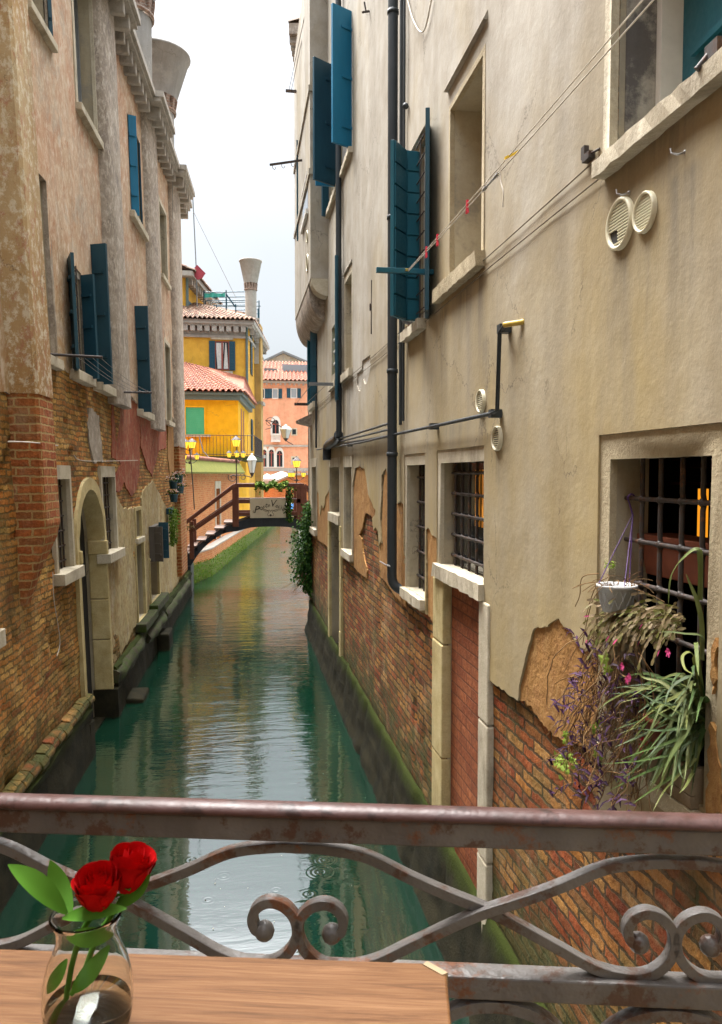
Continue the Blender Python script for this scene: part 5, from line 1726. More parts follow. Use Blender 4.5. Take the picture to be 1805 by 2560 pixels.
# lamp posts on the bridge
def lantern(c, r, h, parent):
    """four sided lit lantern tapering downwards under a metal cap"""
    c = Vector(c)
    o = MB().lathe([(r*.45, 0), (r*.62, .02*h), (r, h*.8)], c, 6, smooth=False).build('lantern', M['lampglass'], parent)
    m = MB().lathe([(r*1.22, h*.78), (r*1.15, h*.84), (r*.7, h*1.05), (r*.25, h*1.25), (r*.12, h*1.32), (.001, h*1.45)], c, 6, smooth=False)
    m.lathe([(.001, -.10*h), (r*.3, -.08*h), (r*.5, 0)], c, 6, smooth=False)
    for k in range(6):
        a = 2*math.pi*k/6
        dd_ = Vector((math.cos(a), math.sin(a), 0))
        m.tube([c+dd_*r*.6, c+dd_*r*1.0+Vector((0, 0, h*.8))], .006, 4)
    m.build('lantern_cap', M['iron'], o)
def lamp_post(base, zr_, zt_, angs, label, ntop=1, bend=0.0):
    t = thing('lamp_post', label, 'lamp post', base, 'lamp posts along the footbridge')
    b = Vector(base)
    top = Vector((b.x+bend, b.y, zt_))
    MB().tube(spline([b, b.lerp(top, .5)+Vector((-bend*.1, 0, 0)), top], 5), .017, 8).lathe([(.03, -.04), (.045, 0), (.03, .04)], (b.x+bend, b.y, zr_-.16), 8).build('pole', M['iron'], t)
    for a in angs:
        e_ = Vector((b.x+bend+.21*math.cos(a), b.y+.21*math.sin(a), zr_-.06))
        s_ = Vector((b.x+bend, b.y, zr_-.16))
        MB().tube(spline([s_, s_.lerp(e_, .5)+Vector((0, 0, -.05)), e_+Vector((0, 0, -.03)), e_], 5), .009, 6).build('arm', M['iron'], t)
        lantern(e_, .076, .155, t)
    if ntop == 1: lantern(top, .13, .24, t)
    else:
        for sx_ in (-.15, .07):
            MB().tube([top+Vector((0, 0, -.08)), top+Vector((sx_, .06*sx_, -.02))], .01, 6).build('arm', M['iron'], t)
            lantern(top+Vector((sx_, .3*sx_, 0)), .125, .225, t)
    return t
b_ = X5(603, 1345); b_.y = YB+.2
lamp_post(b_, X5(0, 590).z, X5(0, 455).z, (math.pi*.97, math.pi*1.25, .1), 'leaning five-lantern lamp post at the foot of the footbridge steps', 2, X5(543, 0).x-X5(603, 0).x)
b_ = X5(1213, 1010); b_.y = YB-.02
lamp_post(b_, X5(0, 560).z, X5(0, 432).z, (math.pi, -1.5, .15), 'lamp post with one large lit lantern over three small ones, left of the sign', 1)
b_ = X6(1163, 1080); b_.y = YB+.1
lamp_post(b_, X6(0, 940).z, X6(0, 815).z, (math.pi*.95, math.pi*1.3, .05), 'lamp post with clustered lit lanterns at the end of the footbridge, right of the sign', 1)

# unlit street lanterns on brackets
def street_lantern(c, r, h, label, arm):
    t = thing('wall_lantern', label, 'lantern', c)
    o = MB().lathe([(r*.5, 0), (r, h*.72)], c, 4, smooth=False).build('lantern', M['frost'], t)
    m = MB().lathe([(r*1.12, h*.71), (r*.75, h*.9), (r*.3, h*.98), (r*.25, h*1.08), (.001, h*1.12)], c, 4, smooth=False)
    m.build('lantern_top', M['frost'], o)
    m = MB()
    for k in range(4):
        a = math.pi/2*k
        dd_ = Vector((math.cos(a), math.sin(a), 0)); de = Vector((math.cos(a+math.pi/2), math.sin(a+math.pi/2), 0))
        c_ = Vector(c)
        m.tube([c_+dd_*r*.5, c_+dd_*r+Vector((0, 0, h*.72))], .012, 4)
        m.tube([c_+dd_*r*1.02+Vector((0, 0, h*.72)), c_+de*r*1.02+Vector((0, 0, h*.72))], .012, 4)
    m.lathe([(.001, -.25*h), (r*.2, -.2*h), (r*.5, 0)], c, 6)
    m.build('lantern_frame', M['iron'], o)
    m = MB()
    for pts, rad in arm: m.tube(spline(pts, 6), rad, 6)
    m.build('bracket', M['iron'], t)
Y1 = 32.0
G = lambda x, y: YP(380+x/5.738, 1040+y/5.738, Y1)
def spiral(c, r, a0, turns, n=16):
    return [c+Vector((math.cos(a0+turns*2*math.pi*i/n)*r*(1-.8*i/n), 0, math.sin(a0+turns*2*math.pi*i/n)*r*(1-.8*i/n))) for i in range(n+1)]
c = G(1435, 815)
street_lantern(c, .19, .72, 'white unlit lantern on a scrolled iron bracket beside the garden wall', [([G(1430, 880), G(1330, 855), G(1230, 850), G(1120, 860)], .018), (spiral(G(1160, 880), .2, 2.6, 1.3), .015), (spiral(G(1300, 880), .16, 2.6, -1.2), .012), ([c, G(1432, 850), G(1430, 880)], .02)])
G2 = lambda x, y: YP(560+x/6.379, 1040+y/6.379, 53.0)
c = G2(985, 355)
street_lantern(c, .38, .85, 'small white lantern hanging in front of the pink palace', [([G2(985, 262), G2(985, 215), G2(900, 165), G2(780, 90), G2(660, 68)], .03), ([G2(660, 68), G2(720, 110), G2(760, 180), G2(660, 212)], .025), ([G2(985, 370), G2(1000, 400), G2(1100, 455)], .03), (spiral(G2(735, 105), .4, 0, 1.2), .02)])

# ------------------------------------------------------------------ houses beyond
def tile_roof(a, b, c, d, mat, name, parent, col=.24, row=.36, r=.075, clip=None):
    """half round tiles: a-b eave, d-c ridge side (a->d up the slope)"""
    a, b, c, d = map(Vector, (a, b, c, d))
    nx = max(2, int((b-a).length/col)); ny = max(2, int(max((d-a).length, (c-b).length)/row))
    nrm = (b-a).cross(d-a if (d-a).length > .1 else c-a).normalized()
    if nrm.z < 0: nrm = -nrm
    m = MB()
    P = lambda s, t: a.lerp(b, s).lerp(d.lerp(c, s), t)
    for j in range(ny):
        for i in range(nx):
            t0, t1 = j/ny, min(1, (j+1.15)/ny)
            rows = []
            for t, lift in ((t0, .035), (t1, .0)):
                L_, R_ = P(i/nx, t), P((i+1)/nx, t)
                wd = (R_-L_)
                rows.append([L_+wd*q + nrm*(lift+h*r) for q, h in ((0, -.1), (.12, .55), (.32, 1), (.55, .75), (.7, .1), (.85, -.25), (1, -.1))])
            n = 7
            if (rows[0][0]-rows[0][-1]).length < .03: continue
            m.add(rows[0]+rows[1], [(k, k+1, n+k+1, n+k) for k in range(n-1)] , True)
            # closed front lip
            m.add(rows[0]+[q-nrm*.05 for q in rows[0]], [(k, k+1, n+k+1, n+k) for k in range(n-1)])
    m.add([a-nrm*.06, b-nrm*.06, c-nrm*.06, d-nrm*.06], [(0, 1, 2, 3)])
    return m.build(name, mat, parent, fix=False)
def flat_win(u0, v0, u1, v1, y, parent, mat=None, frame=None, fw=.1, name='window', rec=.12, sillm=None, shut=None, sw=None):
    """window let into a wall that faces the camera at distance y: dark pane, frame proud of it, optional open shutters"""
    a, b = YP(u0, v0, y), YP(u1, v1, y)
    o = MB().box((a.x, y-.012, b.z), (b.x, y+.05, a.z)).build(name, mat or M['pane'], parent)
    m = MB()
    f_ = fw
    for q in (((a.x-f_, a.z), (b.x+f_, a.z+f_)), ((a.x-f_, b.z-f_), (b.x+f_, b.z)), ((a.x-f_, b.z), (a.x, a.z)), ((b.x, b.z), (b.x+f_, a.z))):
        m.box((q[0][0], y-.06, q[0][1]), (q[1][0], y+.04, q[1][1]))
    m.build('frame', frame or M['stone'], o)
    if shut:
        for s in (0, 1):
            x0 = a.x-f_-sw if s == 0 else b.x+f_
            mm = MB().box((x0+.01, y-.10, b.z-.05), (x0+sw-.01, y-.05, a.z+.05))
            k = 9
            for i in range(k):
                z = b.z+(a.z-b.z)*(i+.5)/k
                mm.box((x0+.06, y-.115, z-.05), (x0+sw-.06, y-.101, z+.03))
            mm.build('shutter', shut, o)
    return o
def poly_wall(pts, thick, mat, name, parent):
    return MB().prism(pts, thick).build(name, mat, parent)

# low bright yellow house
Y1 = 38.0
h1 = thing('yellow_house', 'low bright yellow house with a green roller blind and an iron balcony', 'house', (-2, 40, .95))
xl, xr = YP(440, 1000, Y1).x-3, 0.0
ze = YP(500, 985, Y1).z
p3 = (.60, 45.4)
MB().prism([(xl, Y1, .9), (xr, Y1, .9), (*p3, .9), (xl, p3[1], .9)], (0, 0, ze-.9)).build('wall', M['yellow_hot'], h1)
m = MB()
ev = [(xl, Y1-.35), (xr+.22, Y1-.35), (p3[0]+.38, p3[1])]
m.prism([(ev[0][0], ev[0][1], ze-.05), (ev[1][0], ev[1][1], ze-.05), (*ev[2], ze-.05), (xl, p3[1], ze-.05)], (0, 0, .14))
m.prism([(ev[0][0]+.1, ev[0][1]+.12, ze-.28), (ev[1][0]-.12, ev[1][1]+.12, ze-.28), (ev[2][0]-.16, ev[2][1], ze-.28), (xl, p3[1], ze-.28)], (0, 0, .225))
m.build('eave', M['zincgreen'], h1)
apx = YP(470, 905, 45.0)
tile_roof((xl, Y1-.42, ze+.12), (xr+.28, Y1-.42, ze+.12), (apx.x+.9, 44.6, apx.z-.35), (xl, 44.6, apx.z+.6), M['tile_new'], 'roof', h1, .27, .42, .09)
tile_roof((xr+.3, Y1-.42, ze+.12), (p3[0]+.45, p3[1], ze+.12), (p3[0]-.2, p3[1], apx.z-.8), (apx.x+.9, 44.6, apx.z-.35), M['tile_new'], 'roof', h1, .27, .42, .09)
w1 = flat_win(464, 1018, 511, 1086, Y1, h1, M['green_blind'], M['yellow_hot'], .07)
m = MB()
a_, b_ = YP(464, 1018, Y1), YP(511, 1086, Y1)
for i in range(14):
    z = b_.z+(a_.z-b_.z)*i/14
    m.box((a_.x+.02, Y1-.03, z+.01), (b_.x-.02, Y1-.013, z+.075))
m.build('blind', M['green_blind'], w1)
MB().box((a_.x, Y1-.14, b_.z-.12), (b_.x+.3, Y1+.02, b_.z-.01)).build('sill', M['stone'], w1)
def sideq(u, v, yfix): return YP(u, v, yfix)
for s0, s1 in ((.22, .30), (.42, .50)):
    A_ = Vector((xr, Y1, 0)).lerp(Vector((*p3, 0)), s0); B_ = Vector((xr, Y1, 0)).lerp(Vector((*p3, 0)), s1)
    MB().prism([A_+Vector((.012, 0, 4.7)), B_+Vector((.012, 0, 4.7)), B_+Vector((.012, 0, 6.9)), A_+Vector((.012, 0, 6.9))], (-.03, 0, 0)).build('side_window', M['redwood'], h1)
# balcony
zf, zt_ = YP(500, 1139, 37.3).z, YP(500, 1088, 37.3).z
cx_ = YP(636, 1100, 37.3).x; c2 = YP(655, 1100, 43.2)
bal = MB().prism([(YP(505, 1100, 37.3).x, 37.25, zf-.22), (cx_+.05, 37.25, zf-.22), (c2.x+.05, 43.2, zf-.22), (c2.x-.9, 43.2, zf-.22), (.05, Y1+.02, zf-.22), (-2, Y1+.02, zf-.22)], (0, 0, .2)).build('balcony', M['ledge'], h1)
m = MB()
pts = [Vector((xl+1.2, 37.3, 0)), Vector((cx_, 37.3, 0)), Vector((c2.x, 43.2, 0))]
for (P_, Q_) in zip(pts, pts[1:]):
    k = int((Q_-P_).length/.16)
    for i in range(k+1):
        q = P_.lerp(Q_, i/k); m.tube([(q.x, q.y, zf-.02), (q.x, q.y, zt_)], .011, 5)
    for z in (zf+.06, zt_): m.tube([P_+Vector((0, 0, z)), Q_+Vector((0, 0, z))], .016, 5)
m.build('railing', M['iron'], bal)
m = MB()
for (u, v0, v1, dx) in ((478, 1146, 1095, .0), (498, 1092, 1132, .5), (510, 1130, 1145, .6)):
    p = YP(u, v0, 37.0); q = YP(u+dx*22, v1, 37.0)
    m.tube([p, q], .03, 5)
o = m.build('folded_parasol', M['zinc']); props(o, 'folded grey parasol poles propped on top of the mossy garden wall', 'parasol')

# tall yellow house
Y2 = 46.0
h2 = thing('yellow_house', 'tall golden yellow house with blue shutters, a hipped tile roof and a funnel chimney', 'house', (-2, 49, .95))
xl2 = YP(430, 900, Y2).x-3; xr2 = YP(619, 900, Y2).x
p4 = (1.68, 54.5)
zc2 = YP(540, 812, Y2).z
MB().prism([(xl2, Y2, .9), (xr2, Y2, .9), (*p4, .9), (xl2, p4[1], .9)], (0, 0, zc2-.9)).build('wall', M['yellow'], h2)
def along(s, off=0): # point on the side wall
    A_ = Vector((xr2, Y2, 0)); B_ = Vector((*p4, 0)); dn = (B_-A_).normalized(); nn = Vector((dn.y, -dn.x, 0))
    return A_ + (B_-A_)*s + nn*off
m = MB()
for off, za, zb_ in ((.5, zc2, zc2+.22), (.36, zc2-.12, zc2-.002), (.12, zc2-.75, zc2-.6)):
    m.prism([(xl2, Y2-off, za), (xr2+off*.8, Y2-off, za), along(1.02, off)+Vector((0, 0, za)), (xl2, p4[1], za)], (0, 0, zb_-za))
co = m.build('cornice', M['cornice'], h2)
for i in range(12):
    x = YP(464+18*i, 815, Y2).x
    if x < xr2+.1: MB().box((x-.14, Y2-.38, zc2-.42), (x+.14, Y2+.02, zc2-.122)).build('modillion', M['cornice'], co)
for i in range(9):
    q = along((i+.5)/9, .34); MB().box((q.x-.25, q.y-.14, zc2-.42), (q.x, q.y+.14, zc2-.122)).build('modillion', M['cornice'], co)
MB().box((xl2, Y2-.02, zc2-.6), (xr2+.02, Y2+.0, zc2-.122)).build('frieze', M['cornice'], co)
ap = YP(480, 758, 53.0)
tile_roof((xl2, Y2-.62, zc2+.25), (xr2+.4, Y2-.62, zc2+.25), (ap.x, 53, ap.z), (xl2, 53, ap.z+.3), M['tile_old'], 'roof', h2, .26, .42, .09)
tile_roof((xr2+.4, Y2-.62, zc2+.25), (p4[0]+.4, p4[1], zc2+.25), (p4[0]-.8, p4[1], ap.z-.3), (ap.x, 53, ap.z), M['tile_old'], 'roof', h2, .26, .42, .09)
a_ = YP(540, 855, Y2); b_ = YP(571, 924, Y2)
w2 = flat_win(540, 855, 571, 924, Y2, h2, M['pane'], M['redwood'], .05, shut=M['navy'], sw=.36)
m = MB()
for s in (0, 1):
    xs = [a_.x+.08+(b_.x-a_.x)*.5*s + (b_.x-a_.x)*.38*i/10 for i in range(11)]
    vs = []
    for i, x in enumerate(xs): vs += [(x, Y2-.03-.012*(i % 2), b_.z+.04), (x+(.1*(i-5)/5*(-1 if s else 1)), Y2-.03-.012*(i % 2), a_.z-.05)]
    m.add(vs, [(2*i, 2*i+2, 2*i+3, 2*i+1) for i in range(10)])
m.build('curtain', M['curtain'], w2)
MB().box(((a_.x+b_.x)/2-.05, Y2-.07, b_.z), ((a_.x+b_.x)/2+.05, Y2-.045, a_.z)).build('mullion', M['redwood'], w2)
MB().box((a_.x-.25, Y2-.14, b_.z-.32), (b_.x+.25, Y2+.01, b_.z-.11)).box((a_.x-.3, Y2-.1, a_.z+.14), (b_.x+.3, Y2+.01, a_.z+.36)).build('lintel', M['stone'], w2)
p = YP(617, 900, Y2)
MB().tube([(p.x, Y2-.09, zc2-.1), (p.x, Y2-.09, 1)], .075, 8).build('downpipe', M['zincgreen'], h2)
q = along(.42, .0); q2 = along(.58, .0)
nn = along(0, 1)-along(0, 0)
MB().prism([q, q2, q2+nn*.4, q+nn*.4], (0, 0, zc2+.8)).build('chimney_breast', M['yellow_old'], h2)
MB().prism([q-nn*.02+Vector((0,0,8.0)), q2+nn*-.02+Vector((0,0,8.0)), q2+nn*.55+Vector((0,0,8.0)), q+nn*.55+Vector((0,0,8.0))], (0, 0, .18)).prism([q-nn*.02+Vector((0,0,4.6)), q2+nn*-.02+Vector((0,0,4.6)), q2+nn*.55+Vector((0,0,4.6)), q+nn*.55+Vector((0,0,4.6))], (0, 0, .2)).build('string_course', M['cornice'], h2)
for s, za, zb_ in ((.2, 9.6, 12.0), (.72, 9.4, 11.6), (.2, 5.0, 6.9), (.88, 9.4, 11.8), (.82, 1.0, 3.6)):
    A_, B_ = along(s, .02), along(s+.1, .02)
    w_ = MB().prism([A_+Vector((0,0,za)), B_+Vector((0,0,za)), B_+Vector((0,0,zb_)), A_+Vector((0,0,zb_))], -nn*.05).build('side_window', M['pane'], h2)
    MB().prism([A_+nn*.01+Vector((0,0,za)), along(s-.05, .03)+Vector((0,0,za)), along(s-.05, .03)+Vector((0,0,zb_)), A_+nn*.01+Vector((0,0,zb_))], nn*.05).build('shutter', M['navy'], w_)
chimney(YP(627, 740, 50.0), zc2-.1, 13.4, 15.2, 15.65, 17.0, .36, .42, .70, .95, M['cornice'], h2)

# rear yellow wing
Y3 = 50.0
h3 = thing('yellow_house', 'rear yellow wing with a receding bracketed eave, seen over the hipped roof', 'house', (-5, 55, 12))
c0 = YP(463, 700, Y3); ze3 = YP(460, 694, Y3).z
c1 = YP(537, 770, 59.5)
MB().prism([(c0.x-5, Y3, 8), (c0.x, Y3, 8), (c1.x, 59.5, 8), (c1.x-7, 59.5, 8)], (0, 0, ze3-8)).build('wall', M['yellow'], h3)
dv = Vector((c1.x-c0.x, 9.5, 0)).normalized(); nv = Vector((dv.y, -dv.x, 0))
MB().prism([Vector((c0.x-5, Y3-.5, ze3)), Vector((c0.x, Y3-.5, ze3))+nv*.5, Vector((c1.x, 59.5, ze3))+nv*.5, Vector((c1.x-7, 59.5, ze3))], (0, 0, .3)).build('eave', M['cornice'], h3)
m = MB()
for i in range(16):
    q = Vector((c0.x, Y3, 0)).lerp(Vector((c1.x, 59.5, 0)), (i+.5)/16)
    MB().prism([q-dv*.15+Vector((0,0,ze3-.4)), q+dv*.15+Vector((0,0,ze3-.4)), q+dv*.15+nv*.4+Vector((0,0,ze3-.4)), q-dv*.15+nv*.4+Vector((0,0,ze3-.4))], (0, 0, .39)).build('modillion', M['cornice'], h3)
tile_roof(Vector((c0.x, Y3-.5, ze3+.32))+nv*.6, Vector((c1.x, 59.5, ze3+.32))+nv*.6, (c1.x-4, 59.5, ze3+2), (c0.x-4, Y3-.5, ze3+2), M['tile_old'], 'roof', h3, .3, .5, .1)
q = Vector((c0.x, Y3, 0))+dv*.5+nv*.03
MB().prism([q+Vector((0,0,11)), q+dv*.9+Vector((0,0,11)), q+dv*.9+Vector((0,0,ze3-1.3)), q+Vector((0,0,ze3-1.3))], nv*.06).build('shutter', M['navy'], h3)
MB().tube([(c0.x+.12, Y3-.1, ze3-.05), (c0.x+.12, Y3-.1, 10)], .09, 8).build('downpipe', M['zincgreen'], h3)

# roof terrace scaffold, mast with red plate
sc_ = thing('roof_terrace', 'spindly iron roof terrace frame with a strip of green netting above the yellow roofs', 'terrace', YP(560, 780, 52))
def S7(x, y, yy=52): return YP(440+x/5.738, 640+y/5.738, yy)
m = MB()
for x, ya, yb_ in ((400, 495, 720), (718, 490, 810), (580, 700, 790), (856, 690, 850), (1190, 640, 960)):
    for yy in (52, 54.5):
        p, q = S7(x, ya), S7(x, yb_); m.tube([(p.x, yy, p.z), (q.x, yy, q.z-.6)], .04, 5)
for x0, x1, yv in ((400, 1040, 520), (520, 1040, 592), (520, 1180, 665), (580, 1215, 725)):
    for yy in (52, 54.5):
        p, q = S7(x0, yv), S7(x1, yv-8); m.tube([(p.x, yy, p.z), (q.x, yy, q.z)], .035, 5)
m.tube([S7(715, 540), S7(850, 730)], .05, 5)
m.build('frame', M['navy'], sc_)
vs = []
for i in range(13):
    for j, yv in enumerate((532, 562, 598)):
        p = S7(405+25*i, yv+6*math.sin(i*.9+j)+(8 if j == 1 and i > 6 else 0)); vs.append((p.x, 52-.05*math.sin(i*1.7), p.z))
MB().add(vs, [(i*3+j, (i+1)*3+j, (i+1)*3+j+1, i*3+j+1) for i in range(12) for j in range(2)], True).build('netting', M['greennet'], sc_)
ms = thing('antenna_mast', 'thin mast carrying a dark red diamond plate above the yellow roofs', 'antenna', YP(494, 785, 50))
m = MB().tube([YP(494, 800, 50), YP(490, 660, 50), YP(481, 473, 50)], .035, 6).tube([YP(462, 473, 50), YP(484, 475, 50)], .02, 5)
m.build('mast', M['zinc'], ms)
MB().prism([YP(493, 662, 49.94), YP(514, 683, 49.94), YP(506, 695, 49.94), YP(494, 700, 49.94), YP(476, 680, 49.94)], (0, .04, 0)).build('red_plate', M['red_sign'], ms)
MB().tube([YP(484, 530, 50), YP(590, 745, 50)], .012, 4).tube([YP(484, 530, 50), YP(455, 548, 46)], .012, 4).build('guy_wire', M['wire'], ms)

# pink palace
Y4 = 85.0
h4 = thing('pink_palace', 'salmon pink palace with pointed white gothic windows closing the canal', 'palace', (7, 88, 0))
zc4 = YP(700, 958, Y4).z
MB().box((YP(640, 1000, Y4).x, Y4, -.3), (16, Y4+12, zc4)).build('wall', M['pink'], h4)
MB().box((YP(640, 1000, Y4).x, Y4-.35, zc4), (16.4, Y4+12, zc4+.25)).box((YP(640, 1000, Y4).x, Y4-.12, YP(700, 1117, Y4).z), (16, Y4, YP(700, 1112, Y4).z)).box((YP(640, 1000, Y4).x, Y4-.12, YP(700, 1178, Y4).z), (16, Y4, YP(700, 1170, Y4).z)).build('cornice', M['cornice'], h4)
m = MB()
for i in range(30):
    x = 2+i*.5; MB().box((x, Y4-.28, zc4-.22), (x+.18, Y4, zc4-.002)).build('modillion', M['cornice'], h4)
tile_roof((1, Y4-.5, zc4+.27), (16.4, Y4-.5, zc4+.27), (15, Y4+6, YP(700, 905, Y4+6).z), (2, Y4+6, YP(700, 905, Y4+6).z), M['tile_new'], 'roof', h4, .45, .7, .14)
q0, q1 = YP(706, 936, Y4+2.5), YP(772, 912, Y4+2.5)
MB().box((q0.x, Y4+2.5, q0.z), (q1.x, Y4+5, q1.z)).build('roof_light', M['pane_pale'], h4)
q0, q1 = YP(660, 935, Y4+2.5), YP(692, 921, Y4+2.5)
MB().box((q0.x, Y4+2.5, q0.z), (q1.x, Y4+5, q1.z)).build('roof_light', M['zinc'], h4)
for u0, u1, v0, v1 in ((677, 699, 973, 995), (723, 746, 972, 994)):
    flat_win(u0+5, v0, u1-5, v1, Y4, h4, M['pane_pale'], M['white'], .08, shut=M['navy'], sw=.42)
flat_win(655, 973, 660, 995, Y4, h4, M['pane'], M['white'], .08, shut=M['navy'], sw=.42)
flat_win(730.5, 1073, 740, 1086, Y4, h4, M['pane'], M['stone'], .14); flat_win(731, 1144, 743, 1158, Y4, h4, M['pane'], M['stone'], .16)
def ogee(u0, u1, vt, vb, parent, frame=.16):
    a_, b_ = YP(u0, vb, Y4), YP(u1, vt, Y4)
    cx_ = (a_.x+b_.x)/2; hw = (b_.x-a_.x)/2; zsp = b_.z-hw*1.3
    def shape(g):
        pts = [(cx_-hw-g, a_.z-g*.5), (cx_+hw+g, a_.z-g*.5)]
        for i in range(9):
            t = i/8
            x = (hw+g)*math.cos(t*math.pi/2)**.8; z = zsp+(b_.z+g*2.2-zsp)*(math.sin(t*math.pi/2)**1.15)
            pts.append((cx_+x, z))
        return pts + [(2*cx_-x, z) for x, z in reversed(pts[2:-1])]
    o = MB().prism([(x, Y4-.02, z) for x, z in shape(0)], (0, .05, 0)).build('gothic_window', M['pane'], parent)
    f, e = layer(lambda s, t, d_: Vector((s, Y4+d_, t)), [shape(frame)], [shape(0)], -.1, .1)
    f.add(e.v, e.f).build('frame', M['white'], o)
    MB().box((cx_-.05, Y4-.05, a_.z), (cx_+.05, Y4-.022, b_.z-.1)).box((cx_-hw, Y4-.05, zsp-.06), (cx_+hw, Y4-.022, zsp+.06)).build('mullion', M['redwood'], o)
    return o
ogee(672.5, 684.5, 1124, 1167, h4); ogee(692, 706, 1127, 1167, h4); ogee(655, 666, 1124, 1167, h4)
g = ogee(681, 697, 1050, 1086, h4, .2)
a_, b_ = YP(677, 1105, Y4), YP(700, 1085, Y4)
m = MB().box((a_.x, Y4-.8, b_.z-.12), (b_.x, Y4-.65, b_.z)).box((a_.x, Y4-.8, a_.z), (b_.x, Y4, a_.z+.15))
for i in range(8):
    x = a_.x+(b_.x-a_.x)*(i+.5)/8; m.tube([(x, Y4-.72, a_.z+.1), (x, Y4-.72, b_.z-.1)], .05, 6)
m.build('balcony', M['white'], g)

# gabled building behind
h5 = thing('gabled_building', 'pale cream gabled building rising behind the pink palace roof', 'building', (7, 112, 0))
Y5 = 110.0
gp = [YP(u, v, Y5) for u, v in ((640, 960), (790, 960), (790, 918), (708, 884), (640, 915))]
MB().prism(gp, (0, 10, 0)).build('wall', M['pale_wall'], h5)
m = MB()
for (u0, v0), (u1, v1) in (((636, 916), (708, 882)), ((708, 882), (794, 918))):
    a_, b_ = YP(u0, v0, Y5-.4), YP(u1, v1, Y5-.4); m.hexa([a_, b_, b_+Vector((0,0,.3)), a_+Vector((0,0,.3))], [p+Vector((0, 11, 0)) for p in (a_, b_, b_+Vector((0,0,.3)), a_+Vector((0,0,.3)))])
m.build('roof', M['zinc'], h5)
for u0 in (660, 678, 722, 735): flat_win(u0, 917, u0+10, 924, Y5, h5, M['pane'], M['white'], .1)
m = MB()
for u in (690, 708, 727): p = YP(u, 905, Y5); m.box((p.x-.06, Y5-.05, p.z-1), (p.x+.06, Y5, p.z+.9))
m.build('wall_rib', M['cornice'], h5)

# brick bridge parapet, market tents, covered boat
Y6 = 62.0
bb = thing('brick_bridge', 'brick bridge with a sloping stone-capped parapet crossing the canal farther off', 'bridge', (5, 62, 0))
pp = [(630, 1235), (690, 1206), (728, 1189), (800, 1186)]
top = [YP(u, v, Y6) for u, v in pp]
bx0, bx1 = top[0].x, top[-1].x
arc = [Vector((bx1-.3-(bx1-bx0-.6)*i/10, Y6, .2+1.3*math.sin(math.pi*i/10))) for i in range(11)]
MB().prism(top + [Vector((bx1, Y6, -.2))] + arc + [Vector((bx0, Y6, -.2))], (0, 2.5, 0)).build('parapet', M['brick_far'], bb)
m = MB()
for a_, b_ in zip(top, top[1:]): m.hexa([a_+Vector((0,-.1,0)), b_+Vector((0,-.1,0)), b_+Vector((0,-.1,.16)), a_+Vector((0,-.1,.16))], [a_+Vector((0,.5,0)), b_+Vector((0,.5,0)), b_+Vector((0,.5,.16)), a_+Vector((0,.5,.16))])
m.build('coping', M['cornice'], bb)
for i, (uc, vt, hw, lab) in enumerate(((668, 1184, 1.0, 'white market parasol half hidden by the yellow house corner'), (704, 1178, 1.35, 'large white market parasol in front of the pink palace'))):
    c = YP(uc, vt, 74)
    t = thing('market_parasol', lab, 'parasol', (c.x, 74, 1.0), 'white market parasols')
    vs = [Vector((c.x, 74, c.z))] + [Vector((c.x+hw*1.3*sx_, 74+hw*1.3*sy_, c.z-.72)) for sx_, sy_ in ((-1,-1),(1,-1),(1,1),(-1,1))]
    vs += [p-Vector((0, 0, .22)) for p in vs[1:]]
    MB().add(vs, [(0,1,2),(0,2,3),(0,3,4),(0,4,1),(1,5,6,2),(2,6,7,3),(3,7,8,4),(4,8,5,1)]).build('canopy', M['canvas'], t)
    MB().tube([(c.x, 74, .6), (c.x, 74, c.z-.05)], .05, 6).build('pole', M['zinc'], t)
o = MB().prism([(2.5, 70, -.4), (30, 70, -.4), (30, 84.5, -.4), (2.5, 84.5, -.4)], (0, 0, 1.1)).build('market_square', M['cornice']); props(o, 'stone paved square in front of the pink palace', 'pavement', kind='structure')
c = YP(757, 1243, 47)
bt = thing('covered_boat', 'boat under a bright blue cover on the far side of the footbridge', 'boat', (c.x, 47, 0))
def hull(x0, y0, Lb, wb, z0, z1, n=10):
    rows = []
    for i in range(n+1):
        s = i/n; w_ = wb*math.sin(math.pi*min(.97, .12+s*.88))**.6
        rows.append([(x0-w_*.55, y0+Lb*s, z0), (x0-w_, y0+Lb*s, z1+.25*(abs(s-.5)*2)**2), (x0+w_, y0+Lb*s, z1+.25*(abs(s-.5)*2)**2), (x0+w_*.55, y0+Lb*s, z0)])
    return rows
rows = hull(c.x, 46, 4.5, .95, -.2, 1.3)
MB().add([p for r_ in rows for p in r_], [(i*4+j, i*4+j+1, (i+1)*4+j+1, (i+1)*4+j) for i in range(10) for j in (0, 2)]+[(0,1,2,3), (40,41,42,43)]).build('hull', M['white'], bt)
vs = []
for i, r_ in enumerate(rows):
    a_, b_ = Vector(r_[1]), Vector(r_[2])
    for j in range(7):
        q = a_.lerp(b_, j/6); vs.append((q.x, q.y, q.z+.02+.75*math.sin(math.pi*j/6)*math.sin(math.pi*(.15+.7*i/10))))
MB().add(vs, [(i*7+j, i*7+j+1, (i+1)*7+j+1, (i+1)*7+j) for i in range(10) for j in range(6)], True).build('cover', M['bluetarp'], bt)

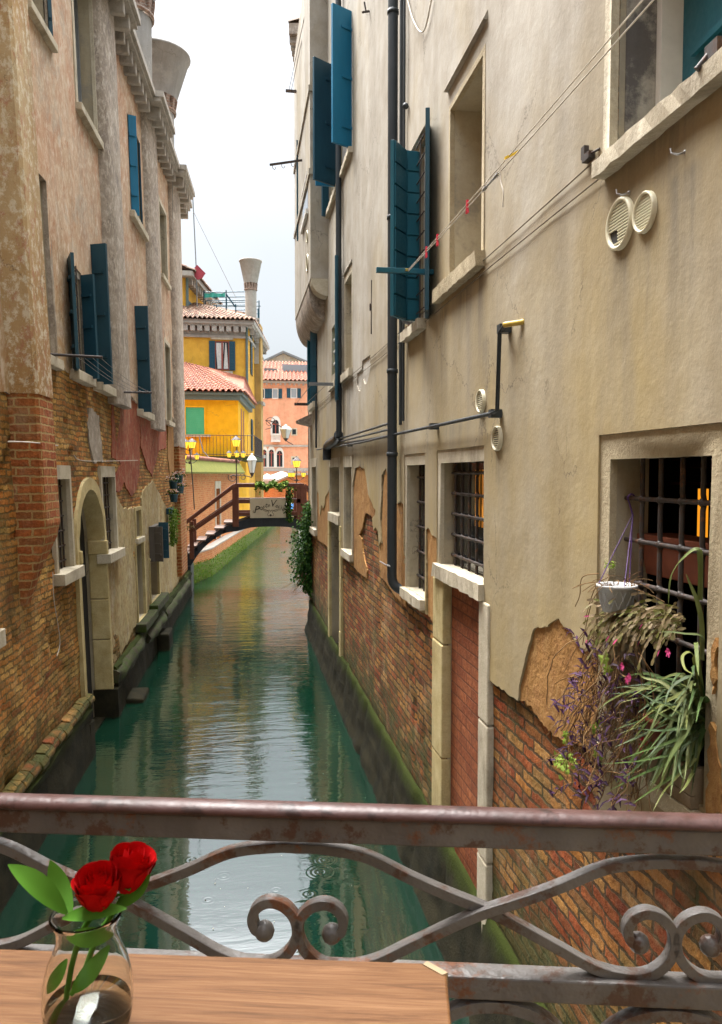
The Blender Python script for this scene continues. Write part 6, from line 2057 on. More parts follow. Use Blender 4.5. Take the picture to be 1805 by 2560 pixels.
# eave of the next house on the right, turning away
h6 = thing('canal_house', 'grey house showing only its bracketed tile eave and high laundry pole beyond the cream house', 'house', (3, 22, 0))
ea = [YP(722, 84, 18.6), YP(760, 268, 22.6)]
zE = ea[0].z
ea[1].z = zE
dv = (ea[1]-ea[0]).normalized(); nv = Vector((dv.y, -dv.x, 0))
MB().prism([ea[0]+nv*.42+Vector((0,0,-zE-.3)), ea[1]+nv*.42+Vector((0,0,-zE-.3)), ea[1]+nv*5+Vector((0,0,-zE-.3)), ea[0]+nv*5+Vector((0,0,-zE-.3))], (0, 0, zE+.3)).build('wall', M['grey_flue'], h6)
MB().prism([ea[0], ea[1]+dv*3, ea[1]+dv*3+nv*5, ea[0]+nv*5], (0, 0, .24)).build('eave', M['grey_flue'], h6)
m = MB()
for i in range(20):
    q = ea[0]+dv*(.12+i*.25)
    m.prism([q+Vector((0,0,-.14)), q+dv*.11+Vector((0,0,-.14)), q+dv*.11+nv*.4+Vector((0,0,-.14)), q+nv*.4+Vector((0,0,-.14))], (0, 0, .135))
m.build('modillion', M['cornice'], h6)
tile_roof(ea[0]+Vector((0,0,.25)), ea[1]+dv*3+Vector((0,0,.25)), ea[1]+dv*3+nv*4+Vector((0,0,1.6)), ea[0]+nv*4+Vector((0,0,1.6)), M['tile_old'], 'roof', h6)

# ------------------------------------------------------------------ terrace and railing in the foreground
o = MB().box((-2.2, -2.0, 2.30), (1.56, .98, 2.42)).build('terrace_floor', M['oldwood']); props(o, 'plank terrace floor under the table', 'floor', kind='structure')
PL = EYE + ray(0, 2010)*(.34/-ray(0, 2010).z); PR_ = EYE + ray(1805, 2065)*(.34/-ray(1805, 2065).z)
rd = (PR_-PL); rd.z = 0; rd.normalize()
rn = Vector((rd.y, -rd.x, 0))                    # towards the camera
def Q(u, v):
    r_ = ray(u, v)
    t = (PL-EYE).dot(rn)/r_.dot(rn)
    return EYE + r_*t
def K(x, y):
    p = Q(x*1.1149, 1950+y*1.1149)
    return ((p-PL).dot(rd), p.z)
def RP(s, z, q=0): return PL + rd*s + Vector((0, 0, z-PL.z)) + rn*q
rl = thing('railing', 'rusty wrought iron railing of crossing arcs and paired volutes under a brown handrail', 'railing', RP(.35, 2.42))
S0, S1 = -2.1, 1.86
prof = [(-.013, .0), (-.0135, .003), (-.011, .007), (-.006, .0095), (.0, .010), (.006, .0095), (.011, .007), (.0135, .003), (.013, .0)]
m = MB()
n_ = len(prof)
for s in (S0, S1):
    pass
vs = [RP(S0+(S1-S0)*i/40, PL.z+z, q) for i in range(41) for q, z in prof]
m.add(vs, [(i*n_+j, i*n_+(j+1) % n_, (i+1)*n_+(j+1) % n_, (i+1)*n_+j) for i in range(40) for j in range(n_)], True)
m.build('handrail', M['rail_cap'], rl)
zb_ = Q(0, 2071).z
def rbar(z0, z1, q0, q1): return MB().hexa([RP(S0, z0, q0), RP(S1, z0, q0), RP(S1, z0, q1), RP(S0, z0, q1)], [RP(S0, z1, q0), RP(S1, z1, q0), RP(S1, z1, q1), RP(S0, z1, q1)])
rbar(zb_, PL.z-.0005, -.008, .010).build('top_bar', M['rail_iron'], rl, bevel=.002)
zt_, zl_ = K(1300, 441)[1], K(1300, 493)[1]
rbar(zl_, zt_, -.016, .008).build('lower_bar', M['rail_iron'], rl, bevel=.002)
rbar(2.50, 2.525, -.016, .008).build('lower_bar', M['rail_iron'], rl, bevel=.002)
half = [(668, 141), (720, 143), (820, 162), (920, 210), (1000, 245), (1085, 279), (1150, 311), (1250, 366), (1330, 410), (1400, 430), (1455, 428), (1495, 402), (1514, 365), (1510, 327), (1486, 299), (1452, 288), (1422, 300), (1409, 325), (1416, 350), (1436, 358)]
hp = [K(*p) for p in half]
c0 = K(668, 200)[0]; PT = K(1517, 330)[0]-c0
hp[0] = (c0, hp[0][1])
cv = spline([Vector((s, z, 0)) for s, z in hp], 6)
full = [(2*c0-p.x, p.y) for p in reversed(cv[1:])] + [(p.x, p.y) for p in cv]
zmax = zb_-.002
for k in range(-8, 8):
    if not (S0+.05 < c0+(k-1.02)*PT and c0+(k+1.02)*PT < S1-.05): continue
    m = MB()
    pts = [RP(s+k*PT, min(z-.0062, zmax-.0062), -.002+.003*(1 if k % 2 else -1)) for s, z in full]
    n_ = len(pts)
    ws = [.0145]*n_
    m.strip(pts, rn, .0125, .0098)
    for e_ in (pts[0], pts[-1]): m.ball(e_, .0105, 10)
    m.build('scroll', M['rail_iron'], rl, bevel=.0015)
zt2 = zl_-.0015
for k in range(-16, 16):
    cc = K(1110, 495)[0]+k*.172
    if not (S0+.12 < cc < S1-.12): continue
    pts = [RP(cc+.077*math.cos(math.pi*i/24), zt2-.006-.06+.06*math.sin(math.pi*i/24)) for i in range(25)]
    pts = [pts[0]+Vector((0, 0, -.25))] + pts + [pts[-1]+Vector((0, 0, -.25))]
    MB().strip(pts, rn, .0145, .011).build('lower_arch', M['rail_iron'], rl)
for s in (S0+.02, S1-.02):
    MB().hexa([RP(s-.02, 2.42, -.02), RP(s+.02, 2.42, -.02), RP(s+.02, 2.42, .015), RP(s-.02, 2.42, .015)], [RP(s-.02, PL.z, -.02), RP(s+.02, PL.z, -.02), RP(s+.02, PL.z, .015), RP(s-.02, PL.z, .015)]).build('post', M['rail_iron'], rl)

# table
TZ = 3.2
tc_ = ZP(1115, 2407, TZ); tl_ = ZP(0, 2370, TZ)
ta = (tl_-tc_); ta.z = 0; ta.normalize()
tb = Vector((ta.y, -ta.x, 0));
if tb.y > 0: tb = -tb
tbl = thing('table', 'small wooden table with an oak grained top and a chipped corner', 'table', (tc_ + ta*.5 + tb*.25)*1.0 - Vector((0, 0, TZ-2.42)))
P2 = lambda a_, b_: tc_ + ta*a_ + tb*b_
poly = [P2(.014, 0), P2(1.1, 0), P2(1.1, .55), P2(0, .55), P2(0, .012)]
to = MB().prism([p-Vector((0, 0, .028)) for p in poly], (0, 0, .028)).build('tabletop', M['table'], tbl, bevel=.0025)
to.rotation_euler = (0, 0, 0)
MB().prism([P2(.0155, -.0008)+Vector((0,0,-.027)), P2(-.0008, .0135)+Vector((0,0,-.027)), P2(.004, .0165)+Vector((0,0,-.027)), P2(.019, .004)+Vector((0,0,-.027))], (0, 0, .0278)).build('chipped_corner', M['oldwood'], tbl)
for a_, b_ in ((.12, .08), (1.0, .08), (.12, .47), (1.0, .47)):
    q = P2(a_, b_); MB().box((q.x-.022, q.y-.022, 2.42), (q.x+.022, q.y+.022, TZ-.0285)).build('leg', M['iron'], tbl)

# vase with roses
vc = ZP(222, 2590, TZ) + Vector((0, 0, .0012))
vz = thing('vase', 'small clear glass bottle vase with water on the wooden table', 'vase', vc)
op = [(.0005, .0), (.024, .0), (.0275, .003), (.0300, .014), (.0310, .028), (.0302, .042), (.0272, .054), (.0228, .064), (.0205, .072), (.0210, .080), (.0240, .0865), (.0250, .0885), (.0238, .0900)]
ip = [(r-.0013, h+.0003) for r, h in reversed(op[3:-1])] + [(.0262, .0060), (.021, .0042), (.0005, .004)]
MB().lathe(op + ip, vc, 40).build('glass', M['glass'], vz)
MB().lathe([(.0005, .0038), (.0211, .0040), (.0264, .0058), (.0289, .0142), (.0300, .024), (.0005, .024)], vc, 36).build('water', M['vwater'], vz)
def petal_rose(c, r, h, parent, tilt):
    m = MB()
    rr = random.Random(int(c.x*1e4))
    T = Vector(tilt).normalized().to_track_quat('Z', 'Y').to_matrix()
    layers_ = [(.16, 3, 1.02, .0), (.34, 3, 1.04, .0), (.52, 4, 1.03, .02), (.72, 4, 1.0, .10), (.90, 5, .96, .22), (1.0, 5, .90, .34)]
    a0 = 0
    for li, (rf, k, hf, fl) in enumerate(layers_):
        a0 += .8
        for i in range(k):
            ac = a0 + 2*math.pi*i/k + rr.uniform(-.12, .12)
            sp = math.pi/k*1.35
            nu, nv_ = 9, 8
            vs = []
            for iv in range(nv_+1):
                v = iv/nv_
                for iu in range(nu+1):
                    uu = -1+2*iu/nu
                    edge = 1-.22*abs(uu)**2.5*v
                    rad = r*rf*(.30+.70*math.sin(min(1, v*1.25)*math.pi/2)**.8)*(1-.10*v*(rf < .6))
                    rad += r*fl*max(0, v-.72)**1.3*2.4*(1-.3*uu*uu) + r*.02*math.sin(5*uu+li*2+i)
                    rad += r*.05*abs(uu)
                    z = h*(hf*v*edge) - h*.10*fl*max(0, v-.8)*5*.5
                    a_ = ac+uu*sp*(.55+.45*math.sin(v*math.pi*.62))
                    vs.append(c + T @ Vector((rad*math.cos(a_), rad*math.sin(a_), z)))
            m.add(vs, [(q*(nu+1)+p, q*(nu+1)+p+1, (q+1)*(nu+1)+p+1, (q+1)*(nu+1)+p) for q in range(nv_) for p in range(nu)], True)
    o = m.build('bloom', M['rose'], parent, fix=False)
    return o
def ribbon(m, pts, widths, nrm, fold=.25, nz=1):
    pts = [Vector(p) for p in pts]
    nrm = Vector(nrm)
    vs, k = [], len(pts)
    for i, p in enumerate(pts):
        t = (pts[min(i+1, k-1)]-pts[max(i-1, 0)]).normalized()
        s_ = t.cross(nrm)
        if s_.length < 1e-5: s_ = t.orthogonal()
        s_.normalize()
        u_ = s_.cross(t).normalized()
        w_ = widths[i]/2
        vs += [p-s_*w_+u_*w_*fold, p, p+s_*w_+u_*w_*fold]
    m.add(vs, [(i*3+j, i*3+j+1, (i+1)*3+j+1, (i+1)*3+j) for i in range(k-1) for j in range(2)], True)
def leaf_shape(m, base, tip, width, nrm, bend=.1, n=9):
    base, tip = Vector(base), Vector(tip)
    Lg = (tip-base).length
    pts = [base.lerp(tip, i/n)+Vector(nrm)*bend*Lg*math.sin(math.pi*i/n) for i in range(n+1)]
    ws = [width*max(.04, math.sin(math.pi*min(1, (i/n)*.96+.03))**.8) for i in range(n+1)]
    ribbon(m, pts, ws, nrm)
def V_(x, y, yy=None):
    return YP(x*1.1149, 1950+y*1.1149, vc.y if yy is None else yy)
def rose(hx, hy, yy, r, h, tilt, stem, leaves, label):
    c = V_(hx, hy, yy)
    t = thing('rose', label, 'rose', c)
    petal_rose(c-Vector(tilt).normalized()*h*.45, r, h, t, tilt)
    m = MB()
    b_ = c-Vector(tilt).normalized()*h*.47
    m.tube(spline([b_]+[V_(*p) for p in stem], 6), .0021, 7)
    m.build('stem', M['rose_leaf'], t)
    m = MB()
    for a_ in range(5):
        an = a_*1.2566
        dv_ = Vector((math.cos(an), math.sin(an), .5))
        leaf_shape(m, b_, b_+dv_*r*1.15, .007, Vector((0, 0, 1)), .12, 5)
    m.build('sepal', M['rose_leaf'], t)
    for (b0, t0, w_, nn, bd) in leaves:
        m = MB(); leaf_shape(m, V_(*b0), V_(*t0), w_, nn, bd); m.build('leaf', M['rose_leaf'], t)
dv_ = vc.y
rose(220, 251, dv_-.004, .0142, .030, (-.05, -.25, 1), [(190, 330, dv_), (160, 420, dv_+.004), (140, 555, dv_+.008)],
     [((150, 300, dv_), (18, 190, dv_-.01), .0155, (.2, -.6, .8), .08), ((160, 300, dv_+.005), (112, 180, dv_+.015), .0145, (.5, -.8, .3), -.1), ((140, 310, dv_), (285, 288, dv_-.012), .011, (0, -.7, .7), .06)],
     'red rose nearer the camera, lower of the two blooms in the glass vase')
rose(291, 207, dv_+.012, .0145, .032, (.25, -.1, 1), [(265, 280, dv_+.01), (215, 360, dv_+.006), (185, 440, dv_), (160, 480, dv_)],
     [((262, 290, dv_+.006), (338, 212, dv_), .011, (-.6, -.7, .2), -.12), ((245, 370, dv_), (160, 480, dv_-.006), .012, (0, -1, .2), .15), ((150, 350, dv_-.006), (255, 345, dv_-.006), .014, (0, -1, .1), .05), ((150, 400, dv_), (105, 480, dv_), .009, (0, -1, .2), .1)],
     'red rose leaning right, higher bloom behind in the glass vase')

# ------------------------------------------------------------------ laundry lines and pegs
u3y0, u3y1, u3z0, u3z1 = W['u3']
bp = R(1083, 681); 
yb_ = bp.y
xo = YP(941, 681, yb_).x
cl = thing('clothesline', 'pale double clothesline running from a teal wall bar over the open shutters', 'clothesline', (xo, yb_, bp.z))
MB().box((xo, yb_-.022, bp.z-.02), (XR+.0, yb_+.022, bp.z+.02)).build('bar', M['teal'], cl, bevel=.003)
LB = YP(1021, 674, yb_-.03)
def lend(u):
    d_ = ray(u, 0); return EYE + d_*(LB.x/d_.x)
lines = []
for i, u in enumerate((1597.6, 1624)):
    e_ = lend(u); s_ = LB+Vector((.0, 0, -.012*i))
    e_ = s_ + (e_-s_)*1.35
    k = 24
    pts = [s_.lerp(e_, j/k)+Vector((0, 0, -.02*math.sin(math.pi*j/k))) for j in range(k+1)]
    lines.append(pts)
    MB().tube(pts, .0032, 5).build('line', M['rope'], cl)
MB().lathe([(.008, -.012), (.03, -.01), (.022, 0), (.03, .01), (.008, .012)], LB+Vector((-.01, .03, 0)), 12).build('pulley', M['yhose'], cl)
def on_line(i, u, v):
    best = None
    pts = lines[i]
    for a_, b_ in zip(pts, pts[1:]):
        for j in range(20):
            p = a_.lerp(b_, j/20); d_ = p-EYE
            zf_ = d_.dot(FW); pu = CX+FPX*d_.dot(RT)/zf_; pv = CY-FPX*d_.dot(UP)/zf_
            e_ = (pu-u)**2+(pv-v)**2
            if best is None or e_ < best[0]: best = (e_, p, (b_-a_).normalized())
    return best[1], best[2]
p, d_ = on_line(1, 1270, 490)
m = MB().tube([p-d_*.14, p-d_*.09], .010, 6).tube([p-d_*.09, p+d_*.06], .006, 6).tube([p+d_*.06, p+d_*.12], .010, 6)
m.build('turnbuckle', M['steel'], cl)
q, _ = on_line(1, 1289, 462)
MB().tube(spline([q, q+Vector((0, -.01, -.06)), q+Vector((0, -.05, -.13)), q+Vector((0, -.04, -.2))], 5), .0035, 5).build('rope_tail', M['rope'], cl)
def peg(i, u, v, mat, label, group, horiz=False):
    p, d_ = on_line(i, u, v)
    t = thing('clothes_peg', label, 'clothes peg', p, group)
    sgn = Vector((0, 0, -1)) if not horiz else Vector((.5, 0, .25)).normalized()
    nrm = Vector((1, 0, 0)) if not horiz else Vector((0, 0, 1))
    for s in (-1, 1):
        dd_ = d_*s
        q0 = p-sgn*.022+dd_*.004; q1 = p+sgn*.02+dd_*.005; q2 = p+sgn*.058+dd_*.014
        MB().strip([q0, p+dd_*.0065, q1, q2], nrm, .012, .006).build('jaw', mat, t)
    MB().ball(p+sgn*.02, .007, 8).build('spring', M['steel'], t)
peg(0, 1193, 531, M['redpeg'], 'red clothes peg on the upper line before the blank niche, nearest of the three', 'red clothes pegs on the line')
peg(0, 1117, 614, M['redpeg'], 'red clothes peg on the line, middle one of the three, at the niche edge', 'red clothes pegs on the line')
peg(0, 1088, 644, M['redpeg'], 'red clothes peg closest to the teal wall bar and shutter', 'red clothes pegs on the line')
peg(0, 1292, 410, M['yellowpeg'], 'yellow clothes peg lying sideways on the upper line', None, True)

# left-hand laundry poles
a_ = L(124, 886, .0); b_ = YP(256, 889, a_.y); b_.z = a_.z-.02
c_ = L(285, 980, .0); e_ = YP(380, 981, c_.y); e_.z = c_.z
c2 = thing('clothesline', 'four thin wires strung between two rusty poles under the left shutters', 'clothesline', a_)
MB().tube([a_, b_], .017, 7).build('pole', M['iron'], c2); MB().tube([c_, e_], .017, 7).build('pole', M['iron'], c2)
for f_ in (.5, .62, .78, .95):
    s_, t_ = a_.lerp(b_, f_), c_.lerp(e_, f_)
    MB().tube([s_.lerp(t_, i/8)+Vector((0, 0, -.04*math.sin(math.pi*i/8))) for i in range(9)], .0035, 4).build('line', M['wire'], c2)
# far right laundry poles
a_ = R(842, 961); b_ = YP(772, 961, a_.y); b_.z = a_.z
c3 = thing('clothesline', 'grey laundry bar with wires near the far corner of the cream house', 'clothesline', a_)
MB().bar(a_+Vector((.0, 0, 0)), b_, .05, .05).build('bar', M['zinc'], c3)
c_ = Vector((XR, YF-.5, R(780, 1009).z)); e_ = YP(736, 1009, YF-.5)
MB().bar(c_, (e_.x, c_.y, c_.z), .05, .06).build('bar', M['iron'], c3)
for f_ in (.35, .9):
    s_, t_ = a_.lerp(b_, f_), c_.lerp(Vector((e_.x, c_.y, c_.z)), f_)
    MB().tube([s_, t_], .006, 4).build('line', M['wire'], c3)
yb2 = R(771, 550, pj).y if False else 15.5
a_ = Vector((xb, yb2, YP(745, 400, yb2).z)); b_ = YP(675, 412, yb2-.25)
c4_ = thing('hook_rail', 'thin iron rail with three hooks jutting from the bay into the sky', 'rail', a_)
MB().bar(a_, b_, .03, .04).build('rail', M['iron'], c4_)
for f_ in (.35, .65, .93):
    q = a_.lerp(b_, f_)
    MB().tube([q+Vector((0,0,-.02)), q+Vector((.01,0,-.07)), q+Vector((.04,0,-.095)), q+Vector((.065,0,-.07)), q+Vector((.065,0,-.045))], .006, 5).build('hook', M['iron'], c4_)
y_s = 15.2
leaf((xb-.005, 16.6), (YP(744, 480, 16.6).x, 16.55), YP(748, 603, 16.6).z, YP(748, 353, 16.6).z, .05, bayo, M['navy'])
a_ = Vector((xb, 16.9, YP(755, 230, 16.9).z)); b_ = YP(714, 231, 16.9); b_.z = a_.z
c5_ = thing('clothesline', 'high laundry bar on the bay with two wires slanting up past the eave', 'clothesline', a_)
MB().bar(a_, b_, .05, .05).build('bar', M['iron'], c5_)
for dx in (0, 6):
    MB().tube([YP(722+dx, 228, 16.9), YP(770+dx, 0, 14.5)], .006, 4).build('line', M['wire'], c5_)

# pigeon on the sill
pc_ = Vector((XR-.035, R(1035, 770).y, u3z0+.004))
pg = thing('pigeon', 'dark grey pigeon crouching on the stone sill by the teal shutters', 'pigeon', pc_)
ax = Vector((-.75, .6, 0)).normalized()
def PG(a_, z): return pc_ + ax*a_ + Vector((0, 0, z))
M['pigeon'] = plain('grey pigeon feathers', (.12, .125, .15), .6, var=.4)
pts = [PG(-.15, .05), PG(-.11, .058), PG(-.06, .072), PG(-.01, .082), (PG(.04, .092)), PG(.07, .112), PG(.085, .135), PG(.096, .155), PG(.108, .168), PG(.122, .170), PG(.134, .166)]
bo = MB().tube(spline(pts, 3), [.012+.0*i for i in range(3)]+[.024, .032, .038, .045, .050, .053, .056, .057, .056, .053, .048, .041, .035, .030, .026, .024, .023, .023, .023, .0225, .022, .021, .020, .018, .016, .014, .012, .010, .008][:28], 12).build('body', M['pigeon'], pg)
MB().prism([PG(-.10, .062)+Vector((.0, .0, 0))+ax.cross(Vector((0,0,1)))*s for s in (-.022, .022)]+[PG(-.21, .045)+ax.cross(Vector((0,0,1)))*s for s in (.03, -.03)], (0, 0, -.008)).build('tail', M['navy'], pg)
MB().lathe([(.006, 0), (.0045, .01), (.001, .02)], PG(.136, .165), 8, axis=(ax.x, ax.y, -.25)).build('beak', M['iron'], pg)
for s in (-1, 1):
    sd = ax.cross(Vector((0,0,1)))*s
    MB().ball(PG(.118, .174)+sd*.0185, .0042, 8).build('eye', M['redpeg'], pg)
    w_ = MB()
    vs = [PG(.05, .10)+sd*.048, PG(.03, .062)+sd*.052, PG(-.06, .055)+sd*.042, PG(-.15, .055)+sd*.012, PG(-.06, .085)+sd*.04, PG(.0, .105)+sd*.05]
    w_.add(vs, [(0, 1, 2, 3, 4, 5)]).build('wing', M['zinc'], pg)
    MB().tube([PG(.0, .045)+sd*.02, PG(.01, .004)+sd*.02, PG(.035, .002)+sd*.025], .0035, 5).build('leg', M['redwood'], pg)

# ------------------------------------------------------------------ plants of the near window
y0, y1, z0, z1 = W['plants']
rr = random.Random(33)
# wooden trough on the sill, terracotta trough behind the bars
tr = thing('planter', 'weathered wooden plank trough on the low window sill', 'planter', (XR, (y0+y1)/2, z0))
m = MB()
for i in range(3): m.box((XR-.022, y0+.03, z0+.004+.05*i), (XR-.004, y1-.05, z0+.050+.05*i))
m.box((XR-.003, y0+.03, z0+.004), (XR+.075, y0+.05, z0+.15)).box((XR-.003, y1-.07, z0+.004), (XR+.075, y1-.05, z0+.15))
m.build('boards', M['oldwood'], tr)
MB().box((XR-.002, y0+.052, z0+.01), (XR+.07, y1-.072, z0+.125)).build('soil', M['black'], tr)
MB().box((XR-.03, y0-.02, z0-.07), (XR+.09, y1+.02, z0)).build('sill', M['stone_rough'], wp)
p, q = R(1632, 1345, -.20), R(1765, 1461, -.20)
tt = thing('planter', 'terracotta window trough hanging behind the iron bars', 'planter', (XR+.22, (p.y+q.y)/2, q.z))
za, zc_ = R(1640, 1440, -.17).z, R(1640, 1350, -.17).z
MB().hexa([(XR+.17, q.y-.1, za), (XR+.28, q.y-.1, za), (XR+.28, p.y, za), (XR+.17, p.y, za)], [(XR+.15, q.y-.1, zc_), (XR+.30, q.y-.1, zc_), (XR+.30, p.y+.02, zc_), (XR+.15, p.y+.02, zc_)]).build('trough', M['terracotta'], tt, bevel=.004)
MB().box((XR+.14, q.y-.1, zc_-.002), (XR+.31, p.y+.03, zc_+.022)).build('rim', M['terracotta'], tt, bevel=.004)
# white hanging basket
bc = R(1541, 1528, .045)
hb = thing('hanging_pot', 'white plastic hanging pot with a diamond pattern on purple cords in the barred window', 'pot', bc)
sc_m = (R(1541, 1528, .045)-EYE).length/FPX*1.02
r1, r0, hh = 43*sc_m, 31*sc_m, 56*sc_m
MB().lathe([(.001, 0), (r0, 0), (r1, hh), (r1+.005, hh), (r1+.005, hh+.012), (r1-.004, hh+.012), (r0, .01)], bc, 26).build('pot', M['potwhite'], hb)
m = MB()
for i in range(13):
    for s in (-1, 1):
        pts = []
        for j in range(7):
            f_ = j/6; a_ = 2*math.pi*(i+s*.8*f_)/13; r_ = r0+(r1-r0)*(.12+.76*f_)+.001
            pts.append(bc+Vector((r_*math.cos(a_), r_*math.sin(a_), hh*(.12+.76*f_))))
        m.tube(pts, .0016, 4)
m.build('pot_pattern', M['potwhite'], hb)
hk = R(1583, 1250, -.095)
for a_ in (.4, 2.5, 4.6):
    MB().tube([bc+Vector((r1*math.cos(a_), r1*math.sin(a_), hh)), hk+Vector((0, 0, -.06))], .0022, 5).build('cord', M['purple'], hb)
MB().tube(spline([hk+Vector((0,0,-.07)), hk+Vector((-.01,.01,-.02)), hk+Vector((-.025,.0,.01)), hk+Vector((-.012,-.005,.026)), hk+Vector((.004,-.005,.016))], 5), .004, 6).build('hook', M['purple'], hb)
m = MB()
for i in range(26):
    a_ = rr.uniform(0, 6.28); p = bc+Vector((r1*.7*math.cos(a_), r1*.7*math.sin(a_), hh))
    pts = [p]
    d_ = Vector((math.cos(a_)*.5, math.sin(a_)*.5, rr.uniform(.4, 1.2)))
    for j in range(6): d_ += Vector((rr.gauss(0, .25), rr.gauss(0, .25), -.22)); pts.append(pts[-1]+d_*.022)
    m.tube(pts, .0014, 4)
m.build('dry_stems', M['dry'], hb)
m = MB()
for i in range(26): leafcard(m, R(1518+rr.uniform(-8, 20), 1412+rr.uniform(-10, 10), .03), rr.uniform(.006, .011), rr=rr)
m.build('young_leaves', M['leaf_lime'], hb)

# trailing cactus with drooping jointed leaves
tcx = thing('hanging_cactus', 'drooping christmas cactus with browned leaf chains and pink buds below the hanging pot', 'plant', R(1640, 1700, 0))
m, mp_ = MB(), MB()
for i in range(190):
    u_, v_ = rr.uniform(1530, 1715), 1548+rr.gauss(0, 18)
    p = R(u_, v_, rr.uniform(-.10, .02))
    d_ = Vector((rr.uniform(-1.0, -.1), rr.uniform(-.55, .6), rr.uniform(-.15, .9))).normalized()
    nseg = rr.randint(4, 8)
    Ls = rr.uniform(.020, .030)
    for j in range(nseg):
        d_ = (d_+Vector((-.03, rr.gauss(0, .10), -.30))).normalized()
        q = p+d_*Ls
        nn_ = Vector((-1, rr.gauss(-.3, .5), rr.gauss(.2, .4)))
        pts = [p, p.lerp(q, .5), q]
        ribbon(m, pts, [.005, .0135, .009], nn_, .15)
        p = q
    if rr.random() < .04:
        ribbon(mp_, [p, p+d_*.012, p+d_*.026], [.004, .009, .003], Vector((-1, 0, 0)), .5)
m.build('foliage', M['cactus_leaf'], tcx, fix=False)
for q in ((1558, 1663), (1570, 1697), (1673, 1628), (1576, 1690)):
    c = R(*q, .13)
    for j in range(6):
        a_ = j*1.05; dv2 = Vector((-.3, math.cos(a_), math.sin(a_)))
        ribbon(mp_, [c, c+dv2*.009, c+dv2*.017+Vector((0, 0, -.006))], [.004, .009, .004], Vector((-1, 0, 0)), .3)
mp_.build('pink_bud', M['flower_pink'], tcx, fix=False)

# strap leaved plant
sp = thing('strap_leaved_plant', 'big green plant with long arching toothed strap leaves spilling from the low window', 'plant', R(1735, 1950, 0))
m = MB()
def blade(base, pts_px, w_, mm, offs):
    P_ = [Vector(base)] + [R(u_, v_, o_) for (u_, v_), o_ in zip(pts_px, offs)]
    P_ = spline(P_, 6)
    k = len(P_)
    ws = [w_*(1-.15*(i/k))*min(1, 1.02*(1-(i/(k-1))**2.2)+.02) for i in range(k)]
    ribbon(mm, P_, ws, Vector((-.5, -.25, .85)), .35)
cen = R(1745, 1790, -.02)
def c7p(*p): return [(1200+x/2.187, 1050+y/2.187) for x, y in p]
B_ = [  # traced leaves (crop px), width
 (c7p((1180, 1420), (1090, 1430), (1030, 1490), (1010, 1570)), .018), (c7p((1000, 1480), (860, 1475), (720, 1530), (640, 1590)), .026),
 (c7p((1190, 1480), (1060, 1520), (920, 1610), (775, 1735)), .024), (c7p((1150, 1560), (1080, 1560), (960, 1540), (870, 1490)), .02),
 (c7p((1170, 1600), (1120, 1720), (1050, 1830), (990, 1960)), .03), (c7p((1150, 1640), (1060, 1640), (950, 1580), (890, 1500)), .022),
 (c7p((1180, 1690), (1090, 1690), (980, 1700), (880, 1690)), .022), (c7p((1170, 1700), (1050, 1760), (900, 1810), (760, 1860)), .022),
 (c7p((1150, 1800), (1010, 1840), (830, 1870), (655, 1880)), .016), (c7p((1160, 1820), (1000, 1890), (840, 1960), (690, 2035)), .026),
 (c7p((1190, 1830), (1080, 1950), (1000, 2040), (945, 2140)), .016), (c7p((1170, 1850), (1040, 1960), (920, 2040), (830, 2100)), .022),
 (c7p((1180, 1740), (1110, 1800), (1090, 1900), (1110, 1960)), .016), (c7p((1170, 1300), (1110, 1290), (1120, 1360), (1170, 1390)), .016),
 (c7p((1185, 1230), (1190, 1330), (1195, 1400)), .018), (c7p((1200, 720), (1110, 760), (1045, 860), (1030, 1010)), .022),
 (c7p((1215, 1120), (1190, 1000), (1150, 900), (1125, 840)), .02), (c7p((1215, 1190), (1120, 1170), (1040, 1160), (975, 1160)), .016),
 (c7p((1190, 1650), (1100, 1610), (1000, 1560), (960, 1640)), .018), (c7p((1140, 1560), (1000, 1440), (880, 1400), (800, 1270)), .018),
 (c7p((1160, 1760), (1000, 1790), (860, 1900), (740, 1990)), .018), (c7p((1180, 1880), (1150, 1960), (1120, 2010), (1090, 2040)), .018)]
for i, (pp_, w_) in enumerate(B_):
    base = R(1752, 1500, -.05) if i in (15,) else (R(1756, 1650, -.03) if i in (16, 17) else cen+Vector((rr.uniform(-.02, .05), rr.uniform(-.04, .03), rr.uniform(-.06, .04))))
    n_ = len(pp_)
    offs = [(-.02 if i in (15, 16, 17) else .03)+(.16 if i not in (15, 16) else .06)*(j/(n_-1))**.8 + rr.uniform(-.01, .02) for j in range(n_)]
    blade(base, pp_, w_, m, offs)
for i in range(110):
    u1_, v1_ = rr.uniform(1520, 1740), rr.uniform(1690, 2010)
    um = (1745+u1_)/2+rr.uniform(-10, 20); vm = (1790+v1_)/2-rr.uniform(10, 70)
    blade(cen+Vector((rr.uniform(-.02, .05), rr.uniform(-.04, .03), rr.uniform(-.08, .04))), [(um, vm), (u1_, v1_)], rr.uniform(.013, .026), m, [.04, rr.uniform(.06, .2)])
m.build('foliage', M['blade'], sp, fix=False)
MB().lathe([(.001, 0), (.06, 0), (.08, .13), (.086, .13), (.086, .15), (.07, .15)], (XR-.005, y0+.22, z0+.13), 18).build('pot', M['terracotta'], sp)

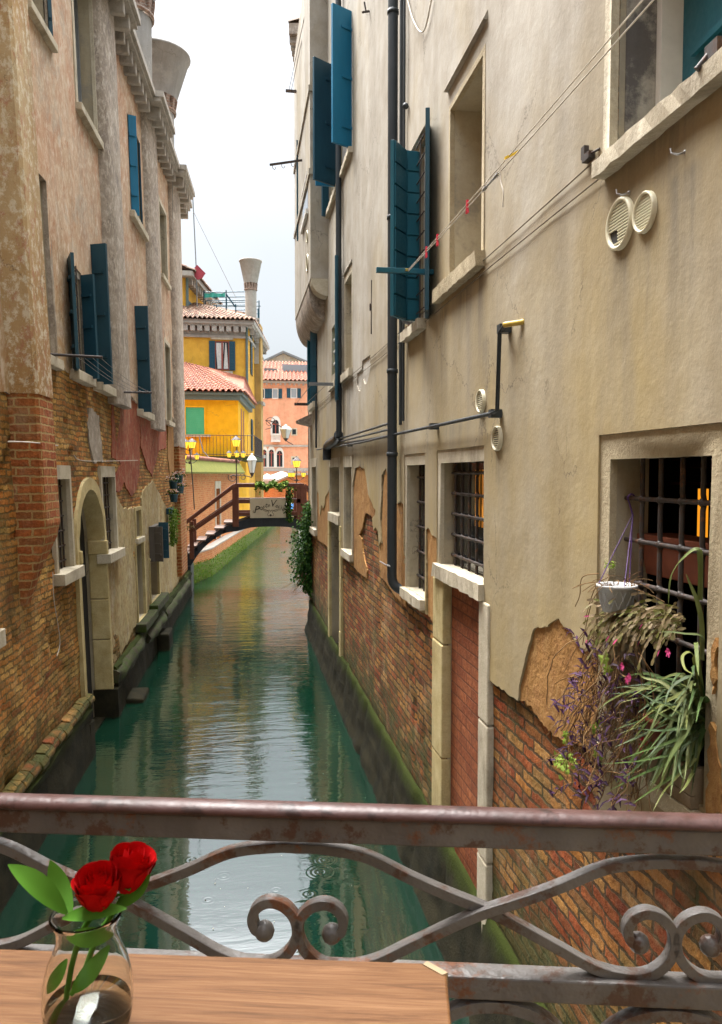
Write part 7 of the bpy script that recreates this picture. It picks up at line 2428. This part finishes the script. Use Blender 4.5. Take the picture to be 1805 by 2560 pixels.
# purple trailing plant, dry vines and ivy sprigs over the brick
pv = thing('purple_vine', 'purple leaved trailing vine tangled with dry stems hanging over the bare brick', 'plant', R(1480, 1990, .02))
ms_, ml_ = MB(), MB()
for i in range(190):
    u_, v_ = rr.uniform(1462, 1600), rr.uniform(1575, 1700)
    if i > 60: u_, v_ = rr.uniform(1440, 1615), rr.uniform(1690, 1930)
    off = rr.uniform(.01, .12)
    p = R(u_, v_, off); pts = [p]
    d_ = Vector((rr.gauss(-.1, .3), rr.gauss(.0, .45), -.8))
    k = rr.randint(6, 16)
    for j in range(k):
        d_ += Vector((rr.gauss(-.02, .2), rr.gauss(.04, .32), rr.gauss(-.05, .25)-.1)); d_.normalize()
        nx_ = pts[-1]+d_*.03
        nx_.x = min(nx_.x, XR-.012)
        if nx_.z < z0-.12: break
        pts.append(nx_)
    if len(pts) < 3: continue
    ms_.tube(pts, rr.uniform(.0012, .0026), 4)
    if rr.random() < .28:
        for q in pts[1::1]:
            if rr.random() < .5:
                dd_ = Vector((rr.uniform(-1, 0), rr.gauss(0, .8), rr.gauss(.1, .6))).normalized()
                Lf = rr.uniform(.03, .062)
                ribbon(ml_, [q, q+dd_*Lf*.5+Vector((0,0,.004)), q+dd_*Lf+Vector((0,0,-.008))], [.008, .014, .002], Vector((-.6, 0, .8)), .5)
# the sprig reaching up to the left over the brown patch, and stems along the wall
def sprig(px, off, every=1, lf=.045):
    pts = spline([R(u_, v_, off) for u_, v_ in px], 5)
    ms_.tube(pts, .0026, 5)
    for q in pts[::every]:
        dd_ = Vector((rr.uniform(-.9, .1), rr.gauss(.2, .7), rr.gauss(.15, .5))).normalized(); Lf = rr.uniform(lf*.6, lf*1.2)
        ribbon(ml_, [q, q+dd_*Lf*.5+Vector((0,0,.004)), q+dd_*Lf+Vector((0,0,-.006))], [.007, .013, .002], Vector((-.6, 0, .8)), .5)
sprig(c7p((640, 1330), (580, 1290), (545, 1240), (520, 1180), (490, 1160)), .05, 2)
sprig(c7p((620, 1500), (560, 1480), (500, 1500)), .05, 2); sprig(c7p((600, 1740), (540, 1720), (480, 1745)), .06, 2)
sprig(c7p((700, 2000), (640, 1990), (590, 2060)), .12, 1); sprig(c7p((780, 2050), (740, 2080), (730, 2140)), .13, 1); sprig(c7p((560, 1660), (560, 1800), (540, 1950), (560, 2080)), .06, 1); sprig(c7p((520, 1980), (440, 2010), (400, 2060)), .04, 2)
sprig(c7p((740, 1300), (760, 1380), (810, 1410)), .1, 3); sprig(c7p((660, 1900), (680, 2010), (640, 2110)), .10, 1); sprig(c7p((830, 1900), (800, 2000), (700, 2080)), .13, 2)
for px in (((650, 840), (560, 860), (545, 960), (520, 1020)), ((690, 880), (620, 980), (590, 1080), (560, 1230)), ((700, 860), (640, 900), (600, 1000), (570, 1120)), ((650, 1140), (600, 1200), (560, 1300), (540, 1420)), ((600, 1230), (640, 1400), (600, 1600), (620, 1800)), ((680, 1140), (640, 1160), (600, 1210))):
    ms_.tube(spline([R(u_, v_, rr.uniform(.015, .03)) for u_, v_ in c7p(*px)], 6), .0022, 4)
ms_.build('dry_stem', M['dry'], pv); ml_.build('foliage', M['purple_leaf'], pv, fix=False)
def ivy_leaf(m, c, s, rr):
    n = Vector((-1, rr.gauss(-.3, .35), rr.gauss(.3, .4))).normalized()
    a_ = n.orthogonal().normalized(); a_ = Matrix.Rotation(rr.uniform(0, 6.28), 3, n) @ a_; b2 = n.cross(a_)
    sh = [(0, -.55), (.45, -.7), (.55, -.2), (1.0, -.05), (.55, .3), (.35, .55), (0, 1.15), (-.35, .55), (-.55, .3), (-1.0, -.05), (-.55, -.2), (-.45, -.7)]
    c = Vector(c)
    vs = [c+n*.15*s] + [c+(a_*x+b2*y)*s for x, y in sh]
    m.add(vs, [(0, i+1, (i+1) % 12+1) for i in range(12)])
iv2 = thing('ivy_sprig', 'small lime green ivy sprigs growing out of the brick under the purple vine', 'ivy', R(1415, 1930, .01))
m = MB()
for i in range(34):
    q = (1200+(460+rr.gauss(0, 38))/2.187, 1050+(1870+rr.gauss(0, 42))/2.187); ivy_leaf(m, R(*q, rr.uniform(.01, .06)), rr.uniform(.012, .022), rr)
for x, y in ((660, 1650), (690, 1370), (640, 1670), (470, 1720), (680, 1310), (640, 1830), (700, 1360), (660, 1840), (620, 1690)):
    ivy_leaf(m, R(1200+x/2.187, 1050+y/2.187, .10), rr.uniform(.02, .032), rr)
m.build('foliage', M['leaf_lime'], iv2, fix=False)
m = MB()
for k in range(5): m.tube(spline([R(1200+(480+40*k)/2.187, 1050+(1960-60*k)/2.187, .01), R(1200+(470+30*k)/2.187, 1050+(1880-60*k)/2.187, .05), R(1200+(450+30*k)/2.187, 1050+(1830-60*k)/2.187, .03)], 4), .0016, 4)
m.build('stem', M['dry'], iv2)
# red blossom deep in the window
m = MB()
for i in range(60): leafcard(m, R(1622+rr.gauss(0, 16), 1858+rr.gauss(0, 22), rr.uniform(-.05, .05)), rr.uniform(.008, .018), rr=rr)
rf = thing('red_flowers', 'clump of dark red blossoms among the strap leaves on the sill', 'flowers', R(1625, 1890, 0))
m.build('blossom', M['redpeg'], rf, fix=False)
m = MB()
for i in range(12): m.tube([R(1622+rr.gauss(0, 10), 1858+rr.gauss(0, 15), .0), (XR-.01, y1-.22+rr.gauss(0, .03), z0+.12)], .002, 4)
m.build('stem', M['dry'], rf)

# ------------------------------------------------------------------ hanging greenery farther off
rr = random.Random(17)
ib = thing('ivy_bush', 'dark green ivy bush hanging down the far corner of the cream house', 'ivy', YP(765, 1480, 17.5))
m, m2 = MB(), MB()
zt_, zl_ = YP(770, 1262, 17.5).z, YP(765, 1478, 17.5).z
for i in range(3400):
    f_ = rr.random()**.85
    z = zt_+(zl_-zt_)*f_
    w_ = (.08+.22*min(1, f_*2.2))*(1.0 if f_ < .85 else (1-f_)/.15*.8+.2)
    c = Vector((1.60-abs(rr.gauss(.02, w_*.62))-.02*math.sin(z*9), 17.45+rr.gauss(0, .22), z+rr.gauss(0, .04)))
    leafcard(m if rr.random() > .15+.3*(f_ < .15) else m2, c, rr.uniform(.02, .045), (-.6, -.6, .5), .7, rr)
m.build('foliage', M['leaf_dark'], ib, fix=False); m2.build('young_leaves', M['leaf'], ib, fix=False)
m = MB()
for i in range(16):
    p = Vector((1.58-rr.uniform(0, .3), 17.4+rr.gauss(0, .15), zl_+rr.uniform(.1, .5)))
    pts = [p]
    d_ = Vector((-.35, rr.gauss(0, .3), -.8))
    for j in range(7): pts.append(pts[-1]+d_*.06); d_ += Vector((rr.gauss(-.05, .2), rr.gauss(0, .2), .05))
    m.tube(pts, .005, 4)
m.build('stem', M['dry'], ib)
hp_ = L(432, 1275, .12)
hpl = thing('hanging_plant', 'yellow green trailing plant hanging from the left wall beside the meter box', 'plant', hp_)
m, m2 = MB(), MB()
zz0, zz1 = L(430, 1272, .1).z, L(432, 1362, .1).z
for i in range(900):
    f_ = rr.random()
    c = Vector((0, hp_.y+rr.gauss(0, .22)*(1-.5*f_), zz0+(zz1-zz0)*f_+rr.gauss(0, .03)))
    c.x = XL(c.y, c.z)+.06+abs(rr.gauss(0, .09))*(1-.4*f_)
    leafcard(m if rr.random() < .65 else m2, c, rr.uniform(.018, .04), (.6, -.6, .5), .7, rr)
m.build('foliage', M['moss_leaf'], hpl, fix=False); m2.build('dark_foliage', M['leaf'], hpl, fix=False)
boxL(MB(), hp_.y-.25, hp_.y+.25, zz0-.12, zz0+.02, -.12, .0).build('pot', M['navy'], hpl)
def flower_pot(x, y, label, s=1.0):
    u_, v_ = 380+x/5.738, 1040+y/5.738
    c = L(u_, v_, .16)
    t = thing('flower_pot', label, 'flower pot', c, 'blue flower pots on the left wall')
    h_ = .17*s
    MB().lathe([(.001, 0), (.075*s, 0), (.10*s, h_), (.108*s, h_), (.105*s, h_+.02), (.09*s, h_)], c, 14).build('pot', M['navy'], t)
    m, m2 = MB(), MB()
    for i in range(110):
        leafcard(m, c+Vector((rr.gauss(0, .09), rr.gauss(0, .09), h_+abs(rr.gauss(.03, .06))))*1.0, rr.uniform(.015, .03), rr=rr)
    for i in range(34):
        leafcard(m2, c+Vector((rr.gauss(.02, .09), rr.gauss(-.03, .09), h_+.06+abs(rr.gauss(0, .06)))), rr.uniform(.014, .026), rr=rr)
    m.build('foliage', M['leaf_dark'], t, fix=False); m2.build('blossom', M['flower_white'], t, fix=False)
    MB().tube([c+Vector((-.1*s, 0, h_)), c+Vector((-.3, .02, h_+.01))], .008, 5).build('bracket', M['iron'], t)
flower_pot(388, 960, 'topmost blue flower pot of pale blossoms on the left wall')
flower_pot(305, 1045, 'blue flower pot of pink blossoms left of the other upper pots')
flower_pot(405, 1110, 'blue flower pot with blossoms trailing right, nearest the bridge steps')
flower_pot(312, 1235, 'lowest blue flower pot on the left wall, sparse red blossoms')
dp_ = X5(545, 1600); dp_.y = YB-.12
dpl = thing('dry_plant', 'pale dried flower bunch tied to the newel post of the footbridge', 'plant', dp_)
m = MB()
for i in range(150): leafcard(m, dp_+Vector((rr.gauss(-.04, .10), rr.gauss(-.02, .04), rr.gauss(.02, .06))), rr.uniform(.012, .03), rr=rr)
m.build('foliage', M['cactus_leaf'], dpl, fix=False)
